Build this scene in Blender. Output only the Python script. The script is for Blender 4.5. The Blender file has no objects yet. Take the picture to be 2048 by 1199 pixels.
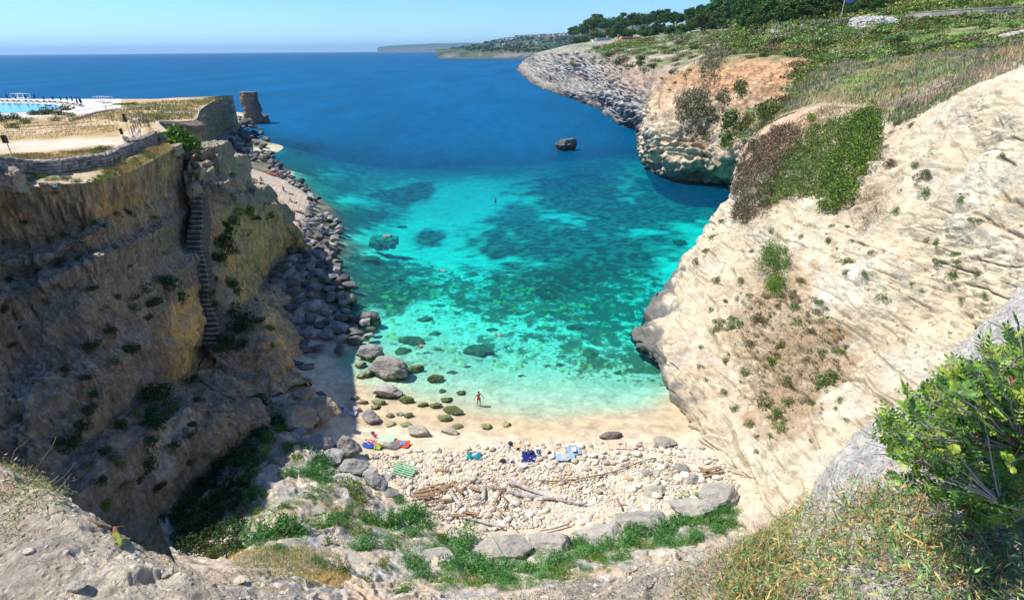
import bpy, math, random
import numpy as np
from mathutils import Vector, Matrix

# ------------------------------------------------------------------ camera, world, sun, exposure
R = math.radians
scene = bpy.context.scene
COL = scene.collection
H = 32.0                      # camera height above the sea, metres
F = 1060.0                    # focal length in pixels of the 2048 px wide picture
PITCH = math.atan(501 / F)
ROLL = R(0.5)
cam_d = bpy.data.cameras.new('camera')
cam = bpy.data.objects.new('camera', cam_d)
COL.objects.link(cam)
cam_d.sensor_width = 36
cam_d.lens = F / 2048 * 36
cam_d.clip_start = 0.05
cam_d.clip_end = 80000
_f = np.array([0, math.cos(PITCH), -math.sin(PITCH)])
_r0 = np.array([1.0, 0, 0]); _u0 = np.array([0, math.sin(PITCH), math.cos(PITCH)])
_r = _r0 * math.cos(ROLL) + _u0 * math.sin(-ROLL)
_u = _u0 * math.cos(ROLL) + _r0 * math.sin(ROLL)
M = Matrix(((_r[0], _u[0], -_f[0], 0), (_r[1], _u[1], -_f[1], 0), (_r[2], _u[2], -_f[2], H), (0, 0, 0, 1)))
cam.matrix_world = M
scene.camera = cam

SUN_EL, SUN_AZ = 57.0, (-1.0, 0.16)     # direction towards the sun (x, y)
az = math.atan2(SUN_AZ[1], SUN_AZ[0])
sdir = Vector((math.cos(R(SUN_EL)) * math.cos(az), math.cos(R(SUN_EL)) * math.sin(az), math.sin(R(SUN_EL))))
world = bpy.data.worlds.new('World'); scene.world = world; world.use_nodes = True
wn = world.node_tree.nodes; wl = world.node_tree.links
bg = wn['Background']; bg.inputs['Strength'].default_value = 0.14
sky = wn.new('ShaderNodeTexSky'); sky.sky_type = 'NISHITA'; sky.sun_disc = False
sky.sun_elevation = R(SUN_EL); sky.sun_rotation = math.pi / 2 - az
sky.altitude = 40; sky.air_density = 0.8; sky.dust_density = 0.15; sky.ozone_density = 5.0
hsv = wn.new('ShaderNodeMix'); hsv.data_type = 'RGBA'; hsv.blend_type = 'MULTIPLY'; hsv.inputs[0].default_value = 1.0; hsv.inputs[7].default_value = (.62, .83, 1.0, 1)
wl.new(sky.outputs[0], hsv.inputs[6]); wl.new(hsv.outputs[2], bg.inputs[0])
sd = bpy.data.lights.new('sun', 'SUN'); sd.energy = 5.0; sd.angle = R(0.53); sd.color = (1, 0.955, 0.88)
sun = bpy.data.objects.new('sun', sd); COL.objects.link(sun)
sun.rotation_euler = sdir.to_track_quat('Z', 'Y').to_euler(); sun.location = (-60, 10, 80)
scene.view_settings.view_transform = 'Standard'; scene.view_settings.look = 'None'
scene.view_settings.gamma = 1.0; scene.view_settings.exposure = 0.42
scene.cycles.max_bounces = 5; scene.cycles.diffuse_bounces = 2; scene.cycles.glossy_bounces = 2
scene.cycles.transparent_max_bounces = 10; scene.cycles.transmission_bounces = 3
scene.cycles.caustics_reflective = False; scene.cycles.caustics_refractive = False

# ------------------------------------------------------------------ small maths
def ray(px, py):
    return _f * F + _r * (px - 1024.0) + _u * (599.5 - py)
def PH(px, py, h):
    d = ray(px, py); t = (h - H) / d[2]
    return np.array([d[0] * t, d[1] * t, h])
def PY(px, py, Y):
    d = ray(px, py); t = Y / d[1]
    return np.array([d[0] * t, Y, H + d[2] * t])
def rowh(*pts): return [PH(*p) for p in pts]
def rowy(*pts): return [PY(*p) for p in pts]
def proj(P):
    P = np.atleast_2d(P); q = P - np.array([0, 0, H])
    z = q @ _f; z = np.where(z < 0.2, 0.2, z)
    return np.stack([1024 + F * (q @ _r) / z, 599.5 - F * (q @ _u) / z, z], -1)

def _hash(ix, iy, iz, s):
    h = (ix.astype(np.uint32) * np.uint32(374761393) + iy.astype(np.uint32) * np.uint32(668265263)
         + iz.astype(np.uint32) * np.uint32(2147483647) + np.uint32((s * 974634777) & 0xffffffff))
    h = (h ^ (h >> np.uint32(13))) * np.uint32(1274126177)
    h = (h ^ (h >> np.uint32(15))) * np.uint32(2246822519)
    return ((h ^ (h >> np.uint32(16))) & np.uint32(0xffffff)).astype(np.float64) / 0xffffff
def vnoise(p, seed=0):
    i = np.floor(p).astype(np.int64); f = p - i
    w = f * f * f * (f * (f * 6 - 15) + 10)
    out = 0
    for dx in (0, 1):
        for dy in (0, 1):
            for dz in (0, 1):
                out = out + _hash(i[..., 0] + dx, i[..., 1] + dy, i[..., 2] + dz, seed) * \
                    (w[..., 0] if dx else 1 - w[..., 0]) * (w[..., 1] if dy else 1 - w[..., 1]) * (w[..., 2] if dz else 1 - w[..., 2])
    return out * 2 - 1
def fbm(p, octv=4, gain=0.5, seed=0):
    a, s, out = 1.0, 0.0, 0
    for k in range(octv):
        out = out + a * vnoise(p * (2.07 ** k) + k * 17.3, seed + k); s += a; a *= gain
    return out / s * 1.6
def ridged(p, octv=4, gain=0.5, seed=0):
    a, s, out = 1.0, 0.0, 0
    for k in range(octv):
        out = out + a * (1 - 2 * np.abs(vnoise(p * (2.07 ** k) + k * 9.1, seed + k))); s += a; a *= gain
    return out / s
def worley(p, seed=0):
    i = np.floor(p).astype(np.int64); f1 = np.full(p.shape[:-1], 9.0); f2 = f1.copy(); cid = f1 * 0
    for dx in (-1, 0, 1):
        for dy in (-1, 0, 1):
            for dz in (-1, 0, 1):
                a, b, c = i[..., 0] + dx, i[..., 1] + dy, i[..., 2] + dz
                q = np.stack([a + _hash(a, b, c, seed), b + _hash(a, b, c, seed + 1), c + _hash(a, b, c, seed + 2)], -1)
                d = np.linalg.norm(q - p, axis=-1); hh = _hash(a, b, c, seed + 3)
                near = d < f1
                f2 = np.where(near, f1, np.minimum(f2, d)); cid = np.where(near, hh, cid); f1 = np.where(near, d, f1)
    return f1, f2, cid
def sstep(a, b, x):
    t = np.clip((x - a) / (b - a), 0, 1); return t * t * (3 - 2 * t)
def lerp(a, b, t): return a + (b - a) * t
def mixc(c, d, w): return c * (1 - w[..., None]) + np.asarray(d) * w[..., None]
def srgb(r, g, b):
    return tuple((v / 255 / 12.92) if v / 255 <= 0.04045 else ((v / 255 + 0.055) / 1.055) ** 2.4 for v in (r, g, b))

def inpoly(x, y, poly):
    x = np.asarray(x, float); y = np.asarray(y, float); c = np.zeros(x.shape, bool); n = len(poly)
    for k in range(n):
        x1, y1 = poly[k]; x2, y2 = poly[(k + 1) % n]
        if y1 == y2: continue
        m = ((y1 > y) != (y2 > y)) & (x < (x2 - x1) * (y - y1) / (y2 - y1) + x1)
        c ^= m
    return c

# ------------------------------------------------------------------ objects
def tag(o, label=None, cat=None, group=None, kind=None):
    if label:
        w = label.split()
        for a in ('just', 'close', 'medium', 'of', 'the'):
            while len(w) > 16 and a in w[4:]:
                k = len(w) - 1 - w[::-1].index(a)
                if a == 'of' and w[k - 1] in ('left', 'right'): break
                w.pop(k)
        label = ' '.join(w)
    if label: o['label'] = label
    if cat: o['category'] = cat
    if group: o['group'] = group
    if kind: o['kind'] = kind
    return o
def mesh_np(name, V, Fq, mat=None, smooth=True, cols=None, uvs=None):
    me = bpy.data.meshes.new(name)
    V = np.asarray(V, np.float32); Fq = np.asarray(Fq, np.int32); k = Fq.shape[1]
    me.vertices.add(len(V)); me.vertices.foreach_set('co', V.ravel())
    me.loops.add(Fq.size); me.loops.foreach_set('vertex_index', Fq.ravel())
    me.polygons.add(len(Fq)); me.polygons.foreach_set('loop_start', np.arange(0, Fq.size, k, dtype=np.int32))
    me.polygons.foreach_set('loop_total', np.full(len(Fq), k, np.int32))
    me.polygons.foreach_set('use_smooth', np.full(len(Fq), smooth, bool))
    if cols:
        for cn, ca in cols.items():
            at = me.attributes.new(cn, 'FLOAT_COLOR', 'POINT')
            c4 = np.ones((len(V), 4), np.float32); c4[:, :3] = np.asarray(ca).reshape(-1, 3)
            at.data.foreach_set('color', c4.ravel())
    me.update(calc_edges=True)
    if mat: me.materials.append(mat)
    return me
def link(name, me, parent=None, loc=None):
    o = bpy.data.objects.new(name, me); COL.objects.link(o)
    if parent: o.parent = parent
    if loc is not None: o.location = [float(v) for v in loc]
    return o
def empty(name, loc=(0, 0, 0), rz=0):
    o = bpy.data.objects.new(name, None); COL.objects.link(o)
    o.location = [float(v) for v in loc]; o.rotation_euler = (0, 0, rz); o.empty_display_size = 0.2
    return o
def copy_tree(o, parent=None):
    c = o.copy(); COL.objects.link(c); c.parent = parent
    for ch in list(o.children): copy_tree(ch, c)
    return c
class MB:
    def __init__(s): s.v = []; s.f = []; s.n = 0
    def add(s, V, Fc):
        s.v.append(np.asarray(V, float)); s.f += [tuple(i + s.n for i in f) for f in Fc]; s.n += len(V); return s
    def box(s, c, d, rz=0, rot=None):
        x, y, z = [v / 2 for v in d]
        V = np.array([(a * x, b * y, e * z) for e in (-1, 1) for b in (-1, 1) for a in (-1, 1)])
        m = np.array(rot if rot is not None else Matrix.Rotation(rz, 3, 'Z'))
        return s.add(V @ m.T + np.array(c), [(0, 2, 3, 1), (4, 5, 7, 6), (0, 1, 5, 4), (2, 6, 7, 3), (0, 4, 6, 2), (1, 3, 7, 5)])
    def tube(s, pts, rad, n=7, cap=True):
        pts = [np.asarray(p, float) for p in pts]; rad = rad if hasattr(rad, '__len__') else [rad] * len(pts)
        V = []; up = np.array([0.13, 0.07, 1.0])
        for i, p in enumerate(pts):
            d = pts[min(i + 1, len(pts) - 1)] - pts[max(i - 1, 0)]; d = d / (np.linalg.norm(d) + 1e-9)
            a = np.cross(d, up if abs(d[2]) < .95 else np.array([1.0, 0, 0])); a /= np.linalg.norm(a) + 1e-9; b = np.cross(d, a)
            for k in range(n):
                t = 2 * math.pi * k / n; V.append(p + rad[i] * (math.cos(t) * a + math.sin(t) * b))
        Fc = [(i * n + k, i * n + (k + 1) % n, (i + 1) * n + (k + 1) % n, (i + 1) * n + k) for i in range(len(pts) - 1) for k in range(n)]
        if cap: Fc += [tuple(range(n))[::-1], tuple((len(pts) - 1) * n + k for k in range(n))]
        return s.add(V, Fc)
    def build(s, name, mat, parent=None, smooth=False):
        me = bpy.data.meshes.new(name); me.from_pydata(np.concatenate(s.v).tolist(), [], s.f)
        me.polygons.foreach_set('use_smooth', [smooth] * len(me.polygons)); me.materials.append(mat); me.update()
        return link(name, me, parent)

# ------------------------------------------------------------------ materials
def newmat(name):
    m = bpy.data.materials.new(name); m.use_nodes = True
    nt = m.node_tree; return m, nt.nodes, nt.links, nt.nodes['Principled BSDF']
def N(nodes, t, **kw):
    n = nodes.new('ShaderNode' + t)
    for k, v in kw.items():
        if k.startswith('i_'):
            n.inputs[k[2:].replace('_', ' ')].default_value = v
        else: setattr(n, k, v)
    return n
def noise_node(nodes, links, vec, scale, detail=6, rough=0.6, dist=0.0):
    n = nodes.new('ShaderNodeTexNoise'); n.inputs['Scale'].default_value = scale; n.inputs['Detail'].default_value = detail
    n.inputs['Roughness'].default_value = rough; n.inputs['Distortion'].default_value = dist
    links.new(vec, n.inputs['Vector']); return n
def mrange(nodes, links, src, a, b, c, d):
    n = nodes.new('ShaderNodeMapRange'); n.inputs[1].default_value = a; n.inputs[2].default_value = b
    n.inputs[3].default_value = c; n.inputs[4].default_value = d; links.new(src, n.inputs[0]); return n.outputs[0]
def mulcol(nodes, links, c, f):
    n = nodes.new('ShaderNodeVectorMath'); n.operation = 'SCALE'; links.new(c, n.inputs[0]); links.new(f, n.inputs['Scale']); return n.outputs[0]
def mix(nodes, links, a, b, f, t='MIX'):
    n = nodes.new('ShaderNodeMix'); n.data_type = 'RGBA'; n.blend_type = t
    for s, v in ((n.inputs[6], a), (n.inputs[7], b), (n.inputs[0], f)):
        if isinstance(v, bpy.types.NodeSocket): links.new(v, s)
        else: s.default_value = v if not isinstance(v, tuple) else (v + (1,) if len(v) == 3 else v)
    return n.outputs[2]
def mapped(nodes, links, scale=(1, 1, 1), rot=(0, 0, 0), coord='Object'):
    tc = nodes.new('ShaderNodeTexCoord'); mp = nodes.new('ShaderNodeMapping')
    mp.inputs['Scale'].default_value = scale; mp.inputs['Rotation'].default_value = rot
    links.new(tc.outputs[coord], mp.inputs['Vector']); return mp.outputs[0]

def terrain_mat(name, fine=6.0, strata=(0.5, 0.5, 5.0), rot=(0.25, -0.2, 0), bump=0.6, dist=0.12, speck=0.5, rough=0.95, pit=0.0, con=1.0):
    """vertex colour 'Col' x procedural variation; bump from fine noise"""
    m, n, l, b = newmat(name)
    at = N(n, 'Attribute', attribute_name='Col')
    obj = mapped(n, l); st = mapped(n, l, strata, rot)
    n1 = noise_node(n, l, obj, fine * 0.12, 5, 0.6); n2 = noise_node(n, l, st, 1.0, 7, 0.65, 0.4)
    n3 = noise_node(n, l, obj, fine, 8, 0.7)
    f1 = mrange(n, l, n1.outputs[0], .3, .7, .82, 1.15); f2 = mrange(n, l, n2.outputs[0], .3, .7, 1 - .26 * con, 1 + .2 * con)
    f3 = mrange(n, l, n3.outputs[0], .25, .7, 1 - speck, 1 + speck * .6)
    c = mulcol(n, l, mulcol(n, l, mulcol(n, l, at.outputs['Color'], f1), f2), f3)
    l.new(c, b.inputs['Base Color']); b.inputs['Roughness'].default_value = rough
    b.inputs['Specular IOR Level'].default_value = 0.15
    bp = N(n, 'Bump'); bp.inputs['Strength'].default_value = bump; bp.inputs['Distance'].default_value = dist
    add = N(n, 'Math', operation='ADD'); l.new(n3.outputs[0], add.inputs[0]); l.new(n2.outputs[0], add.inputs[1])
    hgt = add.outputs[0]
    if pit:
        vo = nodes_v = N(n, 'TexVoronoi'); vo.inputs['Scale'].default_value = pit; l.new(obj, vo.inputs['Vector'])
        a2 = N(n, 'Math', operation='MULTIPLY_ADD'); l.new(mrange(n, l, vo.outputs[0], 0, .35, 0, 1), a2.inputs[0]); a2.inputs[1].default_value = .5; l.new(hgt, a2.inputs[2]); hgt = a2.outputs[0]
    l.new(hgt, bp.inputs['Height']); l.new(bp.outputs[0], b.inputs['Normal'])
    return m

def simple(name, col, rough=0.8, var=0.15, scale=8.0, bump=0.0, metal=0.0, spec=0.3, dark=None, dscale=2.0):
    m, n, l, b = newmat(name)
    obj = mapped(n, l); n1 = noise_node(n, l, obj, scale, 5, 0.6)
    f = mrange(n, l, n1.outputs[0], .3, .7, 1 - var, 1 + var)
    rgb = N(n, 'RGB'); rgb.outputs[0].default_value = tuple(col) + (1,)
    c = rgb.outputs[0]
    if dark:
        n2 = noise_node(n, l, obj, dscale, 6, .65); c = mix(n, l, c, tuple(dark), mrange(n, l, n2.outputs[0], .45, .6, 0, 1))
    l.new(mulcol(n, l, c, f), b.inputs['Base Color'])
    b.inputs['Roughness'].default_value = rough; b.inputs['Metallic'].default_value = metal; b.inputs['Specular IOR Level'].default_value = spec
    if bump:
        bp = N(n, 'Bump'); bp.inputs['Strength'].default_value = bump; bp.inputs['Distance'].default_value = .05
        l.new(n1.outputs[0], bp.inputs['Height']); l.new(bp.outputs[0], b.inputs['Normal'])
    return m

def leaf_mat(name, cols, rough=0.55, transl=0.25):
    """random colour per leaf among cols, lightness per clump"""
    m, n, l, b = newmat(name)
    g = N(n, 'NewGeometry'); oi = N(n, 'ObjectInfo')
    cr = n.new('ShaderNodeValToRGB'); e = cr.color_ramp.elements
    while len(e) < len(cols): e.new(0.5)
    for k, c in enumerate(cols): e[k].position = (k + .5) / len(cols); e[k].color = tuple(c) + (1,)
    l.new(g.outputs['Random Per Island'], cr.inputs[0])
    obj = mapped(n, l, coord='Object'); n1 = noise_node(n, l, obj, 1.3, 3, .6)
    f = mrange(n, l, n1.outputs[0], .3, .7, .7, 1.3)
    f2 = mrange(n, l, oi.outputs['Random'], 0, 1, .75, 1.25)
    c = mulcol(n, l, mulcol(n, l, cr.outputs[0], f), f2)
    l.new(c, b.inputs['Base Color']); b.inputs['Roughness'].default_value = rough; b.inputs['Specular IOR Level'].default_value = .25
    tr = N(n, 'BsdfTranslucent'); l.new(c, tr.inputs[0]); ms = N(n, 'MixShader'); ms.inputs[0].default_value = transl
    l.new(b.outputs[0], ms.inputs[1]); l.new(tr.outputs[0], ms.inputs[2])
    l.new(ms.outputs[0], n['Material Output'].inputs[0])
    return m

# ------------------------------------------------------------------ lofted surfaces
def catmull(P, t):
    """P (n,3), t in [0,n-1]"""
    n = len(P); i = np.clip(np.floor(t).astype(int), 0, n - 2); f = (t - i)[:, None]
    p0 = np.where((i > 0)[:, None], P[np.maximum(i - 1, 0)], 2 * P[i] - P[i + 1]); p1 = P[i]; p2 = P[i + 1]
    p3 = np.where((i + 2 < n)[:, None], P[np.minimum(i + 2, n - 1)], 2 * P[i + 1] - P[i])
    return 0.5 * ((2 * p1) + (-p0 + p2) * f + (2 * p0 - 5 * p1 + 4 * p2 - p3) * f * f + (-p0 + 3 * p1 - 3 * p2 + p3) * f ** 3)
def loft(rows, px=2.0, smooth_rows=True, cmax=60, cap=24):
    G = np.array([[np.asarray(p, float) for p in r] for r in rows])      # R,C,3
    Rn, Cn = G.shape[:2]
    q = proj(G.reshape(-1, 3)).reshape(Rn, Cn, 3)[..., :2]; q = np.clip(q, -260, 2300)
    cs = [int(np.clip(np.max(np.linalg.norm(q[:, c + 1] - q[:, c], axis=-1)) / px, 2, cmax)) for c in range(Cn - 1)]
    rs = [int(np.clip(np.max(np.linalg.norm(q[r + 1] - q[r], axis=-1)) / px, 2, cmax)) for r in range(Rn - 1)]
    tc = np.concatenate([c + np.arange(k) / k for c, k in enumerate(cs)] + [[Cn - 1.0]])
    tr = np.concatenate([r + np.arange(k) / k for r, k in enumerate(rs)] + [[Rn - 1.0]])
    A = np.stack([catmull(G[r], tc) for r in range(Rn)])                  # R,NC,3
    if smooth_rows:
        out = np.stack([catmull(A[:, c], tr) for c in range(A.shape[1])], 1)
    else:
        i = np.clip(np.floor(tr).astype(int), 0, Rn - 2); f = (tr - i)[:, None, None]
        out = A[i] * (1 - f) + A[i + 1] * f
    return out, tr, tc
def gnormal(G):
    du = np.gradient(G, axis=1); dv = np.gradient(G, axis=0)
    n = np.cross(du, dv); n /= np.linalg.norm(n, axis=-1, keepdims=True) + 1e-12
    return n
def toward_cam(Nn, G):
    s = np.sign(np.sum(Nn * (np.array([0, 0, H]) - G), -1).mean()); return Nn * s
def gfaces(nr, nc):
    i = np.arange(nr * nc).reshape(nr, nc)
    return np.stack([i[:-1, :-1], i[1:, :-1], i[1:, 1:], i[:-1, 1:]], -1).reshape(-1, 4)
def gmesh(name, G, mat, col=None, kind='structure', cols=None):
    nr, nc = G.shape[:2]; d = dict(cols or {})
    if col is not None: d['Col'] = np.clip(col, 0, 1).reshape(-1, 3)
    me = mesh_np(name, G.reshape(-1, 3), gfaces(nr, nc), mat, True, d)
    # make the normals point up / at the camera
    nrm = gnormal(G); s = np.sum(nrm * (np.array([0, 0, H]) - G), -1).mean()
    if s > 0: me.flip_normals()
    o = link(name, me)
    if kind: o['kind'] = kind
    return o
def backcol(row, k1=14.0, down=6.0):
    p = np.asarray(row[0]); d = p - np.array([0, 0, H]); d /= np.linalg.norm(d)
    return [p + d * k1 * 2 + np.array([4, 0, -2 * down]), p + d * k1 * .5 + np.array([.6, 0, -down * .35])] + list(row)
SURF = {}        # finished surfaces for scattering: name -> (grid, normals, pixels)
def register(name, G):
    Nn = toward_cam(gnormal(G), G)
    Nn = np.where(Nn[..., 2:3] < -0.2, -Nn, Nn)
    SURF[name] = (G.reshape(-1, 3), Nn.reshape(-1, 3), proj(G.reshape(-1, 3)))
def blob(G, C, spots, seed=3, nscale=0.8):
    """own-colour patches of soil, rock, lichen: (px, py, radius m, colour, strength[, stretch xyz])"""
    q = proj(G.reshape(-1, 3)); V = G.reshape(-1, 3); nn = fbm(V * nscale, 4, seed=seed).reshape(G.shape[:2])
    for s in spots:
        px, py, rad, c, w = s[:5]
        k = np.argmin((q[:, 0] - px) ** 2 + (q[:, 1] - py) ** 2); ctr = V[k]
        st = np.array(s[5]) if len(s) > 5 else np.ones(3)
        d = np.linalg.norm((G - ctr) / st, axis=-1) / rad
        C = mixc(C, c, sstep(1.15, .6, d + nn * .45) * w)
    return C

# ================================================================== THE SETTING: ground, sea bed, sea
def rbf_fit(Pn, v):
    n = len(Pn); d = np.linalg.norm(Pn[:, None] - Pn[None], axis=-1)
    K = np.where(d > 0, d * d * np.log(d + 1e-12), 0) + np.eye(n) * 1e-4
    A = np.zeros((n + 3, n + 3)); A[:n, :n] = K; A[:n, n] = 1; A[:n, n + 1:] = Pn; A[n, :n] = 1; A[n + 1:, :n] = Pn.T
    return Pn, np.linalg.solve(A, np.concatenate([v, np.zeros(3)]))
def rbf_eval(fit, Q):
    Pn, w = fit; out = np.full(len(Q), w[len(Pn)]) + Q @ w[len(Pn) + 1:]
    for k in range(len(Pn)):
        d2 = np.sum((Q - Pn[k]) ** 2, -1); out += w[k] * 0.5 * d2 * np.log(d2 + 1e-12)
    return out
GC = [  # picture position of a ground point and its height above the sea
 (650,700,.05),(700,790,.1),(740,822,.1),(800,825,.08),(950,838,.02),(1100,846,0),(1250,838,.02),(1350,810,.0),
 (660,740,.25),(660,790,.5),(700,850,.6),(800,870,.6),(950,870,.4),(1100,880,.45),(1250,870,.4),(1400,860,.5),
 (1470,1000,2.0),(1440,920,1.2),(1300,950,1.1),(1100,960,1.2),(950,960,1.3),(1100,1020,1.7),(900,1000,1.7),(830,950,1.4),(700,900,2.1),(760,930,1.7),
 (950,1060,2.2),(1200,1060,2.1),(1400,1015,2.2),(1400,1080,3.6),(1480,1080,3),(1200,1120,4.2),(1000,1140,4.6),(880,1080,3.6),(800,1040,3),(820,1120,5.2),
 (700,1000,3.9),(700,1100,6),(700,1180,9),(600,950,4.2),(600,1050,6.2),(600,1150,9.5),(560,880,4.2),(540,950,4.9),(520,1050,6.6),(500,1120,8.5),(950,1190,8),(1200,1180,7.5),(1400,1120,5.5),
 (450,950,3.2),(430,1050,4.0),(400,1110,5.2),(380,1000,3),(340,1060,4),(480,860,3.8),(620,850,2.6),(650,830,1.9),(620,780,1.6),(640,740,.8),(600,700,.9),(570,770,2.1),(500,800,3.4),
 (600,600,1.3),(550,640,1.6),(570,680,1.3),(640,560,1.1),(650,640,.3),(690,690,.05),(700,600,-.9),(690,660,-.5),(700,540,-1.4),(600,520,2.1),(640,480,1.5),(680,440,-.8),(700,480,-1.6),
 (600,470,2.6),(570,420,3),(540,360,3.1),(500,340,3.1),(620,400,2.2),(645,400,-.9),(612,350,-1.2),(680,420,-3.5),(640,360,-5),(480,280,2.6),(520,280,2.),(565,320,-1.0),(548,290,-1.4),(530,235,.4),(480,240,1.8),(580,290,-7),(560,240,-10),
 (1360,860,.2),(1290,740,-1.1),(1345,790,-.1),(1270,660,-3.2),(1330,570,-4),(1400,470,-5),(1460,385,-5),
 (950,785,-.3),(1150,790,-.4),(1290,785,-.5),(850,770,-.35),(780,770,-.15),(950,725,-1.0),(1100,725,-1.2),(1250,705,-1.6),(850,700,-.9),(760,700,-.7),(730,650,-1.0),(950,650,-1.9),(1150,640,-2.3),
 (800,620,-1.7),(760,560,-2.6),(750,480,-5),(900,550,-3.4),(1100,550,-3.8),(1250,550,-4),(900,450,-7),(1100,450,-7),(1300,420,-7),(720,400,-8),(900,350,-9),(1100,350,-9.5),(1290,370,-7),
 (680,320,-14),(900,250,-16),(1150,250,-16),(1260,290,-9),(1150,200,-22),(620,250,-18)]
GW = [(-8,12,12.5),(0,12,12),(7,13,10.5),(-9,5,20),(0,5,20),(9,6,19),(14,14,11),(-16,14,13),(-22,20,10),(17,20,10)]
_P = np.array([PH(*p) for p in GC] + [list(p) for p in GW])
def uv_of(X, Y): return np.stack([X / Y * 1.6, np.log(Y) * 2.0], -1)
GFIT = rbf_fit(uv_of(_P[:, 0], _P[:, 1]), _P[:, 2])
def ground_h(X, Y):
    X = np.asarray(X, float); Y = np.asarray(Y, float); s = X.shape
    return rbf_eval(GFIT, uv_of(X.ravel(), Y.ravel())).reshape(s)

# ---- beach, green slope and gully floor: one fine sheet
mat_floor = terrain_mat('sand_and_soil', fine=9, strata=(.8, .8, 3), bump=.5, dist=.05, speck=.22)
u = np.linspace(-.92, .68, 660); Yr = np.exp(np.linspace(math.log(9), math.log(47), 440))
YY, UU = np.meshgrid(Yr, u, indexing='ij'); XX = UU * YY
hh = ground_h(XX, YY)
slope_w = sstep(1.9, 3.2, hh); P3 = np.stack([XX, YY, hh], -1)
n1 = fbm(P3 * .5, 5, seed=5); band = hh * 1.15 + n1 * .9 + XX * .02
saw = (band % 1.0); saw = np.where(saw < .78, saw / .78, (1 - saw) / .22)
hz = hh + slope_w * (n1 * .35 + (saw - .5) * .42 * sstep(-.3, .3, fbm(P3 * .25, 3, seed=9)) + fbm(P3 * 2.2, 4, seed=11) * .10)
hz = hz + (1 - slope_w) * (fbm(P3 * .6, 4, seed=12) * .07 + fbm(P3 * 4, 3, seed=13) * .015) * sstep(-.2, .5, hh)
G = np.stack([XX, YY, hz], -1)
dry = sstep(.15, .55, hh + fbm(P3 * .5, 3, seed=20) * .12)
C = lerp(np.array([.53, .42, .27]), np.array([.62, .52, .375]), dry[..., None]); C = mixc(C, (.60, .54, .38), sstep(.05, -.35, hh))
C = mixc(C, (.52, .43, .33), slope_w * .9)
rocky = slope_w * sstep(.0, .5, (1 - np.abs(saw - .55) * 2) * .5 + fbm(P3 * .6, 4, seed=33) * .9)
C = mixc(C, (.36, .35, .335), rocky * .85)
C = mixc(C, (.50, .34, .24), slope_w * sstep(.2, .6, fbm(P3 * .35, 3, seed=35)) * .6)
C = mixc(C, (.10, .12, .045), sstep(-.3, .3, fbm(P3 * 1.1, 4, seed=36)) * sstep(6.5, 5, np.abs(XX + 24)) * sstep(32, 29, YY) * sstep(15, 18, YY) * .55 * slope_w)
C = C * (1 + .06 * fbm(P3 * 3, 3, seed=40))[..., None]
beach = gmesh('beach', G, mat_floor, C); register('floor', G)
tag(beach, kind='structure')

# ---- sea bed
mat_bed = terrain_mat('sea_bed_sand', fine=3.4, strata=(2.6, 1.8, 2), bump=.5, dist=.09, speck=.15, rough=1)
u = np.linspace(-.72, .66, 560); Yr = np.exp(np.linspace(math.log(47), math.log(300), 600))
YY, UU = np.meshgrid(Yr, u, indexing='ij'); XX = UU * YY
hh = ground_h(XX, YY); P3 = np.stack([XX, YY, hh * 0], -1)
def near_bed(px, py, h=-2): return PH(px, py, h)
GR = [  # dark sea-grass meadows: px, py, half width, half height in the water plane's picture, weight
 (1130,470,190,75,1),(1230,420,170,70,1),(1100,560,110,60,.9),(1040,430,60,45,.8),(1330,400,130,55,1),(1180,380,120,45,.9),(1000,480,50,35,1),(1280,520,60,22,.5),
 (860,470,42,18,1),(800,385,55,14,.9),(845,380,30,14,.9),(760,410,60,25,.6),(740,560,85,70,.9),(820,590,70,45,.8),(700,500,50,50,.8),(780,530,40,30,.6),(870,340,110,22,.55),(820,300,160,18,.6),
 (1020,310,70,16,.6),(960,290,100,14,.5),(1180,330,120,28,.7),(1100,290,60,20,.6),(700,350,80,60,.7),(640,320,60,60,.7),(1250,300,60,40,.6),(1000,600,80,40,.5),(1150,620,110,35,.55),(930,600,60,20,.3),(980,340,60,12,.5),(1100,470,120,70,1),(1380,380,90,60,1),(1300,480,80,35,.7),(600,250,60,50,1),(650,330,70,60,.9),(700,420,90,70,.7),(760,340,70,40,.6),(690,540,60,70,.75),(1350,340,120,50,.8),(1420,400,70,40,.9),(1180,250,120,20,.4),(700,260,120,25,.4)]
pq = proj(np.stack([XX, YY, hh], -1).reshape(-1, 3)).reshape(XX.shape + (3,))
dens = np.zeros(XX.shape)
w1 = fbm(P3 * .06, 4, seed=51); w2 = fbm(P3 * .35, 5, seed=52)
for (px, py, a, b_, w) in GR:
    c = near_bed(px, py, float(ground_h(*near_bed(px, py)[:2]))); ra = a * np.linalg.norm(c - [0, 0, H]) / F; rb = b_ / F * (c[1] ** 2 + H * H) / H * .95
    d = np.sqrt(((XX - c[0]) / ra) ** 2 + ((YY - c[1]) / rb) ** 2)
    dens = np.maximum(dens, w * sstep(1.25, .45, d + w1 * .45 + w2 * .35))
cob = sstep(-.2, .35, fbm(P3 * .9, 3, seed=61) + (dens * .9) + .55 * sstep(15, 40, XX + (62 - YY) * .3) - .25) * sstep(-.35, -1.0, hh) * sstep(95, 70, YY)
f1, f2, cid = worley(np.stack([XX, YY, hh * 0], -1) * .95, 7)
stone = sstep(.05, .3, f2 - f1) * cob
hz = hh + stone * (.10 + .24 * cid) * sstep(.25, .6, cid) + fbm(P3 * .25, 4, seed=55) * .25 * sstep(-1, -4, hh) + fbm(P3 * 2.5, 2, seed=56) * .03
G = np.stack([XX, YY, hz], -1)
rip = fbm(P3 * np.array([1.8, 1.1, 1]) + w2[..., None] * 1.2, 3, seed=70)
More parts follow.
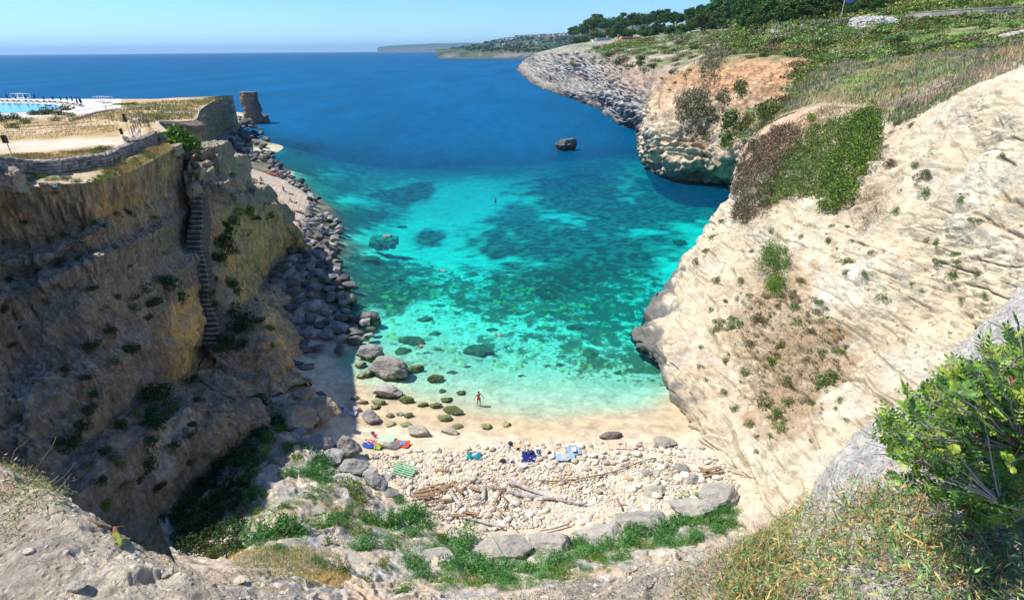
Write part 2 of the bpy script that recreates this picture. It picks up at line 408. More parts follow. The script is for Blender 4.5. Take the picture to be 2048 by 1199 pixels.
C = np.ones(G.shape) * np.array([.60, .54, .38]); C = mixc(C, (.80, .76, .56), sstep(-.8, -2.2, hh)); C = C * (1 + .05 * rip)[..., None]
mott = np.zeros(XX.shape)
for (px, py, a, b_, w) in [(1130,590,330,95,1),(1250,680,170,90,.9),(1320,730,90,60,.8),(760,560,120,100,.9),(1050,690,250,60,.35),(950,640,150,50,.4),(850,720,130,50,.3),(655,470,55,140,1),(600,320,55,60,1),(690,620,70,50,1)]:
    c = near_bed(px, py, -2); ra = a * np.linalg.norm(c - [0, 0, H]) / F; rb = b_ / F * (c[1] ** 2 + H * H) / H * .95
    mott = np.maximum(mott, w * sstep(1.3, .5, np.sqrt(((XX - c[0]) / ra) ** 2 + ((YY - c[1]) / rb) ** 2) + w1 * .3))
m1 = sstep(-.05, .35, fbm(P3 * .75, 4, .6, seed=57) + (mott - .62) * 1.1); m2 = sstep(.0, .4, fbm(P3 * 2.2, 3, .6, seed=58) + (mott - .75) * .9)
C = mixc(C, (.055, .075, .03), np.clip(np.maximum(m1, m2 * .8) * sstep(.1, .4, mott) * sstep(-.15, -.7, hh), 0, 1) * .86)
C = mixc(C, (.035, .055, .03), np.clip(dens * 1.15, 0, 1) * (.80 + .2 * sstep(.3, -.3, fbm(P3 * .9, 4, seed=59))) * .97)
for (px, py, a, b_) in [(650,470,42,130),(612,380,40,80),(590,320,44,50),(545,282,34,36),(700,560,50,60)]:
    c = near_bed(px, py, -.5); ra = a * np.linalg.norm(c - [0, 0, H]) / F; rb = b_ / F * (c[1] ** 2 + H * H) / H
    C = mixc(C, (.11, .105, .07), sstep(1.2, .7, np.sqrt(((XX - c[0]) / ra) ** 2 + ((YY - c[1]) / rb) ** 2) + w2 * .3) * (.72 + .28 * sstep(-.2, .3, fbm(P3 * 1.5, 3, seed=63))) * .92)
sc = lerp(np.array([.03, .05, .02]), np.array([.55, .62, .16]), (cid ** 1.5)[..., None])
C = C * (1 - (stone * .8)[..., None] * sstep(.15, .5, cid)[..., None]) + sc * (stone * .8)[..., None] * sstep(.15, .5, cid)[..., None]
seabed = gmesh('seabed', G, mat_bed, C); register('bed', G)
# deep floor continues out of sight
dm = MB(); dm.add([(-3000, 290, -32), (3000, 290, -32), (3000, 3000, -60), (-3000, 3000, -60)], [(0, 1, 2, 3)])
o = dm.build('deep_seabed', mat_bed); o['kind'] = 'structure'

# ---- sea: absorption and back-scatter from the water depth under each point
m, n, l, b = newmat('sea_water'); n.remove(b)
at1 = N(n, 'Attribute', attribute_name='Tint'); at2 = N(n, 'Attribute', attribute_name='Scat')
obj = mapped(n, l, (1, 1, 1)); st = mapped(n, l, (.9, .35, 1))
w_a = noise_node(n, l, obj, 1.1, 5, .62, .6); w_b = noise_node(n, l, st, .22, 6, .7, .3); w_c = noise_node(n, l, mapped(n, l, (.02, .006, 1)), 1, 5, .6, .5)
bp = N(n, 'Bump'); bp.inputs['Strength'].default_value = .75; bp.inputs['Distance'].default_value = .45
ad = N(n, 'Math', operation='MULTIPLY_ADD'); l.new(w_b.outputs[0], ad.inputs[0]); ad.inputs[1].default_value = 1.6; l.new(w_a.outputs[0], ad.inputs[2])
l.new(ad.outputs[0], bp.inputs['Height'])
tr = N(n, 'BsdfTransparent'); l.new(at1.outputs['Color'], tr.inputs[0])
f = mrange(n, l, w_c.outputs[0], .35, .65, .82, 1.15); f3 = mrange(n, l, w_b.outputs[0], .3, .7, .84, 1.14)
df = N(n, 'BsdfDiffuse'); l.new(mulcol(n, l, mulcol(n, l, at2.outputs['Color'], f), f3), df.inputs[0]); l.new(bp.outputs[0], df.inputs['Normal'])
ash = N(n, 'AddShader'); l.new(tr.outputs[0], ash.inputs[0]); l.new(df.outputs[0], ash.inputs[1])
gl = N(n, 'BsdfGlossy'); gl.inputs['Roughness'].default_value = .22; l.new(bp.outputs[0], gl.inputs['Normal'])
fr = N(n, 'Fresnel'); fr.inputs['IOR'].default_value = 1.33; l.new(bp.outputs[0], fr.inputs['Normal'])
fm = N(n, 'Math', operation='MINIMUM'); l.new(mrange(n, l, fr.outputs[0], 0, 1, 0, .7), fm.inputs[0]); fm.inputs[1].default_value = .085
ms = N(n, 'MixShader'); l.new(fm.outputs[0], ms.inputs[0]); l.new(ash.outputs[0], ms.inputs[1]); l.new(gl.outputs[0], ms.inputs[2])
l.new(ms.outputs[0], n['Material Output'].inputs[0]); mat_sea = m
u = np.concatenate([np.linspace(-2.6, -.78, 24)[:-1], np.linspace(-.78, .70, 430), np.linspace(.7, 2.6, 24)[1:]])
Yr = np.concatenate([np.exp(np.linspace(math.log(38), math.log(420), 430)), np.exp(np.linspace(math.log(430), math.log(14000), 50))])
YY, UU = np.meshgrid(Yr, u, indexing='ij'); XX = UU * YY; P3 = np.stack([XX, YY, XX * 0], -1)
Yc = np.minimum(YY, 300); Uc = np.clip(UU, -.7, .66)
hg = ground_h(Uc * Yc, Yc); dep = np.maximum(-hg, 0)
dep = np.where(YY > 200, np.maximum(dep, lerp(dep, 40, sstep(200, 420, YY))), dep)
dep = np.where(UU < -.30, np.maximum(dep, 6 * sstep(-.3, -.5, UU) * sstep(120, 200, YY)), dep)
kk = np.array([.95, .064, .058])
Tint = np.exp(-kk * dep[..., None] * .85) * np.array([.90, .985, .99]) ** sstep(0, .3, dep)[..., None]
Tint = Tint * (1 - sstep(140, 250, YY + 12 * fbm(P3 * .05, 3, seed=81)))[..., None]
far = sstep(75, 215, YY + 40 * fbm(P3 * .012, 3, seed=80))[..., None]; vfar = sstep(500, 4000, YY)[..., None]
Sinf = lerp(np.array([.0, .035, .085]), np.array([.0, .092, .225]), far); Sinf = lerp(Sinf, np.array([.0, .078, .20]), vfar)
Scat = Sinf * (1 - np.exp(-np.array([.3, .26, .22]) * dep[..., None]))
G = P3.copy(); sea = gmesh('sea', G, mat_sea, None, cols={'Tint': Tint.reshape(-1, 3), 'Scat': Scat.reshape(-1, 3)})

# ================================================================== CLIFFS AND HILLS
mat_cliff_r = terrain_mat('cream_rock', fine=7.0, strata=(.9, .9, 5.5), rot=(.1, .42, 0), bump=.8, dist=.10, speck=.20, pit=3.0, con=.7)
mat_cliff_l = terrain_mat('quarried_rock', fine=5.0, strata=(3.2, 3.2, .45), rot=(.1, .05, 0), bump=1.0, dist=.25, speck=.42, con=1.9)
mat_head = terrain_mat('headland_rock', fine=1.8, strata=(.25, .25, 1.6), rot=(.3, .3, 0), bump=.9, dist=.35, speck=.35, con=1.5)

# ---- right cliff
rows = [
 rowy((1500,280,90),(1560,235,88),(1640,215,82),(1750,215,73),(1830,195,66),(1930,150,62),(2048,115,58),(2200,70,52)),
 rowh((1475,330,14.5),(1530,330,16.5),(1620,320,18.5),(1730,310,20.5),(1830,290,22.8),(1930,260,25),(2048,220,27.5),(2200,170,29)),
 rowh((1462,400,11),(1510,420,13),(1600,420,15),(1700,420,17),(1800,420,18.5),(1920,400,21),(2048,370,23),(2200,330,25)),
 rowh((1425,440,8),(1480,490,10),(1570,510,12),(1680,520,13.5),(1790,525,15.5),(1910,515,17.5),(2048,500,20),(2200,470,22)),
 rowh((1385,495,5),(1440,560,7.5),(1535,600,9),(1645,620,10.5),(1770,630,12.5),(1900,620,14.5),(2048,600,17.5),(2200,580,19)),
 rowh((1345,560,2.5),(1400,640,5),(1490,690,6.5),(1610,710,8),(1740,720,10),(1880,720,12.5),(2048,700,15.5),(2200,690,17)),
 rowh((1274,660,.2),(1330,700,3),(1430,770,4),(1550,800,5.2),(1700,800,8.2),(1860,790,11),(2030,760,14),(2200,740,15)),
 rowh((1283,690,-.8),(1320,745,.4),(1400,860,1),(1500,930,2.8),(1650,900,6),(1830,870,9),(2010,830,12),(2200,800,14)),
 rowh((1295,715,-3),(1345,775,-1),(1395,860,.0),(1462,960,1.0),(1590,1000,4),(1780,960,7),(1990,900,10),(2200,880,12)),
 rowh((1300,725,-4),(1350,785,-3),(1400,880,-1),(1470,1010,.5),(1500,1090,2),(1700,1070,5),(1960,1000,9),(2200,960,11))]
rows = [backcol(r) for r in rows]
G0, tr, tc = loft(rows, px=1.9)
Nn = toward_cam(gnormal(G0), G0)
def strata_disp(G, nb, lam, seed, sharp=.75):
    s = (G @ np.array(nb)) / lam + fbm(G * .12, 3, seed=seed) * .9 + fbm(G * .6, 3, seed=seed + 4) * .18
    f = s % 1.0; return np.where(f < sharp, f / sharp, (1 - f) / (1 - sharp)), np.floor(s)
nb = np.array([.30, .35, .89])
sw, lay = strata_disp(G0, nb, 1.7, 101, .86); sw2, _ = strata_disp(G0, nb, .55, 111, .8)
msk = sstep(-.25, .35, fbm(G0 * .12, 3, seed=120)); msk2 = sstep(-.1, .5, fbm(G0 * .3 + 5, 3, seed=121))
d = fbm(G0 * .22, 4, seed=102) * .9 + ridged(G0 * .5, 4, seed=103) * .13 + (sw - .5) * .6 * msk + (sw2 - .5) * .10 * msk2 + fbm(G0 * 1.6, 5, .62, seed=104) * .15 + ridged(G0 * 3.6, 3, seed=105) * .06
edge = sstep(0, 1.2, tr)[:, None] * 1.0
def cracks(G, nb, lam, seed, width, on):
    s = (G @ np.array(nb)) / lam + fbm(G * .10, 3, seed=seed) * .8 + fbm(G * .9, 4, .55, seed=seed + 1) * .07
    k = np.floor(s); f = np.abs(s - k - .5) ; live = fbm(np.stack([G[..., 0] * .22, G[..., 1] * .22, k * 7.7], -1), 3, seed=seed + 2)
    return sstep(width, 0, f) * sstep(on, on + .25, live)
nbc = np.array([.42, .10, .90])
ck = np.maximum(cracks(G0, nbc, 2.1, 150, .10, -.05), .7 * cracks(G0, nbc, .9, 160, .12, .1)); ck = np.maximum(ck, .6 * cracks(G0, np.array([.9, -.35, .2]), 2.6, 170, .05, .15))
d = d - ck * .40 - .06 * cracks(G0, nbc, .42, 180, .16, -.1)
d = d * (.25 + .75 * edge)
Gr = G0 + Nn * d[..., None]
hgt = Gr[..., 2]
C = np.ones(Gr.shape) * np.array([.575, .485, .36])
C = mixc(C, (.62, .56, .46), sstep(.0, .6, fbm(Gr * .25, 4, seed=130)) * .7)
C = mixc(C, (.50, .345, .22), sstep(.25, .75, fbm(Gr * .16 + 9, 4, seed=131)) * .3)
C = mixc(C, (.42, .40, .36), sstep(.25, .7, fbm(Gr * .5 + 3, 4, seed=132)) * .5)
C = mixc(C, (.30, .23, .15), np.clip(ck * .75, 0, 1)); C = mixc(C, (.64, .575, .465), sstep(.1, .5, fbm(Gr * np.array([.5, .5, 2.0]), 4, seed=135)) * .4); C = mixc(C, (.36, .29, .21), sstep(.25, .5, fbm(Gr * 1.6, 4, .65, seed=136)) * .5)
C = mixc(C, (.14, .138, .14), sstep(3.9, 2.3, hgt + fbm(Gr * .5, 3, seed=133) * 1.2 - sstep(52, 44, Gr[..., 1]) * -1.2) * sstep(38, 43, Gr[..., 1]) * .93)
C = mixc(C, (.035, .03, .026), sstep(.55, .15, hgt + fbm(Gr * 1.5, 2, seed=134) * .25) * sstep(42, 46, Gr[..., 1]) * .8)
C = mixc(C, (.34, .30, .22), sstep(1.0, .2, hgt) * sstep(46, 43, Gr[..., 1]) * .5)
brown = (.37, .255, .16)
C = blob(Gr, C, [(1560,640,6.5,brown,.5),(1600,740,5,brown,.55),(1530,560,4.5,brown,.45),(1650,700,3.5,brown,.5),(1580,830,3.2,brown,.7),(1740,400,4.5,(.40,.32,.22),.6),
  (1540,280,9,(.56,.36,.24),.85),(1520,420,4,(.46,.36,.26),.6),(1800,260,4,(.50,.37,.26),.5),(1450,500,3,(.50,.36,.25),.5),(1700,560,3.5,(.66,.62,.54),.7),(1960,620,4,(.60,.50,.35),.5)], seed=140)
C = C * np.array([1.0, 1.0, .95])
cliff_r = gmesh('cliff', Gr, mat_cliff_r, C); register('right', Gr)

# ---- grassy brow above the right cliff and the scrub hill behind it
mat_hill = terrain_mat('scrub_soil', fine=1.6, strata=(.4, .4, 1), bump=.6, dist=.2, speck=.3)
rows = [rows[0][2:],
 rowy((1548,222,95),(1592,188,100),(1650,166,100),(1750,150,92),(1850,130,88),(1950,110,80),(2048,90,72),(2200,50,65)),
 rowy((1618,158,122),(1645,134,130),(1690,118,130),(1770,105,120),(1860,95,112),(1960,85,105),(2048,72,95),(2200,40,85)),
 rowy((1590,122,158),(1625,104,165),(1670,88,163),(1760,75,150),(1860,62,140),(1960,50,132),(2048,38,125),(2200,10,115)),
 rowy((1480,80,270),(1550,56,230),(1640,47,205),(1720,40,190),(1830,35,175),(1940,30,165),(2048,20,160),(2200,-5,150)),
 rowy((1470,40,420),(1560,10,330),(1650,-5,300),(1740,-20,280),(1850,-40,260),(1960,-50,250),(2060,-60,240),(2220,-90,230))]
rows = [backcol(r, 8, 5) if k < 2 else [r[0] - np.array([12, 0, 2])] * 0 + [r[0] + np.array([-.5, 4, -4]), r[0] + np.array([0, 1, -.6])] + r for k, r in enumerate(rows)]
G0, tr, tc = loft(rows, px=2.2)
Nn = toward_cam(gnormal(G0), G0); Nn = np.where(Nn[..., 2:3] < 0, -Nn, Nn)
Gh = G0 + Nn * (fbm(G0 * .12, 4, seed=201) * .55 + fbm(G0 * .9, 4, seed=202) * .16)[..., None] * sstep(0, .5, tr)[:, None, None]
C = np.ones(Gh.shape) * np.array([.20, .23, .085])
C = mixc(C, (.20, .30, .09), sstep(-.2, .5, fbm(Gh * .10, 4, seed=210)) * .8)
C = mixc(C, (.40, .31, .19), sstep(.0, .6, fbm(Gh * .15 + 4, 4, seed=211)) * .6)
C = mixc(C, (.11, .17, .04), sstep(0, .4, fbm(Gh * .25 + 8, 4, seed=212)) * .6 * sstep(1.2, 2.2, tr)[:, None])
C = mixc(C, (.40, .31, .21), sstep(.6, 0, tr)[:, None] * .9)
hill = gmesh('hillside', Gh, mat_hill, C); register('hill', Gh)

# ---- headlands beyond the inlet
rows = [
 rowh((1036,139,0),(1060,161,0),(1100,182,0),(1150,197,0),(1195,217,0),(1240,247,0),(1288,267,0),(1293,300,0),(1297,333,0),(1345,358,0),(1400,367,0),(1465,371,0),(1530,385,0),(1610,398,0)),
 rowh((1041,133,3),(1070,153,4),(1112,170,4),(1160,184,5),(1205,199,5),(1250,226,5),(1290,247,6),(1288,272,7),(1292,290,7),(1340,300,8),(1400,303,8.5),(1465,308,9),(1530,315,9),(1610,322,9.5)),
 rowh((1050,124,10),(1085,139,12),(1125,150,12),(1170,160,12),(1215,177,12),(1262,200,12),(1297,215,12.5),(1300,235,14),(1315,240,14),(1370,235,15.5),(1430,232,16),(1500,232,16.5),(1560,235,17),(1640,235,18)),
 rowy((1070,109,900),(1100,104,650),(1140,101,500),(1190,104,420),(1230,112,350),(1270,127,290),(1310,142,250),(1335,150,225),(1362,147,205),(1420,128,185),(1500,125,172),(1560,123,155),(1610,126,150),(1670,135,138)),
 rowy((1075,106,1000),(1112,99,760),(1162,91,620),(1212,86,520),(1262,86,450),(1312,88,400),(1352,90,350),(1392,90,320),(1432,90,290),(1482,95,250),(1532,98,215),(1582,105,185),(1640,110,168),(1700,115,150)),
 rowy((1082,104,1150),(1130,93,930),(1180,84,800),(1240,76,700),(1300,72,600),(1350,66,520),(1390,62,470),(1430,62,420),(1480,62,380),(1530,58,330),(1580,54,290),(1640,50,260),(1700,45,240),(1760,42,225)),
 rowy((1090,102,1400),(1150,88,1200),(1210,74,1100),(1280,64,1000),(1340,50,900),(1390,43,800),(1430,36,700),(1480,30,600),(1530,20,500),(1580,10,430),(1640,-5,380),(1700,-10,350),(1760,-15,330),(1820,-20,310))]
rows.insert(0, [p + np.array([0, 0, -3.]) for p in rows[0]])
rows = [[r[0] * np.array([1, 1, 0]) + np.array([3, 60, -6]), r[0] + np.array([1, 14, -2.5])] + r for r in rows]
G0, tr, tc = loft(rows, px=1.9)
Nn = toward_cam(gnormal(G0), G0)
D = np.clip(G0[..., 1:2] / 200, .7, 2.2)[..., 0]
nb2 = np.array([.25, .25, .93]); sw, _ = strata_disp(G0, nb2, 3.2, 301, .8); sw2, _ = strata_disp(G0 * .8, nb2, 1.1, 305, .8)
face = sstep(4.4, 3.6, tr)[:, None] * np.ones(G0.shape[:2])
f1, f2, cid = worley(G0 * .22, 330)
d = face * (ridged(G0 * .08, 5, seed=302) * 2.2 + (sw - .5) * 1.6 + (sw2 - .5) * .6 + fbm(G0 * .7, 5, .6, seed=303) * .7 + (cid - .5) * 1.7) * np.clip(D, .8, 1.6) + (1 - face) * fbm(G0 * .06, 4, seed=304) * 1.0
d = d * sstep(.0, .8, tr)[:, None]
Ghd = G0 + Nn * d[..., None]; Ghd[..., 2] = np.where(tr[:, None] > .9, np.maximum(Ghd[..., 2], -.3), Ghd[..., 2])
hgt = Ghd[..., 2]
near2 = sstep(205, 175, Ghd[..., 1])
grey = np.array([.40, .385, .36]); cream = np.array([.62, .50, .34])
C = grey + (cream - grey) * near2[..., None]
C = mixc(C, (.50, .46, .40), sstep(0, .6, fbm(Ghd * .08, 4, seed=310)) * .6)
C = mixc(C, (.60, .28, .12), sstep(19, 23, hgt + fbm(Ghd * .12, 3, seed=311) * 5) * sstep(230, 195, Ghd[..., 1]) * .75)
C = mixc(C, (.55, .36, .22), sstep(14, 20, hgt + fbm(Ghd * .1, 3, seed=316) * 5) * sstep(400, 250, Ghd[..., 1]) * .5)
lim = 4.2 + 2.2 * fbm(Ghd * .1, 3, seed=312)
C = mixc(C, (.17, .165, .17), sstep(lim, lim - 2.5, hgt) * .85)
C = mixc(C, (.03, .025, .022), sstep(.9, .3, hgt) * .85)
C = mixc(C, (.10, .08, .06), sstep(.88, .99, sw) * face * .55)
C = mixc(C, (.20, .12, .07), face * sstep(.1, .45, fbm(Ghd * .45, 4, .62, seed=317)) * .55)
C = mixc(C, (.14, .19, .07), (1 - face) * sstep(-.5, .2, fbm(Ghd * .06, 4, seed=313)) * .9)
C = mixc(C, (.33, .31, .2), (1 - face) * sstep(.1, .5, fbm(Ghd * .09, 4, seed=314)) * .6)
headland = gmesh('headland', Ghd, mat_head, C); register('head', Ghd)

# ---- left quarry wall with its worked terraces
rows = [
 rowy((-160,332,30.5),(-80,340,31.5),(0,347,32.4),(60,372,33.5),(130,368,34.5),(200,362,36),(260,343,41),(315,315,48),(350,292,52),(363,286,54)),
 rowy((-160,500,30),(-80,500,31),(0,497,32),(60,494,33.2),(130,465,34.3),(200,437,35.8),(260,414,40.5),(312,402,47),(345,362,51.5),(368,340,53.5)),
 rowy((-160,535,28.9),(-80,535,29.7),(0,530,30.5),(60,524,31.5),(130,498,32.7),(200,461,34.2),(252,434,38.9),(312,417,45.6),(348,388,50.3),(372,364,52.6)),
 rowy((-160,600,28.6),(-80,590,29.5),(0,560,30.5),(60,548,31.8),(130,520,33),(200,492,34.3),(262,466,39),(315,440,45.5),(352,420,50),(377,397,52.3)),
 rowy((-160,645,26.8),(-80,625,27.8),(0,600,28.9),(60,578,30.2),(130,546,31.3),(200,513,32.7),(262,487,37.4),(318,459,43.9),(355,437,48.7),(380,411,51.6)),
 rowy((-160,700,26.6),(-80,680,27.8),(0,645,29),(60,612,30.3),(130,578,31.5),(200,545,33),(262,532,37.5),(320,505,44),(358,488,48.5),(383,465,51.3)),
 rowy((-160,820,24),(-80,800,25.5),(0,750,27.3),(60,722,28.7),(130,690,30),(200,650,31.8),(262,600,35.8),(325,560,42),(362,540,47),(387,520,50.5)),
 rowy((-160,940,20.5),(-80,920,22),(0,880,23.8),(60,850,25),(130,810,27.3),(200,760,29.8),(265,690,33.5),(332,622,40.3),(368,588,45.5),(396,570,49)),
 rowy((-160,1020,19),(-80,1010,20),(0,985,21.6),(60,960,22.8),(130,920,24.8),(205,860,27.5),(280,792,33),(342,765,38),(384,740,42),(408,700,46)),
 rowy((-160,1060,18.5),(-80,1060,19),(0,1045,20),(60,1020,21.3),(130,965,23.5),(215,885,26.3),(300,830,30.8),(375,798,33.5),(430,786,36),(480,785,38.3)),
 rowy((-160,1100,18),(-80,1100,18.2),(0,1090,19),(60,1065,20),(140,1000,22.3),(240,920,25.5),(320,845,29.3),(395,812,31.3),(450,828,32.3),(508,808,36)),
 rowy((-160,1150,17.5),(-80,1150,18),(0,1145,18.8),(60,1120,20),(165,1060,22.3),(265,1005,25),(325,1008,26.4),(360,940,28.8),(440,880,31.3),(520,845,34.3)),
 rowy((-160,1250,18),(-80,1250,18.3),(0,1250,19.2),(60,1230,20.4),(175,1180,22.6),(275,1120,25.4),(345,1090,27),(395,1010,29.6),(470,930,32.2),(535,890,35))]
CAMP = np.array([0, 0, H])
for k, r in enumerate(rows):
    for c_, s_ in ((0, .88), (1, .93), (8, 1.07 if k < 6 else 1), (9, 1.11 if k < 6 else 1)): r[c_] = CAMP + (r[c_] - CAMP) * s_
rows.append([p + np.array([.5, .5, -7.]) for p in rows[-1]])
rows = [r + [r[-1] + np.array([-1.2 if k < 9 else 1, 2.5 if k < 9 else .5, -.1 if k < 9 else -2.0]), r[-1] + np.array([-2.5 if k < 9 else 2, 9 if k < 9 else 1.5, -.3 if k < 9 else -4.5])] for k, r in enumerate(rows)]
G0, tr, tc = loft(rows, px=1.9, smooth_rows=False)
Nn = toward_cam(gnormal(G0), G0)
# soften the normals so creases displace evenly
for _ in range(3): Nn = (Nn + np.roll(Nn, 1, 0) + np.roll(Nn, -1, 0) + np.roll(Nn, 1, 1) + np.roll(Nn, -1, 1)); Nn /= np.linalg.norm(Nn, axis=-1, keepdims=True)
yel = sstep(6.8, 7.2, tr)[:, None] * sstep(8.6, 8.0, tr)[:, None] * sstep(6.6, 7.4, tc)[None] * 1.0
mound = sstep(8.0, 8.6, tr)[:, None] * sstep(5, 6.5, tc)[None]
terr = sstep(5.5, 5.0, tr)[:, None] * np.ones(G0.shape[:2])
sv = np.array([1, 1, .16])
marks = ridged(G0 * sv * 1.5, 3, seed=401); marks2 = ridged(G0 * sv * 4.5, 2, seed=402)
low = sstep(5, 6.5, tr)[:, None] * sstep(8.2, 7.6, tr)[:, None]
fl = np.stack([G0[..., 0] * .9 + G0[..., 2] * .5, G0[..., 1] * .9, G0[..., 2] * .25], -1)
d = fbm(G0 * .35, 3, seed=403) * (.45 - .28 * terr) + terr * (marks * .12 - .22 * sstep(.35, .8, marks) + marks2 * .10) + low * (ridged(fl * 1.1, 4, seed=404) * .6) + fbm(G0 * 2.2, 4, seed=405) * .12 + mound * (fbm(G0 * .7, 4, seed=406) * .5)
f1, f2, cid = worley(G0 * np.array([.5, .5, .33]), 440)
d = d + terr * (cid - .5) * .3 + (1 - terr) * (cid - .5) * .25
d = d * sstep(-.1, .4, tr)[:, None]
Gl = G0 + Nn * d[..., None]
hgt = Gl[..., 2]
C = np.ones(Gl.shape) * np.array([.42, .32, .225])
C = mixc(C, (.56, .35, .18), sstep(-.3, .4, fbm(Gl * .3, 4, seed=410)) * sstep(3, 1, tr)[:, None] * .85)
C = mixc(C, (.22, .19, .165), sstep(.0, .6, fbm(Gl * np.array([.8, .8, .2]), 4, seed=411)) * .75)
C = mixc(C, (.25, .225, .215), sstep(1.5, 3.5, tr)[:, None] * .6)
C = mixc(C, (.11, .095, .085), sstep(.35, .85, marks) * terr * .6)  # tool grooves darkened in colour: some dirt, plus painted crease shade
C = mixc(C, (.13, .12, .115), low * sstep(.1, -.5, ridged(fl * 1.1, 4, seed=404)) * .6)
C = mixc(C, (.86, .54, .23), yel * .95)
C = mixc(C, (.30, .27, .22), yel * sstep(.2, .5, fbm(Gl * np.array([.3, .3, 2.2]), 3, seed=412)) * .4)
C = mixc(C, (.34, .28, .21), mound * .8)
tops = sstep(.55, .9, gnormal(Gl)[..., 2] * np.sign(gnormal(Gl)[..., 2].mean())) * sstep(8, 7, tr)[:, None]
C = mixc(C, (.52, .47, .42), tops * .9)  # up-facing ledges painted paler, standing in for sky light on them
C = C * 1.18
C = blob(Gl, C, [(350,850,1.2,(.60,.55,.47),.9,(1,1,2)),(330,930,1.0,(.60,.55,.47),.9,(1,1,2)),(200,830,2,(.45,.32,.18),.6),(330,1000,1.5,(.48,.36,.2),.7)], seed=450, nscale=1.5)
C = C * np.array([1.10, 1.0, .88])
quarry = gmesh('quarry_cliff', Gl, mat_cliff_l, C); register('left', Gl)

# ---- spur of cut blocks to the right of the stairway, ending in two yellow lobes
rows = [
 rowy((375,335,58),(400,300,62),(425,291,64),(450,292,66),(466,312,72),(480,345,78)),
 rowy((376,352,57.3),(393,316,61),(420,306,63),(449,304,65),(468,326,72),(492,357,78)),
 rowy((378,372,57),(396,345,60.5),(425,340,62),(450,336,64),(474,348,71.5),(512,362,77.5)),
 rowy((383,392,55.5),(400,362,59),(430,358,60.5),(462,356,63),(482,360,71),(521,369,77)),
 rowy((385,412,55),(402,385,57.5),(434,384,60),(470,384,63),(494,385,71),(524,388,76)),
 rowy((390,440,53.5),(405,412,56),(437,412,58),(476,408,61.5),(507,405,69.5),(530,402,75.5)),
 rowy((400,490,52),(410,470,54.5),(442,470,57.3),(482,450,61.5),(522,440,70),(551,437,75.5)),
 rowy((405,540,50.5),(417,530,52.5),(452,535,55.5),(492,515,60),(530,490,68.5),(580,477,79)),
 rowy((412,580,49.5),(428,575,51.2),(465,578,54),(498,560,59),(521,548,66),(576,495,80.5)),
 rowy((418,620,48.5),(440,615,50),(475,620,52.5),(503,600,56.5),(519,580,63),(560,532,75)),
 rowy((425,655,47.5),(448,650,48.8),(485,645,50),(525,632,50.5),(545,640,52),(558,652,54)),
 rowy((430,690,45.5),(452,695,45.6),(490,690,46.2),(535,685,46.6),(562,688,48),(575,700,49.5)),
 rowy((430,735,42),(455,745,42.4),(490,745,43.6),(535,735,44.6),(565,728,45.8),(577,738,47)),
 rowy((425,778,38.5),(450,785,38.8),(480,792,39.6),(520,782,41.3),(560,770,43),(580,757,44.3)),
 rowy((425,800,37),(450,805,37.3),(480,812,38),(520,800,39.8),(565,790,41.6),(600,770,43.4))]
rows = [[r[0] + np.array([-.6, .8, -2.2]), ] + r + [r[-1] + np.array([.6, 3.5, -2.5]), r[-1] + np.array([0, 9, -7.])] for r in rows]
G0, tr, tc = loft(rows, px=1.9, smooth_rows=False)
Nn = toward_cam(gnormal(G0), G0)
for _ in range(3): Nn = (Nn + np.roll(Nn, 1, 0) + np.roll(Nn, -1, 0) + np.roll(Nn, 1, 1) + np.roll(Nn, -1, 1)); Nn /= np.linalg.norm(Nn, axis=-1, keepdims=True)
f1, f2, cid = worley(G0 * np.array([.35, .35, .5]), 540); up = sstep(6.5, 5, tr)[:, None]
d = fbm(G0 * .3, 4, seed=503) * .6 + ridged(G0 * .8 * sv * 2, 3, seed=504) * .12 + (cid - .5) * (.5 + .5 * up) + fbm(G0 * 2.2, 4, seed=505) * .13
Gs = G0 + Nn * (d * sstep(-.1, .3, tr)[:, None])[..., None]
C = np.ones(Gs.shape) * np.array([.47, .37, .27])
lobe = sstep(4.5, 6.5, tr)[:, None] * sstep(2.2, 3.4, tc)[None] * 1.0
C = mixc(C, (.88, .56, .24), lobe * .92)
C = mixc(C, (.36, .36, .30), lobe * sstep(.1, .5, fbm(Gs * .35, 3, seed=511)) * .5)
C = mixc(C, (.27, .235, .20), sstep(.0, .6, fbm(Gs * .6, 4, seed=512)) * .55)
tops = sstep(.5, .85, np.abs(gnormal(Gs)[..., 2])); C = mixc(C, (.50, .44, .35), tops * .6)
C = mixc(C, (.22, .19, .16), sstep(1.2, 0, Gs[..., 2]) * .6)
C = C * np.array([1.10, 1.0, .88])
spur = gmesh('quarry_spur', Gs, mat_cliff_l, C); register('spur', Gs)

# ---- far end of the left plateau: weathered wall above the shore ramp
rows = [
 rowy((300,237,88),(315,241,92),(360,242,98),(392,237,105),(402,218,140),(425,204,180),(440,198,205),(447,199,216)),
 rowy((300,255,87.5),(316,255,91.5),(362,262,97.5),(395,262,105),(407,250,139),(428,240,179),(445,228,204),(450,222,214)),
 rowy((300,275,87),(318,270,91),(365,286,97),(398,292,105),(411,286,138),(429,276,178),(447,262,203),(455,255,214)),
 rowh((300,300,14),(330,300,13),(370,300,12.5),(402,305,11),(430,296,6),(450,280,3.6),(462,264,2.5),(462,255,2))]
rows = [r + [r[-1] + np.array([-4, 14, -1.])] for r in rows]
G0, tr, tc = loft(rows, px=1.6, smooth_rows=False); Nn = toward_cam(gnormal(G0), G0)
for _ in range(2): Nn = (Nn + np.roll(Nn, 1, 0) + np.roll(Nn, -1, 0) + np.roll(Nn, 1, 1) + np.roll(Nn, -1, 1)); Nn /= np.linalg.norm(Nn, axis=-1, keepdims=True)
st = ridged(G0 * np.array([.15, .15, .9]), 3, seed=601)
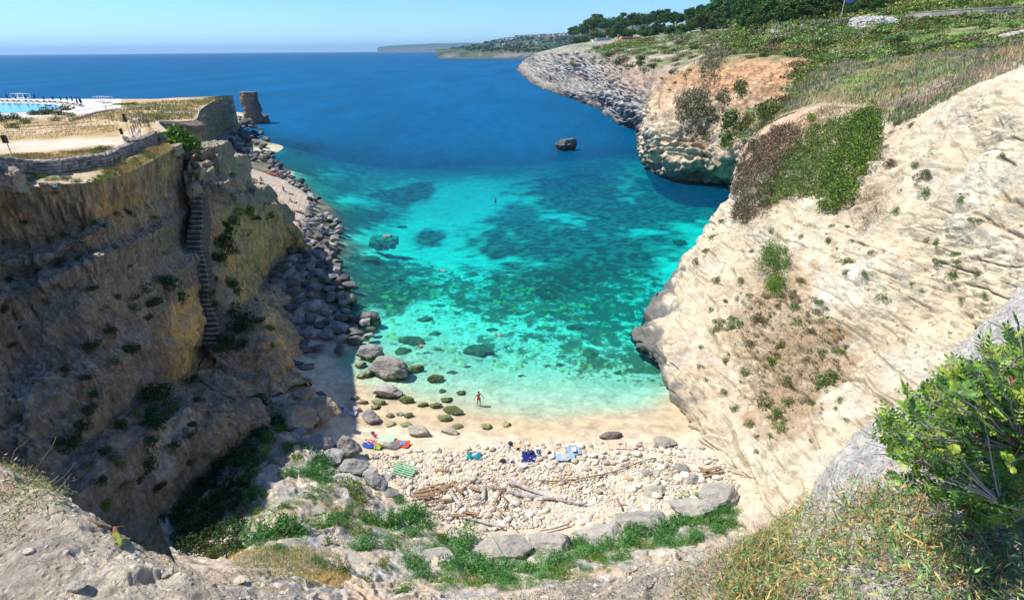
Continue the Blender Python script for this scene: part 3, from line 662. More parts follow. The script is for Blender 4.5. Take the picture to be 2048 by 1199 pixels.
d = (fbm(G0 * .12, 4, seed=602) * 1.2 + st * .5 + ridged(G0 * np.array([.5, .5, .12]), 3, seed=603) * .6) * sstep(-.1, .5, tr)[:, None]
Gt = G0 + Nn * d[..., None]
C = np.ones(Gt.shape) * np.array([.34, .25, .165]); C = mixc(C, (.46, .30, .16), sstep(-.1, .5, fbm(Gt * .12, 4, seed=610)) * sstep(.7, 1.4, tr)[:, None] * .7)
C = mixc(C, (.22, .19, .16), sstep(0, .5, fbm(Gt * np.array([.1, .1, .8]), 3, seed=611)) * .6)
C = mixc(C, (.33, .31, .28), sstep(2.1, 2.5, tr)[:, None] * .8)
gmesh('plateau_cliff', Gt, mat_head, C); register('tip', Gt)

# ---- left plateau
mat_plat = terrain_mat('trodden_earth', fine=2.6, strata=(.6, .6, 1), bump=.4, dist=.08, speck=.25)
rim = rowy((-160,332,26.8),(-80,340,29.3),(0,347,32.4),(60,372,33.5),(130,368,34.5),(200,362,36),(260,343,41),(315,315,48),(350,292,55.7),(352,275,64),(318,243,91),(360,243,97.5),(391,239,104.5),(402,220,140),(425,206,180),(440,200,204),(447,201,215))
r1 = rowy((-160,318,29),(-80,326,31),(0,334,34),(60,345,35.8),(130,343,37.2),(200,338,39),(248,322,43.5),(292,300,50),(322,284,56),(308,265,72),(300,238,92),(340,235,102),(375,231,112),(386,217,145),(415,204,182),(433,198,207),(445,199,216))
r2 = rowh((-160,290,23.9),(-80,290,23.8),(0,290,23.6),(60,285,23.5),(130,280,23.4),(190,275,23.3),(230,270,23.2),(260,262,23),(282,250,22.8),(290,240,22.3),(296,231,21.3),(322,225,20.6),(352,219,19.8),(372,212,18.8),(397,205,17.7),(422,199,16.8),(441,198,15.4))
r3 = rowh((-160,248,20),(-80,247,20),(0,246,20),(60,246,20),(110,244,20.2),(150,242,20.4),(190,236,20.5),(220,228,20.4),(245,222,20.3),(260,217,19.8),(272,213,19.3),(302,209,18.9),(332,206,18.5),(357,202,18),(387,199,17.5),(412,196,16.9),(436,195,15.9))
r35 = rowh((-160,231,18.7),(-80,230.5,18.7),(0,230,18.65),(60,230,18.65),(110,227,18.65),(150,224,18.7),(190,217,18.7),(220,213,18.7),(245,210,18.7),(260,209,18.8),(276,207.5,18.6),(306,204.5,18.4),(336,202.5,18.1),(361,200,17.7),(390,198,17.3),(414,195.5,16.8),(436,194.7,15.8))
r4 = rowh((-160,205,17.6),(-80,204,17.6),(0,203,17.6),(60,203,17.6),(110,203,17.6),(150,203,17.6),(190,203,17.6),(220,203,17.6),(245,203,17.8),(262,203,18),(282,202,18),(312,200,18),(342,199,17.8),(367,198,17.5),(394,197,17.2),(417,195,16.7),(437,194,15.7))
r5 = [p + np.array([-2, 16, -.5]) for p in r4]; r6 = [p + np.array([-4, 8, -18.]) for p in r5]
rows = [[p + (0, 0, -.05) for p in rim], r1, r2, r3, r35, r4, r5, r6]
G0, tr, tc = loft(rows, px=2.2, smooth_rows=False)
G0[..., 2] += (fbm(G0 * .15, 4, seed=701) * .25 + fbm(G0 * .8, 3, seed=702) * .07) * sstep(0, .6, tr)[:, None] * sstep(4.5, 3.5, tr)[:, None]
C = np.ones(G0.shape) * np.array([.46, .33, .17])
C = mixc(C, (.60, .46, .31), sstep(.0, .45, fbm(G0 * np.array([.06, .16, .1]), 4, seed=710)) * .8)
C = mixc(C, (.25, .25, .09), sstep(.1, .6, fbm(G0 * .12 + 5, 4, seed=711)) * .6)
C = mixc(C, (.42, .27, .11), sstep(.1, .6, fbm(G0 * .3 + 7, 4, seed=712)) * .6)
q = proj(G0.reshape(-1, 3)).reshape(G0.shape)
# bare path crossing the grass
pc = np.interp(G0[..., 0], [-80, -45, -36, -33], [PH(0, 293, 23.5)[1] + 8, PH(40, 291, 23.5)[1], PH(200, 288, 23.2)[1], PH(250, 280, 23)[1]])
dpx = np.minimum(np.abs(q[..., 1] - np.interp(q[..., 0], [-160, 0, 120, 230, 275], [300, 294, 290, 284, 262])) / 9, 9)
C = mixc(C, (.68, .55, .43), sstep(1.4, .5, dpx + .5 * fbm(G0 * .5, 3, seed=713)) * sstep(300, 270, q[..., 0]) * .95)
C = mixc(C, (.50, .42, .30), sstep(1.0, .4, tr)[:, None] * .6)
terr_w = sstep(970, 960, G0[..., 0] * 0 + q[..., 0] * 4) * sstep(3.55, 3.9, tr)[:, None]
C = mixc(C, (.80, .77, .72), terr_w * .95)
gmesh('plateau', G0, mat_plat, C); register('plateau', G0)

# ---- rock at the photographer's feet, its skirt going down to the slope
crest = [(-160,875,4.2),(-60,893,3.6),(0,914,3.3),(60,938,3.0),(130,978,2.75),(170,1014,2.6),(235,1050,2.5),(330,1104,2.35),(400,1132,2.3),(450,1131,2.35),(520,1141,2.35),(580,1160,2.3),(650,1181,2.25),(700,1192,2.2),(830,1186,2.2),(1000,1186,2.2),(1060,1180,2.25),(1150,1156,2.4),(1250,1122,2.6),(1330,1091,2.8),(1450,1074,3.0),(1510,1058,3.2),(1570,1030,3.5),(1610,990,3.7),(1655,925,4.0),(1710,850,4.3),(1800,785,4.6),(1900,700,5.0),(1990,612,5.3),(2050,553,5.6),(2140,470,6),(2260,400,6.4)]
cr = rowy(*crest)
def shift(px, dy, Y): return [PY(c[0], c[1] + dy, Yk) for c, Yk in zip(crest, Y)]
r_b = [p + np.array([p[0] * .02, .05, -.20]) for p in cr]
r_c = [p + np.array([p[0] * .06, .25, -1.3]) for p in cr]
r_d = [p + np.array([p[0] * .2, 1.0, -5.5]) for p in cr]
r_e = [p + np.array([p[0] * .4, 2.5, -12]) for p in cr]
r_a = [np.array([p[0] * .62, p[1] * .62, min(30.15, H + (p[2] - H) * .62 - .13)]) for p in cr]
r_0 = [np.array([p[0] * .30, .55, min(30.42, H + (p[2] - H) * .30 - .5)]) for p in cr]
r_00 = [np.array([p[0] * .12, -.6, 30.4]) for p in cr]
def steer(ps, dz): return [p + np.array([0, 0, dz]) for p in ps]
G0, tr, tc = loft([r_00, r_0, r_a, cr, r_b, r_c, r_d, r_e], px=1.5, smooth_rows=False, cmax=110)
G0[..., 2] -= .03 * sstep(.9, 2.6, tr)[:, None]
Nn = gnormal(G0); Nn = Nn * np.sign(Nn[G0.shape[0] // 6, G0.shape[1] // 2, 2])
f1, f2, cid = worley(G0 * np.array([5, 5, 9.]), 840); f1b, f2b, cidb = worley(G0 * 1.6, 850)
lay = ((G0[..., 2] * 14 + G0[..., 0] * 1.2 + fbm(G0 * 1.2, 3, seed=806) * 2.5) % 1.0)
d = fbm(G0 * .9, 4, seed=801) * .08 + ridged(G0 * 2.5, 5, seed=802) * .045 + (cid - .5) * .03 * sstep(0, .15, f2 - f1) - .05 * sstep(.14, 0, f2b - f1b) * sstep(-.2, .3, fbm(G0 * .8, 2, seed=804)) + fbm(G0 * 9, 4, seed=803) * .012 + (np.where(lay < .8, lay / .8, (1 - lay) / .2) - .5) * .018
d = d * .75 - .07 * sstep(1.75, 2.6, tr)[:, None]
Gf = G0 + Nn * d[..., None]
C = np.ones(Gf.shape) * np.array([.56, .49, .40])
C = mixc(C, (.64, .57, .47), sstep(-.1, .5, fbm(Gf * .9, 4, seed=810)) * .7)
C = mixc(C, (.30, .285, .27), sstep(.05, .5, fbm(Gf * 2.2, 5, seed=811)) * .6)
C = mixc(C, (.50, .36, .25), sstep(.25, .6, fbm(Gf * 1.4 + 4, 4, seed=812)) * .5)
C = mixc(C, (.2, .19, .18), sstep(.35, .7, fbm(Gf * 6, 3, seed=813)) * .3); C = C * np.array([1.3, 1.25, 1.15])
C = mixc(C, (.74, .71, .66), sstep(.6, 2.2, Gf[..., 0]) * .75)
mat_fore = terrain_mat('weathered_limestone', fine=26, strata=(6, 6, 22), rot=(.1, .1, 0), bump=1.0, dist=.05, speck=.4, pit=30, con=1.5)
fore = gmesh('rock_ledge', Gf, mat_fore, C); register('fore', Gf)

# ================================================================== LABEL WORDING: which one, by what it stands near
ANCH = [(28,290,'the black sign near the edge of the left plateau'),(100,350,'the dry-stone wall on the left plateau'),(250,310,'the bend of the dry-stone wall'),(350,275,'the fig bush at the cliff top'),(300,240,'the wooden fence'),
 (60,215,'the turquoise pool'),(420,215,'the far tip of the left plateau'),(510,220,'the rock stack in the sea'),(425,300,'the square block above the stairway'),(385,430,'the top of the stairway'),(405,560,'the middle of the stairway'),(430,680,'the foot of the stairway'),
 (200,480,'the cut terraces of the quarry wall'),(60,560,'the stepped corner of the quarry wall'),(150,700,'the fluted quarry slope'),(340,680,'the yellow rock face left of the stairway'),(520,720,'the yellow rock lobe above the shaded sand'),(550,470,'the rounded yellow rock nose'),
 (380,860,'the white-streaked rock mound'),(240,880,'the shaded foot of the quarry wall'),(440,1000,'the dark gully'),(540,1060,'the sunlit edge of the gully'),(600,930,'the grassy ridge above the beach'),(690,880,'the biggest grey boulder'),(740,960,'the rocks beside the driftwood'),(720,1080,'the middle of the green slope'),(600,1130,'the dry yellow grass'),
 (830,1030,'the lower end of the green slope'),(960,1120,'the green slope below the long slabs'),(1050,1085,'the two large slabs below the stones'),(1250,1060,'the row of slabs below the stones'),(1420,1010,'the slabs at the foot of the right cliff'),(1060,990,'the grey tree trunks on the stones'),(870,985,'the stacked brown driftwood'),
 (1057,915,'the navy towel'),(948,913,'the teal towel'),(807,941,'the green pallet'),(780,880,'the pale green towel'),(957,803,'the woman in red'),(775,740,'the large pale boulder in the shallows'),(776,780,'the mossy slab at the water line'),(742,640,'the dark boulder at the end of the rubble'),
 (600,440,'the sunlit paved terrace'),(640,480,'the bend of the boulder bank'),(600,620,'the shaded boulders below the yellow nose'),(690,590,'the slab with a yellow edge'),(560,350,'the far end of the paved terrace'),(520,270,'the black rocks beyond the paved terrace'),(767,475,'the square sunken block'),(959,699,'the dark sunken rock'),
 (1222,868,'the brown rock on the sand'),(1390,850,'the foot of the right cliff'),(1330,640,'the dark ledge of the right cliff'),(1450,700,'the pale lower face of the right cliff'),(1550,540,'the round green bush on the right cliff'),(1600,640,'the brown overgrown patch of the right cliff'),(1560,800,'the lower overgrown gully of the right cliff'),(1740,640,'the pale hollow of the right cliff'),
 (1500,350,'the reddish scrub'),(1700,320,'the big scrub carpet on the right cliff'),(1740,440,'the grey tufts under the scrub carpet'),(1850,540,'the bare upper face of the right cliff'),(1950,350,'the layered rock right of the scrub carpet'),(1560,250,'the orange edge of the inlet'),(1700,180,'the tawny grass brow'),(1900,150,'the grass brow near the rim'),(1787,83,'the dome-shaped bush on the brow'),
 (1740,50,'the grey rubble heap'),(1900,30,'the long concrete wall'),(1610,50,'the short concrete wall'),(1691,15,'the tall post with a blue sign'),(1450,130,'the top of the orange headland'),(1385,215,'the dark bush on the headland face'),(1350,320,'the cream face of the headland'),(1480,250,'the green cleft of the headland'),(1250,200,'the grey sloping shore'),(1120,130,'the point of the grey shore'),(1200,85,'the low white building'),(1255,75,'the red building'),(1350,60,'the pine wood'),(1131,290,'the black rock in the bay')]
def where(px, py):
    k = min(range(len(ANCH)), key=lambda i: (ANCH[i][0] - px) ** 2 + 1.6 * (ANCH[i][1] - py) ** 2)
    dx, dy = px - ANCH[k][0], py - ANCH[k][1]; r = math.hypot(dx, dy)
    rel = 'at' if r < 12 else ('right of' if dx > 0 else 'left of') if abs(dx) > abs(dy) * 1.3 else ('just beneath' if dy > 0 else 'just above') if r < 45 else ('below' if dy > 0 else 'above')
    if rel in ('right of', 'left of') and r < 32: rel = 'close ' + rel
    return rel + ' ' + ANCH[k][2].replace(' of the boulder bank', ' of the bank').replace('the black rocks beyond the paved terrace', 'the far black rocks')
USED = {}
def uniq(lab):
    w = lab.split()
    if len(w) > 15: lab = lab.replace('the boulder bank', 'the bank').replace(' on the left plateau', '').replace('at the water edge ', 'by the water ').replace(' in the shallows', '').replace(' of the right cliff', '').replace('a yellow edge', 'yellow edge').replace(' of the paved terrace', ' of the terrace')
    if len(lab.split()) > 16: print('LONG', lab)
    USED[lab] = USED.get(lab, 0) + 1; return lab

def onground(px, py):
    h = 1.0
    for _ in range(25):
        p = PH(px, py, h); h = .5 * h + .5 * float(ground_h(p[0], p[1]))
    return PH(px, py, h)
def onsurf(name, px, py):
    V, Nn, q = SURF[name]; d2 = (q[:, 0] - px) ** 2 + (q[:, 1] - py) ** 2
    c = np.where(d2 < max(16, d2.min() * 2 + 4))[0]; k = c[np.argmin(q[c, 2])]
    return V[k], Nn[k], q[k, 2]

# ================================================================== ROCKS
import bmesh
def ico(n):
    bm = bmesh.new(); bmesh.ops.create_icosphere(bm, subdivisions=n, radius=1.0)
    V = np.array([v.co[:] for v in bm.verts]); Fc = np.array([[v.index for v in f.verts] for f in bm.faces]); bm.free(); return V, Fc
ICO = {k: ico(k) for k in (2, 3, 4, 5)}
def rockmesh(name, seed, mat, lvl=5, planes=9, cut=.62, flat=1.0, rough=.10, layer=0.0):
    V, Fc = ICO[lvl]; rs = np.random.RandomState(seed); P = V * np.array([1.0, rs.uniform(.62, .85), rs.uniform(.5, .7) * flat]) * 1.15
    for k in range(planes):
        nn = rs.normal(size=3); nn /= np.linalg.norm(nn); sup = np.abs(P @ nn).max(); lim = sup * rs.uniform(cut, .92)
        s = P @ nn - lim; P = P - np.where(s > 0, s * .93, 0)[:, None] * nn
    nrm = P / (np.linalg.norm(P, axis=1, keepdims=True) + 1e-9)
    P = P + nrm * (fbm(P * 1.6 + seed, 4, seed=seed) * rough + ridged(P * 3.5 + seed, 3, seed=seed + 9) * rough * .35)[:, None]
    if layer: P = P + nrm * np.array([1, 1, 0]) * (((P[:, 2] * 7 + fbm(P, 2, seed=seed) * .8) % 1) * layer)[:, None]
    P[:, 2] -= P[:, 2].min(); P[:, 2] -= .12 * P[:, 2].max(); s = np.abs(P[:, 0]).max(); P /= s
    return mesh_np(name, P, Fc, mat, 'stone' in name or 'sunken' in name)
def rock_mat(name, base, second, algae=True, fine=5.0):
    m, n, l, b = newmat(name)
    oi = N(n, 'ObjectInfo'); g = N(n, 'NewGeometry'); sep = N(n, 'SeparateXYZ'); l.new(g.outputs['Position'], sep.inputs[0])
    wp = N(n, 'VectorMath', operation='SCALE'); l.new(g.outputs['Position'], wp.inputs[0]); wp.inputs['Scale'].default_value = 1.0
    n1 = noise_node(n, l, wp.outputs[0], fine * .25, 6, .65); n2 = noise_node(n, l, wp.outputs[0], fine, 8, .7)
    c = mix(n, l, tuple(base), tuple(second), mrange(n, l, n1.outputs[0], .4, .6, 0, 1))
    c = mix(n, l, c, oi.outputs['Color'], 1.0, 'MULTIPLY')
    c = mulcol(n, l, c, mrange(n, l, oi.outputs['Random'], 0, 1, .72, 1.25)); c = mulcol(n, l, c, mrange(n, l, n2.outputs[0], .28, .7, .6, 1.25))
    if algae:
        ad = N(n, 'Math', operation='MULTIPLY_ADD'); l.new(n1.outputs[0], ad.inputs[0]); ad.inputs[1].default_value = -1.4; l.new(sep.outputs[2], ad.inputs[2])
        wet = mrange(n, l, ad.outputs[0], -.52, -.34, 1, 0)
        c = mix(n, l, c, mix(n, l, (.045, .04, .03), (.13, .17, .03), mrange(n, l, n2.outputs[0], .4, .6, 0, 1)), wet)
    l.new(c, b.inputs['Base Color']); b.inputs['Roughness'].default_value = .85; b.inputs['Specular IOR Level'].default_value = .25
    bp = N(n, 'Bump'); bp.inputs['Strength'].default_value = .8; bp.inputs['Distance'].default_value = .06; l.new(n2.outputs[0], bp.inputs['Height']); l.new(bp.outputs[0], b.inputs['Normal'])
    return m
mat_grey = rock_mat('grey_boulder', (.35, .335, .315), (.22, .215, .215))
mat_dark = rock_mat('dark_boulder', (.19, .18, .175), (.10, .098, .10))
mat_slab = rock_mat('pale_slab', (.40, .375, .33), (.30, .29, .27), fine=7)
mat_peb = rock_mat('bleached_stone', (.70, .62, .52), (.60, .54, .46), algae=False, fine=7)
mat_sunk = rock_mat('sunken_rock', (.17, .17, .08), (.07, .07, .04), algae=False)
BOU = [rockmesh('boulder_mesh', 40 + k, mat_grey, 4, 16, .55, 1.0, .07) for k in range(9)]
BOUD = [rockmesh('boulder_mesh', 80 + k, mat_dark, 4, 16, .55, 1.0, .08) for k in range(6)]
BIG = [rockmesh('big_boulder_mesh', 120 + k, mat_grey, 5, 14, .55, 1.1, .14, .04) for k in range(5)]
SLAB = [rockmesh('slab_mesh', 150 + k, mat_slab, 5, 15, .52, .46, .11, .05) for k in range(8)]
SUNK = [rockmesh('sunken_mesh', 180 + k, mat_sunk, 4, 8, .6, .6, .14) for k in range(4)]
PEB = [rockmesh('stone_mesh', 210 + k, mat_peb, 3, 6, .68, .75, .06) for k in range(8)]
rnd = random.Random(5)
def put_rock(kind, px, py, wpx, label, cat='boulder', group=None, tall=1.0, name='boulder', rz=None, color=None, depthk=1.0, base=None, sink=0.0, k=None, tilt=0.12):
    p = base if base is not None else onground(px, py)
    dist = proj(p)[0, 2]; s = wpx * dist / F / 2
    me = kind[k if k is not None else rnd.randrange(len(kind))]
    o = link(name, me, loc=(p[0], p[1], p[2] - sink)); o.scale = (s, s * depthk, s * tall)
    o.rotation_euler = (rnd.uniform(-tilt, tilt), rnd.uniform(-tilt, tilt), rnd.uniform(-.35, .35) if rz is None else rz)
    if color: o.color = tuple(color) + (1,)
    tag(o, label, cat, group); return o
G1 = 'rocks lying in the shallows'
for (kd, px, py, w, tl, col, lab, rz) in [
 (BIG,742,716,58,.85,(1,1,1),'grey layered boulder at the top of the rocks in the shallows',.1),(BIG,779,752,86,.8,(1.25,1.22,1.15),'largest pale grey boulder in the shallows with an algae-covered shoulder',-.2),
 (SLAB,733,752,42,1.2,(.8,.95,.6),'mossy split rock left of the largest pale boulder',.4),(SLAB,777,790,64,1.5,(1.05,1,1),'flat-topped grey slab with a green mossy foot at the water line',.1),(BOU,722,733,24,.9,(1,1,1),'small grey rock wedged between the two big shallow-water boulders',.3),
 (BOUD,743,652,56,1.0,(1,1,1),'dark boulder with a green foot at the seaward end of the rubble',0),(BOU,712,686,42,.8,(1,1,.8),'mossy pale rock left of the swimmers at the sand edge',.3),(BOU,686,678,30,.8,(.9,.95,.7),'small mossy rock on the sand edge under the dark rubble',.3),
 (BIG,692,608,54,.8,(1.1,1.05,.9),'broad slab with a yellow algae edge at the side of the boulder bank',-.3),(BOU,697,640,40,.7,(.8,.9,.6),'mossy rock between the dark boulder and the yellow-edged slab',.3),
 (SLAB,830,742,42,1.3,(.5,.48,.33),'brown sunken rock right of the largest pale boulder',.1),(BIG,870,762,36,.7,(.32,.34,.22),'round dark rock alone in the clear shallows',0),
 (SLAB,813,803,34,1.6,(.42,.5,.2),'green algae rock right of the mossy slab',-.3),(SLAB,846,811,24,1.5,(.38,.46,.18),'small green algae rock at the water edge',.1),(SLAB,872,814,26,1.3,(.35,.42,.17),'thin dark green rock left of the mossy rock pile',.1),
 (BOU,906,824,46,.6,(.42,.52,.2),'long mossy rock nearest the woman in red',-.3),(BOU,890,839,30,.75,(.55,.62,.3),'pyramid-shaped mossy rock on wet sand',0),(BOU,893,819,16,.9,(1.2,.9,.65),'orange-brown stone leaning on the long mossy rock',0),(SLAB,893,801,26,1.1,(.42,.5,.2),'flat green rock in ankle-deep water behind the mossy pile',0),
 (SLAB,922,787,20,1.4,(.9,.95,.6),'small pale sunken stone behind the woman in red',0),(SLAB,884,783,18,1.1,(1.1,1.1,.9),'pale flat stone under clear shallow water',0),
 (BIG,739,840,52,.75,(1.15,1.1,1.0),'ridged grey boulder lying alone on dry sand',-.5),(BOU,709,797,20,.8,(1.3,1.25,1.1),'white-topped stone on sand near the shade edge',0),(BOU,726,806,24,.7,(1.3,1.0,.75),'reddish beige stone on sand below the mossy slab',0),(SLAB,758,806,36,1.2,(.7,.8,.45),'long green-backed slab on sand below the mossy slab',-.5),
 (SLAB,751,816,22,1.3,(1.1,1.1,.9),'pale plate of rock beside the green-backed slab',0),(BOU,782,833,20,.7,(.9,1,.7),'small mossy stone left of the two round stones',0),(BOU,800,829,16,1.0,(1.1,1.1,1),'round grey stone touching the mossy lump',0),(BOU,817,833,20,.8,(.4,.5,.2),'round green mossy lump on wet sand',0),
 (SLAB,835,866,54,1.0,(1.2,1.15,1),'flat beige slab on sand above the stones',-.1),(SLAB,901,864,40,1.1,(1.2,1.1,.95),'cracked beige slab right of the flat beige slab',-.2),(SLAB,913,855,28,1.0,(.7,.78,.4),'green-tinted slab pointing right on the sand',.4),(SLAB,812,850,24,1.0,(.7,.78,.4),'greenish flat stone on wet sand',0),(SLAB,780,850,28,.8,(.9,1,.6),'thin greenish plate beside the ridged boulder',0),
 (BOU,711,822,24,.8,(1.35,1.3,1.2),'white stone above the blue towel',0),(BOU,672,813,24,.8,(1.5,1.45,1.3),'white block at the corner of the brown rock',0),(SLAB,975,855,28,1.0,(.8,.95,.5),'olive flat stone at the wet sand right of the pile',0),(SLAB,1012,850,22,1.0,(1,1.1,.6),'small yellow-green stone at the water line of the bay',0),
 (SLAB,1222,874,50,1.0,(.65,.58,.5),'brown rock lying on the sand right of the bay',0),(SLAB,1325,890,56,1.1,(1.0,.95,.85),'long low grey rock close to the right cliff',.1),(BOU,1240,890,12,.8,(.9,.9,.8),'little grey stone by the brown rock',0),
 (BIG,1357,940,44,.5,(1.1,1.05,.95),'rounded grey boulder among the right-hand stones',0),(BIG,1385,962,40,.6,(1.1,1.05,.95),'lumpy grey boulder below the rounded one',.4),(SLAB,1290,948,30,1.2,(1.1,1.05,.95),'broad grey stone in the middle of the right-hand stones',0),(SLAB,1308,985,52,1.0,(1.15,1.1,1.0),'wide flat pale boulder above the long slabs',0),
 (BOU,780,893,42,.7,(1.1,1.05,.95),'grey boulder the sunbather leans against',0),(SLAB,740,914,34,.8,(1.3,1.15,.95),'beige rock behind the sunbathers',0),(SLAB,1228,1050,50,.8,(1.3,1.2,1),'pale flat stone above the two large slabs',0)]:
    put_rock(kd, px, py, w, lab, 'rock' if kd in (SLAB, BOU) else 'boulder', G1 if py < 850 else 'rocks lying on the beach', tl, 'rock' if kd in (SLAB, BOU) else 'boulder', rz, col, .8, sink=.05)
for (px, py, w, tl, lab, mt) in [
 (959,705,66,.8,'big round sunken rock dark against the turquoise shallows',SUNK),(826,684,60,.6,'broad sunken rock beside the leaning swimmer',SUNK),(803,704,42,.5,'pale sunken slab left of the leaning swimmer',SLAB),(870,668,28,.6,'small sunken rock above the leaning swimmer',SUNK),
 (1182,712,34,.7,'sunken rock in the middle of the green shallows',SUNK),(1120,730,22,.6,'small sunken rock right of the bay centre',SUNK),(1045,752,20,.5,'flat sunken stone near the sandy shallows',SUNK),(905,745,26,.6,'sunken stone right of the round dark rock',SUNK),(935,733,18,.5,'small sunken stone below the big round rock',SUNK),
(1360,488,34,1.0,'pale sunken rock beside the right cliff',SLAB),(800,455,28,.5,'pale sunken rock behind the square block',SLAB),(735,520,50,.5,'pale sunken slab between the bank and the square block',SLAB),(790,560,40,.6,'sunken rock below the square block',SUNK),
 (1235,745,22,.6,'dark sunken stone among green cobbles',SUNK),(1295,700,30,.6,'sunken rock under the dark ledge',SUNK),(1000,735,14,.6,'little sunken stone near the swimmer',SUNK),(850,640,36,.6,'sunken rock left of the bright shallows',SUNK),(880,700,24,.5,'sunken rock between the leaning swimmer and the big round rock',SUNK),(985,660,26,.6,'sunken rock beside the splashing swimmer',SUNK),(1150,655,36,.6,'sunken rock in the green water near the right cliff',SUNK)]:
    b_ = None
    if py < 500 or py == 487: b_ = None
    p = onground(px, py)
    put_rock(mt, px, py, w, lab, 'rock', 'sunken rocks seen through the water', tl, 'sunken_rock', None, (1.1, 1.05, .8) if mt is SLAB else None, .8, base=(PH(px, py, -1.9) if py == 487 else p), sink=.1 if py != 487 else .2)
def boxrock(name, c, d, rz, rx, mat, label, cat, group=None, amp=.12, seed=1, color=None, n=14):
    V = []; g = np.linspace(-1, 1, n); Fq = []; k = 0
    for ax in range(3):
        for s in (-1, 1):
            A, B_ = np.meshgrid(g, g, indexing='ij'); P = np.zeros((n, n, 3)); P[..., ax] = s; P[..., (ax + 1) % 3] = A; P[..., (ax + 2) % 3] = B_
            f = gfaces(n, n) + k; Fq.append(f if s < 0 else f[:, ::-1]); V.append(P.reshape(-1, 3)); k += n * n
    V = np.concatenate(V); Pd = V * np.array(d) / 2; r_ = np.linalg.norm(V, axis=1, keepdims=True); Pd = Pd * (1 - .05 * (r_ - 1) ** 1.5); nn = V / r_
    Pd = Pd + nn * (fbm(Pd * 1.3 + seed * 3, 4, seed=seed) * amp + ridged(Pd * 3 + seed, 2, seed=seed) * amp * .4)[:, None]
    o = link(name, mesh_np(name, Pd, np.concatenate(Fq), mat, False), loc=c); o.rotation_euler = (rx, 0, rz)
    if color: o.color = tuple(color) + (1,)
    tag(o, label, cat, group); return o
boxrock('sunken_block', PH(768, 484, -1.0), (4.8, 3.2, 1.3), -.12, .16, rock_mat('sunken_stone', (.30, .28, .19), (.20, .20, .13), algae=False), 'large square sunken block with its far edge just above water', 'rock', None, .45, 3, (1, 1, 1), 26)
gb = 'squared blocks left by the quarry on the spur'
mat_cut = rock_mat('cut_rock', (.40, .32, .23), (.30, .25, .19), algae=False, fine=3)
for i, (px, py, Y, d, rz, lab) in enumerate([(423,322,63.5,(3.6,4.5,4.0),.1,'big square block standing on top of the quarry spur'),(436,306,67,(3.2,3,2.0),.25,'flat-topped block behind the big square one'),(462,340,69,(2.2,4.5,3.6),-.35,'leaning block right of the big square one'),(405,350,59.5,(2.2,2.2,1.2),.3,'low block between the corridor and the big square block'),(398,333,60.5,(2.6,1.6,1.0),-.2,'thin slab left of the big square block'),(425,374,59.5,(3.8,2.4,1.3),.15,'ledge block stepping down below the big square block'),(455,396,62.5,(3.6,2.2,1.2),-.1,'long ledge block on the sunny shoulder of the spur'),(500,385,72.5,(4.5,3.2,1.6),-.3,'broad block with plants at the seaward shoulder of the spur')]):
    boxrock('cut_block', PY(px, py, Y), tuple(v * .92 for v in d), rz, 0, mat_cut, lab, 'block', gb, .40, 20 + i, None, 24)
for i, (px, py, Y, d, rz, lab) in enumerate([(343,300,55,(1.5,2.0,.8),.2,'square block at the right end of the quarry rim'),(18,362,32.6,(1.2,1.0,1.2),.2,'cracked block on the rim at the left edge')]):
    boxrock('cut_block', PY(px, py, Y), d, rz, 0, mat_cut, lab, 'block', 'squared blocks left by the quarry on the wall', .3, 40 + i, (1, .95, .92), 20)
mat_brown = rock_mat('brown_rock', (.42, .33, .24), (.34, .25, .16), algae=False, fine=3)
BRN = [rockmesh('brown_rock_mesh', 260 + k, mat_brown, 5, 14, .55, 1.2, .16, .05) for k in range(3)]
for (px, py, w, tl, kd, lab) in [(637,838,100,.85,BRN,'brown rock corner where the shaded path meets the sand'),(596,850,80,.7,BRN,'brown rock behind the brown rock corner'),(604,806,66,.7,BRN,'low brown rock on the shaded path'),(566,822,70,.6,BRN,'brown rock at the head of the gully bushes'),(640,790,30,.6,BOUD,'dark rock at the shade edge above the brown corner'),(600,700,56,.5,BOUD,'flat dark rock in the shade under the yellow lobe'),(622,672,46,.7,BOU,'grey rock at the foot of the shaded boulders'),(585,726,44,.4,BOUD,'low dark rock under the yellow lobe'),(612,735,40,.35,BOUD,'flat dark rock on the shaded sand'),(620,712,30,.5,BOU,'small rock on the shaded sand'),(606,765,34,.4,BRN,'low brown rock below the yellow lobe')]:
    put_rock(kd, px, py, w, lab, 'boulder', 'rocks on the shaded sand', tl, 'boulder', None, None, .85, sink=.15)
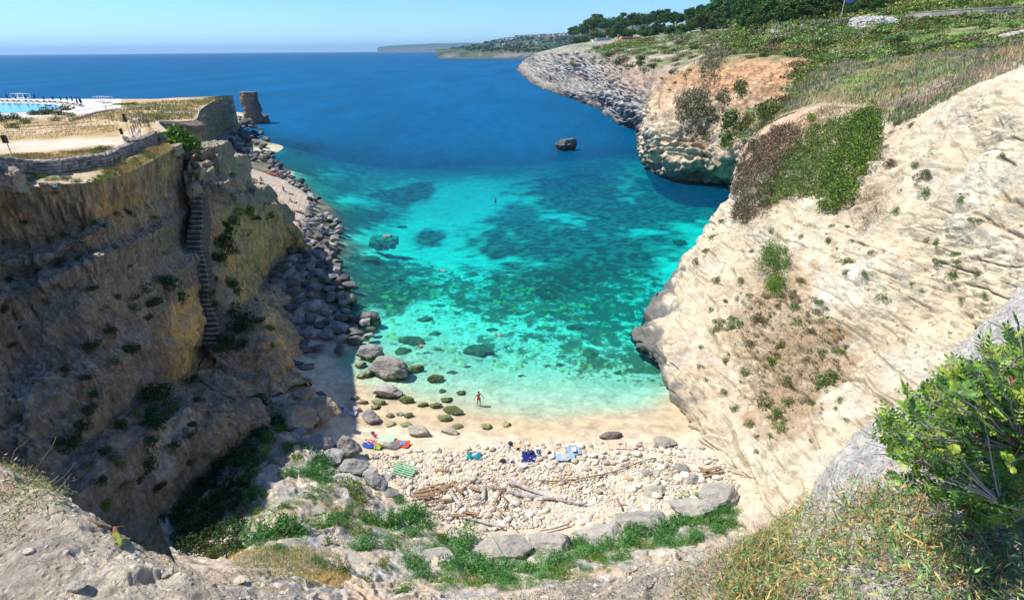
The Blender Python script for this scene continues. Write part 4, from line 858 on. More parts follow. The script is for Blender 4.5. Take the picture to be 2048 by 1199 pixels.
# big boulders at the back of the sand and the outcrop between ridge and stones
for (px, py, w, tl, kd, lab) in [
 (693,905,66,.98,BIG,'biggest grey boulder with a cracked face at the back of the sand'),(640,893,56,.85,BIG,'grey boulder half in shade left of the biggest boulder'),(598,868,34,.8,BOU,'grey rock in shade at the head of the rock pile'),(582,872,30,.8,BOU,'bluish rock in shade beside the green ridge'),(615,850,26,.8,BOU,'dark rock under the brown rock corner'),(605,885,30,.6,BOU,'low rock in the shaded pile'),
 (620,912,46,.5,BOU,'low grey rock below the half-shaded boulder'),(660,918,60,.5,BIG,'broken outcrop below the biggest boulder'),(705,938,70,.55,BIG,'wide grey outcrop above the shrubs of the ridge'),(735,950,54,.6,BIG,'grey rock leaning towards the stones'),(752,972,54,.65,BIG,'pale split rock beside the driftwood'),(690,958,56,.45,SLAB,'flat white rock between two shrubs of the ridge'),(672,975,50,.45,SLAB,'flat grey rock under the long shrub'),(782,988,36,.6,BOU,'dark rock at the end of the brown driftwood'),(775,955,30,.6,BOU,'rock in shade behind the split rock'),
 (560,846,26,.8,BOU,'grey stone at the top of the gully'),(655,940,30,.5,SLAB,'slab in the shrubs under the outcrop')]:
    put_rock(kd, px, py, w, lab, 'boulder', 'boulders at the back of the beach', tl, 'boulder', None, (1.05, 1.03, 1.0), .85, sink=.12)
for (px, py, w, tl, lab) in [(1007,1103,104,1.15,'left one of the two large slabs, its underside in shadow'),(1108,1096,96,1.15,'right one of the two large slabs above the green slope'),(1196,1078,96,.9,'grey slab right of the two large slabs'),(1285,1052,110,.8,'long grey slab in the middle of the slab row'),(1380,1022,92,.9,'pale slab left of the cliff-foot slab'),(1432,1000,92,1.1,'rounded slab touching the foot of the right cliff'),
   (505,1082,24,2.2,'square pale block at the shade edge of the gully'),(455,1000+42,30,1.2,'grey slab lying in the shaded gully'),(433,1080,28,1,'pale stone deep in the shaded gully'),(640,1085,60,.5,'flat grey rock band in the slope left of the centre'),(700,1120,80,.5,'low rock rib across the lower green slope'),(860,1118,90,.5,'long pale rock band in the lower green slope'),(640,985,46,.4,'smooth grey rock in the sunny ridge'),(625,1020,50,.45,'white outcrop under the smooth grey rock'),(610,1060,56,.4,'pale rock shelf right of the gully shrubs')]:
    put_rock(SLAB, px, py, w * 1.12, lab, 'rock slab', 'rock slabs on the slope', tl * .85, 'rock_slab', .12 if px > 1150 else -.05, (1.1, 1.06, 1.0) if px != 505 else (1.35, 1.2, 1.0), .75, sink=.15)

# boulder bank: every block its own object
def scatter_xy(poly, gap, seed, nmax, jitter=None):
    P = []; rs = random.Random(seed); xs = [p[0] for p in poly]; ys = [p[1] for p in poly]; tries = 0
    while len(P) < nmax and tries < nmax * 60:
        tries += 1; px, py = rs.uniform(min(xs), max(xs)), rs.uniform(min(ys), max(ys))
        # denser towards the top where the ground is farther away
        if not bool(inpoly([px], [py], poly)[0]): continue
        h = 1.0
        w = PH(px, py, h); g = gap * rs.uniform(.75, 1.25)
        if any((w[0] - a[0]) ** 2 + (w[1] - a[1]) ** 2 < (g * .5 + b * .5) ** 2 for a, b, *_ in P): continue
        P.append((w, g, px, py))
    return P
bank = scatter_xy([(515,600),(530,560),(575,510),(600,492),(612,468),(622,440),(640,425),(672,432),(686,455),(672,500),(676,540),(700,560),(700,620),(745,640),(752,660),(700,690),(640,692),(590,690),(560,650)], 1.75, 3, 150)
bank2 = scatter_xy([(540,335),(600,352),(620,380),(637,402),(622,432),(612,455),(622,400),(600,372),(540,345)], 1.7, 4, 70)
bank3 = scatter_xy([(452,246),(500,236),(533,258),(548,308),(580,340),(535,335),(490,338),(476,318),(462,290)], 2.3, 5, 78)
for bi, bk in enumerate((bank, bank2, bank3)):
    for (w, g, px, py) in bk:
        h = float(ground_h(w[0], w[1])); shade = bi == 0 and px < 640
        dark = rnd.random() < (.55, .6, .9)[bi]
        size = 'big' if g > 1.95 else 'small' if g < 1.55 else 'medium'
        edge_ = h < .5
        lab = uniq(f"{size} {'dark' if dark else 'grey'} block {'at the water edge ' if edge_ else ''}{where(px, py)}")
        o = put_rock(BOUD if dark else BOU, px, py, 10, lab, 'boulder', 'boulders banked along the shore', 1, 'boulder', rnd.uniform(0, 6.28), (1.0, 1.0, 1.02), base=np.array([w[0], w[1], max(h, -.4) + .25]), tilt=.35)
        s = g * .62; o.scale = (s, s * rnd.uniform(.8, 1.1), s * rnd.uniform(.5, .9))

# beach stones
poly_st = [(735,925),(760,905),(830,895),(930,880),(1000,868),(1090,862),(1180,866),(1300,868),(1400,885),(1440,915),(1475,985),(1440,1010),(1350,1030),(1200,1058),(960,1078),(890,1062),(820,1010),(770,958)]
rs = np.random.RandomState(8); cand = []
for _ in range(30000):
    px, py = rs.uniform(735, 1475), rs.uniform(862, 1078); w = PH(px, py, 1.3)
    cand.append((px, py, w[0], w[1]))
ca = np.array(cand); ins = inpoly(ca[:, 0], ca[:, 1], poly_st); ca = ca[ins]
dn = sstep(868, 935, ca[:, 1] + 14 * np.sin(ca[:, 0] * .02)) ; ca = ca[rs.rand(len(ca)) < .03 + .97 * dn ** 1.6]
cell = {}; ST = []
for (px, py, X, Y) in ca:
    r = .11 + .27 * rs.rand() ** 3; key = (int(X / .8), int(Y / .8)); ok = True
    for a in (-1, 0, 1):
        for b_ in (-1, 0, 1):
            for (x2, y2, r2) in cell.get((key[0] + a, key[1] + b_), ()):
                if (X - x2) ** 2 + (Y - y2) ** 2 < ((r + r2) * .74) ** 2: ok = False; break
    if ok: cell.setdefault(key, []).append((X, Y, r)); ST.append((X, Y, r, px, py))
ST.sort(key=lambda s: -s[2]); ST = ST[:3600]
hs = ground_h(np.array([s[0] for s in ST]), np.array([s[1] for s in ST]))
TONE = [(1, .98, .95), (1.05, 1.02, 1), (1, .93, .82), (1.0, .85, .66), (.8, .78, .75), (.62, .6, .58), (1.1, 1.07, 1.03)]; TN = ['white', 'white', 'cream', 'tan', 'pale grey', 'grey', 'bleached']
for i, (X, Y, r, px, py) in enumerate(ST[:240]):
    t = rnd.choices(range(7), (5, 5, 4, 2, 2, 1, 4))[0]
    o = link('stone', PEB[rnd.randrange(8)], loc=(X, Y, hs[i] + r * .05)); o.scale = (r * 1.15, r * 1.1, r * 1.0); o.rotation_euler = (rnd.uniform(-.2, .2), rnd.uniform(-.2, .2), rnd.uniform(-1, 1)); o.color = TONE[t] + (1,)
    tag(o, uniq(f"{'large' if r > .36 else 'rounded'} {TN[t]} beach stone {where(px, py)}"), 'stone', 'rounded stones on the beach')
Vp = []; Fp = []; off = 0; V2, F2 = ICO[2]
protoP = []
for k in range(10):
    r_ = np.random.RandomState(300 + k); P = V2 * np.array([1, .75, .5])
    for _ in range(5):
        nn = r_.normal(size=3); nn /= np.linalg.norm(nn); lim = np.abs(P @ nn).max() * r_.uniform(.7, .92); s = P @ nn - lim; P = P - np.where(s > 0, s, 0)[:, None] * nn
    protoP.append(P)
tint = []
for i, (X, Y, r, px, py) in enumerate(ST[240:]):
    P = protoP[i % 10]; a = rnd.uniform(0, 6.28); c_, s_ = math.cos(a), math.sin(a)
    Q = np.stack([P[:, 0] * c_ - P[:, 1] * s_, P[:, 0] * s_ + P[:, 1] * c_, P[:, 2] + .2], -1) * r * 1.2 + np.array([X, Y, hs[i + 240]])
    Vp.append(Q); Fp.append(F2 + off); off += len(P); tt = TONE[rnd.choices(range(7), (5, 5, 4, 2, 2, 1, 4))[0]]; tint.append(np.tile(np.array(tt) * np.array([.64, .58, .49]) * rnd.uniform(.75, 1.1), (len(P), 1)))
# gravel between the stones
for i in range(5200):
    px, py = rnd.uniform(735, 1475), rnd.uniform(868, 1078)
    if not inpoly([px], [py], poly_st)[0] or rnd.random() > .04 + sstep(870, 930, np.array(py)): continue
    w = PH(px, py, 1.3); P = protoP[i % 10][:, :]; r = rnd.uniform(.035, .10); a = rnd.uniform(0, 6.28); c_, s_ = math.cos(a), math.sin(a)
    Q = np.stack([P[:, 0] * c_ - P[:, 1] * s_, P[:, 0] * s_ + P[:, 1] * c_, P[:, 2] + .3], -1) * r + np.array([w[0], w[1], float(0)])
    Vp.append(Q); Fp.append(F2 + off); off += len(P); tint.append(np.tile(np.array([.58, .50, .40]) * rnd.uniform(.6, 1.15), (len(P), 1)))
Vp = np.concatenate(Vp); nst = (len(ST) - 240) * len(V2); tail = Vp[nst:]; tail[:, 2] += ground_h(tail[:, 0], tail[:, 1]); 
mat_pebs = terrain_mat('pebble_stone', fine=8, bump=.3, dist=.02, speck=.15)
o = link('pebbles', mesh_np('pebbles', Vp, np.concatenate(Fp), mat_pebs, True, {'Col': np.concatenate(tint)})); tag(o, 'bed of small bleached stones between the larger ones', 'pebbles', kind='stuff')

# sea stack, rock in the bay, boulders at the foot of the stack
def ring_rock(name, prof, mat, seed, nseg=64, amp=.5, fr=.25, cols=None, layer=.3):
    """prof: (z, cx, cy, rx, ry)"""
    zz = np.linspace(0, len(prof) - 1, 60); A = catmull(np.array([p[:3] for p in prof], float)[:, [1, 2, 0]], zz); Bq = catmull(np.array([[p[3], p[4], 0] for p in prof], float), zz)
    t = np.linspace(0, 2 * math.pi, nseg, endpoint=False); V = []
    for a, b_ in zip(A, Bq):
        sq = lambda v: np.sign(v) * np.abs(v) ** .72
        V.append(np.stack([a[0] + b_[0] * sq(np.cos(t)), a[1] + b_[1] * sq(np.sin(t)), np.full(nseg, a[2])], -1))
    V = np.array(V); ctr = A[:, None, :]; nrm = V - ctr; nrm[..., 2] = 0; nrm /= np.linalg.norm(nrm, axis=-1, keepdims=True) + 1e-9
    lay = (V[..., 2] / 1.6 + fbm(V * .1, 2, seed=seed) * .8) % 1
    V = V + nrm * (fbm(V * fr, 4, seed=seed) * amp + ridged(V * fr * 2.5, 3, seed=seed + 3) * amp * .4 + (lay - .5) * layer)[..., None]
    top = V[-1].mean(0); caps = [V[-1] * (1 - k) + top * k + np.array([0, 0, .25 * math.sin(k * 1.57)]) for k in (.3, .6, .85, .995)]
    V = np.concatenate([V, np.array(caps) + 0]); nr = len(V); i = np.arange(nr * nseg).reshape(nr, nseg); j = np.roll(i, -1, 1)
    Fq = np.stack([i[:-1], j[:-1], j[1:], i[1:]], -1).reshape(-1, 4)
    C = np.ones(V.shape) * np.array(cols[0]); C = mixc(C, cols[1], sstep(-.1, .4, fbm(V * .2, 4, seed=seed + 7))); zt = V[..., 2]
    C = mixc(C, cols[2], sstep(prof[0][0] + 4.5, prof[0][0] + 2, zt + fbm(V * .4, 2, seed=2)) * .85)
    return link(name, mesh_np(name, V.reshape(-1, 3), Fq, mat, True, {'Col': C.reshape(-1, 3)}))
c = PH(512, 246, 0); D = proj(c)[0, 2]; m1 = D / F
hk = lambda pyt: H + ray(512, pyt)[2] * (c[1] / ray(512, pyt)[1])
st_o = ring_rock('sea_stack', [(-2, c[0], c[1], 27*m1, 22*m1), (0.5, c[0], c[1], 24*m1, 20*m1), (hk(238), c[0]-1*m1, c[1], 20*m1, 17*m1), (hk(228), c[0]-2*m1, c[1], 16.5*m1, 14*m1), (hk(212), c[0]-2*m1, c[1], 16*m1, 14*m1), (hk(198), c[0]-3*m1, c[1], 16.5*m1, 14*m1), (hk(188), c[0]-4*m1, c[1], 17*m1, 14*m1), (hk(184), c[0]-4*m1, c[1], 16.8*m1, 14*m1)],
   mat_head, 900, amp=.8, fr=.3, cols=[(.24, .185, .14), (.15, .125, .10), (.10, .095, .09)])
tag(st_o, 'tall square-topped rock stack standing alone in the sea', 'rock stack')
c = PH(1131, 300, 0); m1 = proj(c)[0, 2] / F
br = ring_rock('sea_rock', [(-2, c[0], c[1], 17*m1, 12*m1), (.2, c[0], c[1], 15*m1, 11*m1), (6*m1, c[0], c[1], 18*m1, 12*m1), (13*m1, c[0]+1*m1, c[1], 17.5*m1, 11*m1), (18*m1, c[0]+4*m1, c[1], 13*m1, 8*m1), (22*m1, c[0]+10*m1, c[1], 6*m1, 4*m1)],
   mat_head, 920, 48, .8, .5, [(.20, .19, .18), (.12, .115, .11), (.05, .045, .04)], .45)
tag(br, 'black wedge-shaped rock standing alone in the bay', 'rock')
for (px, py, w, lab) in [(466,248,24,'dark boulder between the plateau tip and the stack'),(478,243,20,'rounder dark boulder left of the stack foot'),(456,252,16,'small dark boulder under the plateau tip'),(530,240,22,'dark rock at the right foot of the stack'),(492,252,26,'flat dark rock in front of the stack'),(475,256,26,'long dark rock in front of the plateau tip')]:
    put_rock(BOUD, px, py, w, lab, 'boulder', 'boulders at the foot of the stack', .85, 'boulder', base=PH(px, py, .2), sink=.4)

# paved sunbathing terrace
m, n, l, b = newmat('paving'); ob = mapped(n, l, (1, 1, 1), (0, 0, -.25))
bk = N(n, 'TexBrick'); bk.inputs['Scale'].default_value = 1.0; bk.inputs['Color1'].default_value = (.56, .46, .34, 1); bk.inputs['Color2'].default_value = (.50, .41, .31, 1); bk.inputs['Mortar'].default_value = (.27, .22, .17, 1); bk.inputs['Mortar Size'].default_value = .06; bk.inputs['Brick Width'].default_value = 1.0; bk.inputs['Row Height'].default_value = 1.0; bk.offset = 0
l.new(ob, bk.inputs['Vector']); nn_ = noise_node(n, l, ob, .5, 6, .6); l.new(mulcol(n, l, bk.outputs[0], mrange(n, l, nn_.outputs[0], .3, .7, .75, 1.15)), b.inputs['Base Color']); b.inputs['Roughness'].default_value = .9; mat_pave = m
def ground_sheet(name, poly, mat, lift, h0=2.8, step=.5, fixed=None):
    W = np.array([PH(p[0], p[1], h0) for p in poly])[:, :2]; x0, y0 = W.min(0); x1, y1 = W.max(0)
    X, Y = np.meshgrid(np.arange(x0, x1, step), np.arange(y0, y1, step)); Z = (ground_h(X, Y) if fixed is None else X * 0 + fixed) + lift
    i = np.arange(X.size).reshape(X.shape); Fq = np.stack([i[:-1, :-1], i[:-1, 1:], i[1:, 1:], i[1:, :-1]], -1).reshape(-1, 4)
    cx = (X[:-1, :-1] + step / 2).ravel(); cy = (Y[:-1, :-1] + step / 2).ravel(); Fq = Fq[inpoly(cx, cy, [tuple(w) for w in W])]
    V = np.stack([X, Y, Z], -1).reshape(-1, 3); us = np.unique(Fq); mp = np.zeros(len(V), int); mp[us] = np.arange(len(us)); V = V[us]; Fq = mp[Fq]
    nv = len(V); Vb = V - np.array([0, 0, .6]); e = {}
    for f in Fq:
        for k in range(4): a, b_ = int(f[k]), int(f[(k + 1) % 4]); e[(a, b_)] = 1
    side = [(a, a + nv, b_ + nv, b_) for (a, b_) in e if (b_, a) not in e]
    return mesh_np(name, np.concatenate([V, Vb]), np.concatenate([Fq, np.array(side)]), mat, False)
pv = link('pavement', ground_sheet('pavement', [(478,338),(500,341),(535,344),(570,352),(600,372),(622,398),(610,418),(606,436),(622,455),(604,470),(600,490),(586,500),(550,470),(530,420),(500,390)], mat_pave, .35)); tag(pv, kind='structure')
PAVE_UP = .35

# ================================================================== VEGETATION
def leaves_np(P, size, rs, up=None, aspect=.55, updir=.0, nrm=None):
    """one diamond-shaped leaf per point, random turn"""
    n = len(P); a = rs.normal(size=(n, 3)); a[:, 2] += updir
    if nrm is not None: a = a * .8 + nrm * .5 * updir
    a /= np.linalg.norm(a, axis=1, keepdims=True) + 1e-9
    b_ = rs.normal(size=(n, 3)); b_ -= a * np.sum(a * b_, 1, keepdims=True); b_ /= np.linalg.norm(b_, axis=1, keepdims=True) + 1e-9
    s = (size * rs.uniform(.6, 1.35, n))[:, None]
    V = np.stack([P - a * s, P + b_ * s * aspect, P + a * s, P - b_ * s * aspect], 1).reshape(-1, 3)
    return V, np.arange(4 * n).reshape(n, 4)
def leafmesh(name, P, size, mat, seed=1, cols=None, **kw):
    rs = np.random.RandomState(seed); size = np.broadcast_to(size, (len(P),)); V, Fq = leaves_np(P, size, rs, **kw)
    return mesh_np(name, V, Fq, mat, False, {'Col': np.repeat(cols, 4, axis=0)} if cols is not None else None)
def leaf_attr_mat(name, rough=.6, transl=.2):
    m, n, l, b = newmat(name); at = N(n, 'Attribute', attribute_name='Col'); g = N(n, 'NewGeometry'); oi = N(n, 'ObjectInfo')
    c = mulcol(n, l, at.outputs['Color'], mrange(n, l, g.outputs['Random Per Island'], 0, 1, .55, 1.5)); c = mix(n, l, c, oi.outputs['Color'], 1.0, 'MULTIPLY')
    l.new(c, b.inputs['Base Color']); b.inputs['Roughness'].default_value = rough; b.inputs['Specular IOR Level'].default_value = .2
    tr = N(n, 'BsdfTranslucent'); l.new(c, tr.inputs[0]); ms = N(n, 'MixShader'); ms.inputs[0].default_value = transl
    l.new(b.outputs[0], ms.inputs[1]); l.new(tr.outputs[0], ms.inputs[2]); l.new(ms.outputs[0], n['Material Output'].inputs[0]); return m
mat_leaf = leaf_attr_mat('leaves')
mat_wood = simple('bark', (.16, .12, .09), .9, .3, 12, .5)
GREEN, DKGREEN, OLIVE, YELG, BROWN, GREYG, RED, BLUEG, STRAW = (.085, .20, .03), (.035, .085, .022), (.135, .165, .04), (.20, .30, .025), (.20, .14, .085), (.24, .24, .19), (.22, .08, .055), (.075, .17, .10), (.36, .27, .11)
def palette(n, cols, w, rs, spread=.25):
    idx = rs.choice(len(cols), n, p=np.array(w) / np.sum(w)); c = np.array(cols)[idx]; return c * (1 + rs.uniform(-spread, spread, (n, 1)))
def mound_pts(n, rs, sub=7, flat=.65):
    """points on a lumpy cushion of radius 1, in sub-clumps"""
    th = rs.uniform(0, 2 * math.pi, sub); rr = np.sqrt(rs.rand(sub)) * .7; c = np.stack([rr * np.cos(th), rr * np.sin(th), (1 - rr ** 1.5) * flat * rs.uniform(.35, .95, sub)], -1)
    k = rs.choice(sub, n); d = rs.normal(size=(n, 3)); d /= np.linalg.norm(d, axis=1, keepdims=True); r = rs.uniform(.55, 1.0, n) ** .6 * .42
    P = c[k] + d * r[:, None]; P[:, 2] = np.abs(P[:, 2]) * .9; return P, k
def shrubmesh(name, seed, n, size, cols, w, flat=.65, sub=7, **kw):
    rs = np.random.RandomState(seed); P, k = mound_pts(n, rs, sub, flat); c = palette(n, cols, w, rs); c *= (.75 + .5 * rs.rand(sub))[k][:, None]
    return leafmesh(name, P, size, mat_leaf, seed, c, **kw)
SH = {'green': [shrubmesh('shrub_leaves', 10 + k, 620, .07, [GREEN, (.09, .17, .03), DKGREEN], [4, 2, 2]) for k in range(3)],
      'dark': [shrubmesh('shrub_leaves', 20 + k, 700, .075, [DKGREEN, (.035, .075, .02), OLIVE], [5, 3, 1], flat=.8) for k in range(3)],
      'olive': [shrubmesh('shrub_leaves', 30 + k, 600, .07, [OLIVE, GREEN, BROWN], [4, 2, 2]) for k in range(3)],
      'grey': [shrubmesh('shrub_leaves', 40 + k, 600, .07, [GREYG, (.10, .10, .07), OLIVE], [4, 2, 1]) for k in range(2)],
      'brown': [shrubmesh('shrub_leaves', 50 + k, 620, .075, [BROWN, (.2, .15, .09), OLIVE], [4, 2, 1], flat=.8) for k in range(2)],
      'feathery': [shrubmesh('shrub_leaves', 60 + k, 1500, .085, [(.09, .27, .06), (.13, .33, .075), (.06, .17, .05)], [4, 3, 2], flat=.5, sub=10, aspect=.22, updir=.6) for k in range(4)],
      'yellow': [shrubmesh('shrub_leaves', 70 + k, 1100, .08, [(.10, .20, .03), (.15, .23, .04), (.6, .46, .01)], [5, 3, .9], flat=.5, sub=10, aspect=.2, updir=.8) for k in range(2)],
      'lime': [shrubmesh('shrub_leaves', 80 + k, 800, .075, [YELG, (.10, .19, .02), (.2, .24, .04)], [4, 3, 1]) for k in range(2)],
      'tuft': [shrubmesh('shrub_leaves', 90 + k, 420, .13, [(.24, .19, .10), (.16, .15, .07), (.30, .24, .14)], [3, 2, 2], flat=1.0, sub=5, aspect=.09, updir=1.4) for k in range(3)]}
LOOK = {'green': 'leafy green', 'dark': 'dark green', 'olive': 'olive green', 'grey': 'grey leafless-looking', 'brown': 'brown twiggy', 'feathery': 'feathery bright green', 'yellow': 'yellow-flowered green', 'lime': 'bright yellow-green', 'tuft': 'dry tawny'}
def shrub(kind, surf, px, py, rpx, group, label=None, squash=1.0, stretch=1.0, name='shrub', lift=0.0):
    if surf == 'ground': p = onground(px, py); nn = np.array([0, 0, 1.0]); z = proj(p)[0, 2]
    else: p, nn, z = onsurf(surf, px, py)
    r = rpx * z / F; o = link(name, rnd.choice(SH[kind])); nn = nn * .6 + np.array([0, 0, .6]); nn /= np.linalg.norm(nn)
    o.location = [float(v) for v in p - nn * r * .08 + nn * lift]; o.scale = (r * stretch * rnd.uniform(.9, 1.15), r * rnd.uniform(.9, 1.1), r * squash * rnd.uniform(.8, 1.1))
    o.rotation_mode = 'QUATERNION'; q = Vector(nn).to_track_quat('Z', 'Y'); q.rotate(Matrix.Rotation(0, 3, 'Z')); o.rotation_quaternion = q
    size = 'tiny' if r < .25 else 'small' if r < .5 else 'large' if r > 1.1 else ''
    lab = label or uniq(' '.join(f"{size} {LOOK[kind]} {'tuft' if kind == 'tuft' else 'bush' if surf == 'spur' else 'shrub'} {where(px, py)}".split()))
    tag(o, lab, 'tuft' if kind == 'tuft' else 'shrub', group); return o
# left wall, in the shade
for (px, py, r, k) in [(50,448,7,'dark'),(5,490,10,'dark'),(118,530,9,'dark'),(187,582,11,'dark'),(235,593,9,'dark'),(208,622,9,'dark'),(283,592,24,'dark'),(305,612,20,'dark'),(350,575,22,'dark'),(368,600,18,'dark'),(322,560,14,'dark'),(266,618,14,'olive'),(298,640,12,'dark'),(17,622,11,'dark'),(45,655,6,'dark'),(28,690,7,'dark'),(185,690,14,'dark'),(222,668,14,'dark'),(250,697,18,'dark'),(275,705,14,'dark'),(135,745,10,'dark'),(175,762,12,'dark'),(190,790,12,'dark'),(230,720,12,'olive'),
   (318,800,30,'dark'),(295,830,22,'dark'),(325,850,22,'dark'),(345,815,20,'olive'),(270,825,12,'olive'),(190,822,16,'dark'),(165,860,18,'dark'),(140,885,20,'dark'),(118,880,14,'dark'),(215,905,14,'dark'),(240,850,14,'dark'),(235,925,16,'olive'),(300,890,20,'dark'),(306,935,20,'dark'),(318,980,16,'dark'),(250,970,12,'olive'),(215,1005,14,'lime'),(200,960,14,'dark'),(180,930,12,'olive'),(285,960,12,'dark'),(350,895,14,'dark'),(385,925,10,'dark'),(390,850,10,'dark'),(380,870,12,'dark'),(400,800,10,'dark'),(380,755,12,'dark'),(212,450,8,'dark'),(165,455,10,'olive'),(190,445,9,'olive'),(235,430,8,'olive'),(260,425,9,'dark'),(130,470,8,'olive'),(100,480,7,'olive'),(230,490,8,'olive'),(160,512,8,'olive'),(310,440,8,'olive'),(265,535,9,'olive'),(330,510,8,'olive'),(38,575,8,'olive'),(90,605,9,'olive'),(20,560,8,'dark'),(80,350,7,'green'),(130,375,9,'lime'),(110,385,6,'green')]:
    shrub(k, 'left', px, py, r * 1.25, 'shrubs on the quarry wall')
for (px, py, r, k) in [(448,495,24,'dark'),(462,470,18,'dark'),(440,520,16,'dark'),(455,455,12,'dark'),(415,588,14,'dark'),(425,612,14,'dark'),(470,625,22,'dark'),(480,645,22,'dark'),(488,660,18,'dark'),(455,690,20,'dark'),(478,685,20,'dark'),(440,705,18,'dark'),(432,560,10,'dark'),(412,515,9,'dark'),(480,432,18,'lime'),(497,425,14,'lime'),(470,445,14,'green'),(510,440,9,'dark'),(540,436,11,'green'),(545,430,8,'lime'),(500,470,10,'dark'),(470,570,14,'dark'),(480,585,10,'dark'),(455,560,12,'olive'),(430,640,16,'dark'),(540,655,10,'lime'),(545,690,8,'olive'),(520,640,10,'dark'),(390,350,8,'olive'),(412,365,8,'lime'),(470,500,10,'olive'),(445,740,14,'dark'),(430,770,10,'dark'),(420,545,9,'olive')]:
    shrub(k, 'spur', px, py, r * 1.25, 'shrubs on the quarry spur')
# green slope below the viewpoint
for (px, py, r, k) in [(560,862,13,'lime'),(574,892,12,'feathery'),(602,900,19,'feathery'),(595,918,15,'feathery'),(640,922,22,'feathery'),(686,918,19,'yellow'),(577,945,18,'feathery'),(616,948,28,'feathery'),(642,962,24,'feathery'),(630,984,20,'feathery'),(619,1003,20,'feathery'),(518,995,26,'feathery'),(507,953,22,'feathery'),(700,982,32,'yellow'),(716,1002,22,'yellow'),(686,1028,20,'feathery'),(574,1023,18,'feathery'),(647,1050,28,'feathery'),(797,1001,14,'feathery'),(815,1024,26,'feathery'),(838,1048,34,'feathery'),(770,1046,28,'feathery'),(738,1042,22,'feathery'),(825,1077,24,'feathery'),(773,1087,28,'feathery'),(712,1072,26,'yellow'),(714,1094,28,'feathery'),(546,1062,44,'feathery'),(591,1069,28,'feathery'),(530,1085,28,'feathery'),
   (923,1080,32,'feathery'),(881,1081,14,'lime'),(908,1104,28,'feathery'),(860,1103,22,'feathery'),(826,1124,22,'feathery'),(904,1127,28,'feathery'),(842,1146,22,'feathery'),(940,1133,34,'feathery'),(885,1160,24,'feathery'),(770,1132,16,'yellow'),(738,1160,12,'olive'),(805,1179,20,'feathery'),(985,1160,30,'feathery'),(540,880,18,'yellow'),(530,910,18,'yellow'),(545,930,12,'olive'),(520,1030,18,'yellow'),(660,1090,18,'olive'),(690,1145,20,'olive'),(640,1130,18,'feathery'),(950,1168,24,'yellow'),
   (1000,1138,24,'feathery'),(1040,1145,26,'feathery'),(1085,1135,26,'feathery'),(1130,1125,26,'feathery'),(1170,1112,28,'feathery'),(1160,1090,20,'feathery'),(1205,1098,28,'feathery'),(1190,1125,22,'yellow'),(1245,1088,28,'feathery'),(1240,1112,22,'feathery'),(1285,1072,28,'feathery'),(1290,1098,22,'yellow'),(1330,1062,28,'feathery'),(1335,1088,22,'feathery'),(1375,1050,28,'feathery'),(1380,1075,22,'feathery'),(1420,1038,26,'feathery'),(1425,1062,20,'feathery'),(1455,1025,20,'feathery'),(1460,1048,16,'feathery'),(1365,1002,18,'feathery'),(1390,994,12,'feathery'),(1020,1165,22,'feathery'),(1075,1160,22,'feathery'),(1120,1150,20,'yellow'),(440,1108,18,'olive'),(560,1100,16,'feathery')]:
    shrub(k, 'ground', px, py, r * 1.3, 'cushion plants on the slope above the beach', squash=1.15, name='cushion_plant')
# right cliff: single plants
for (px, py, r, k) in [(1697,520,12,'green'),(1725,545,9,'green'),(1690,545,8,'olive'),(1840,355,14,'grey'),(1852,345,11,'green'),(1850,385,13,'green'),(1830,330,8,'green'),(1870,485,10,'green'),(1905,508,7,'green'),(1850,480,7,'olive'),(1872,528,13,'green'),(1902,545,12,'green'),(1917,522,8,'green'),(1955,548,9,'olive'),(1760,592,11,'green'),(1743,505,8,'grey'),(1763,298,10,'grey'),(1755,285,8,'grey'),(1822,232,11,'grey'),(1820,250,9,'olive'),(1795,245,9,'brown'),(2000,313,8,'green'),(1918,400,9,'green'),(1945,440,9,'green'),(1780,265,8,'grey'),(1775,330,12,'brown'),(1790,420,9,'green'),(1822,565,6,'green'),(1840,580,6,'green'),(1920,595,6,'green'),(1965,590,7,'green'),
   (1645,762,20,'green'),(1660,750,14,'green'),(1563,850,18,'green'),(1556,830,16,'green'),(1580,800,14,'green'),(1530,800,18,'olive'),(1541,870,9,'green'),(1497,845,11,'green'),(1470,812,9,'green'),(1605,800,12,'grey'),(1677,795,7,'green'),(1668,816,5,'green'),(1692,836,5,'green'),(1666,858,5,'green'),(1620,878,5,'green'),(1510,872,6,'olive'),(1510,900,6,'olive'),(1430,655,14,'olive'),(1440,640,10,'green'),(1470,640,14,'green'),(1465,655,12,'green'),(1450,600,8,'olive'),(1420,620,7,'green'),(1510,640,14,'brown'),(1430,560,10,'brown'),(1410,500,8,'brown'),(1390,520,8,'olive'),(1440,440,8,'olive'),(1425,470,8,'olive'),(1560,690,10,'lime'),(1545,720,12,'green'),(1590,610,12,'green'),(1585,590,10,'olive'),(1600,560,10,'brown'),(1640,600,8,'green'),(1610,720,12,'brown'),(1575,760,14,'olive'),(1640,700,9,'green'),(1680,700,10,'green'),(1690,690,6,'green'),(1620,660,10,'brown'),(1640,640,8,'olive'),(1530,590,9,'olive'),(1480,560,8,'olive'),(1590,640,9,'green'),(1650,480,8,'olive'),(1700,480,6,'olive'),
   (1500,690,12,'brown'),(1490,740,11,'olive'),(1450,720,8,'olive'),(1400,730,7,'olive'),(1410,760,5,'green'),(1445,780,7,'olive'),(1400,690,6,'olive'),(1620,235,13,'lime'),(1710,420,8,'grey'),(1690,450,6,'olive'),(1660,450,6,'grey'),(1540,460,7,'olive'),(1500,500,6,'olive'),(1600,470,6,'olive')]:
    shrub(k, 'right', px, py, r * 1.25, 'plants scattered over the right cliff')
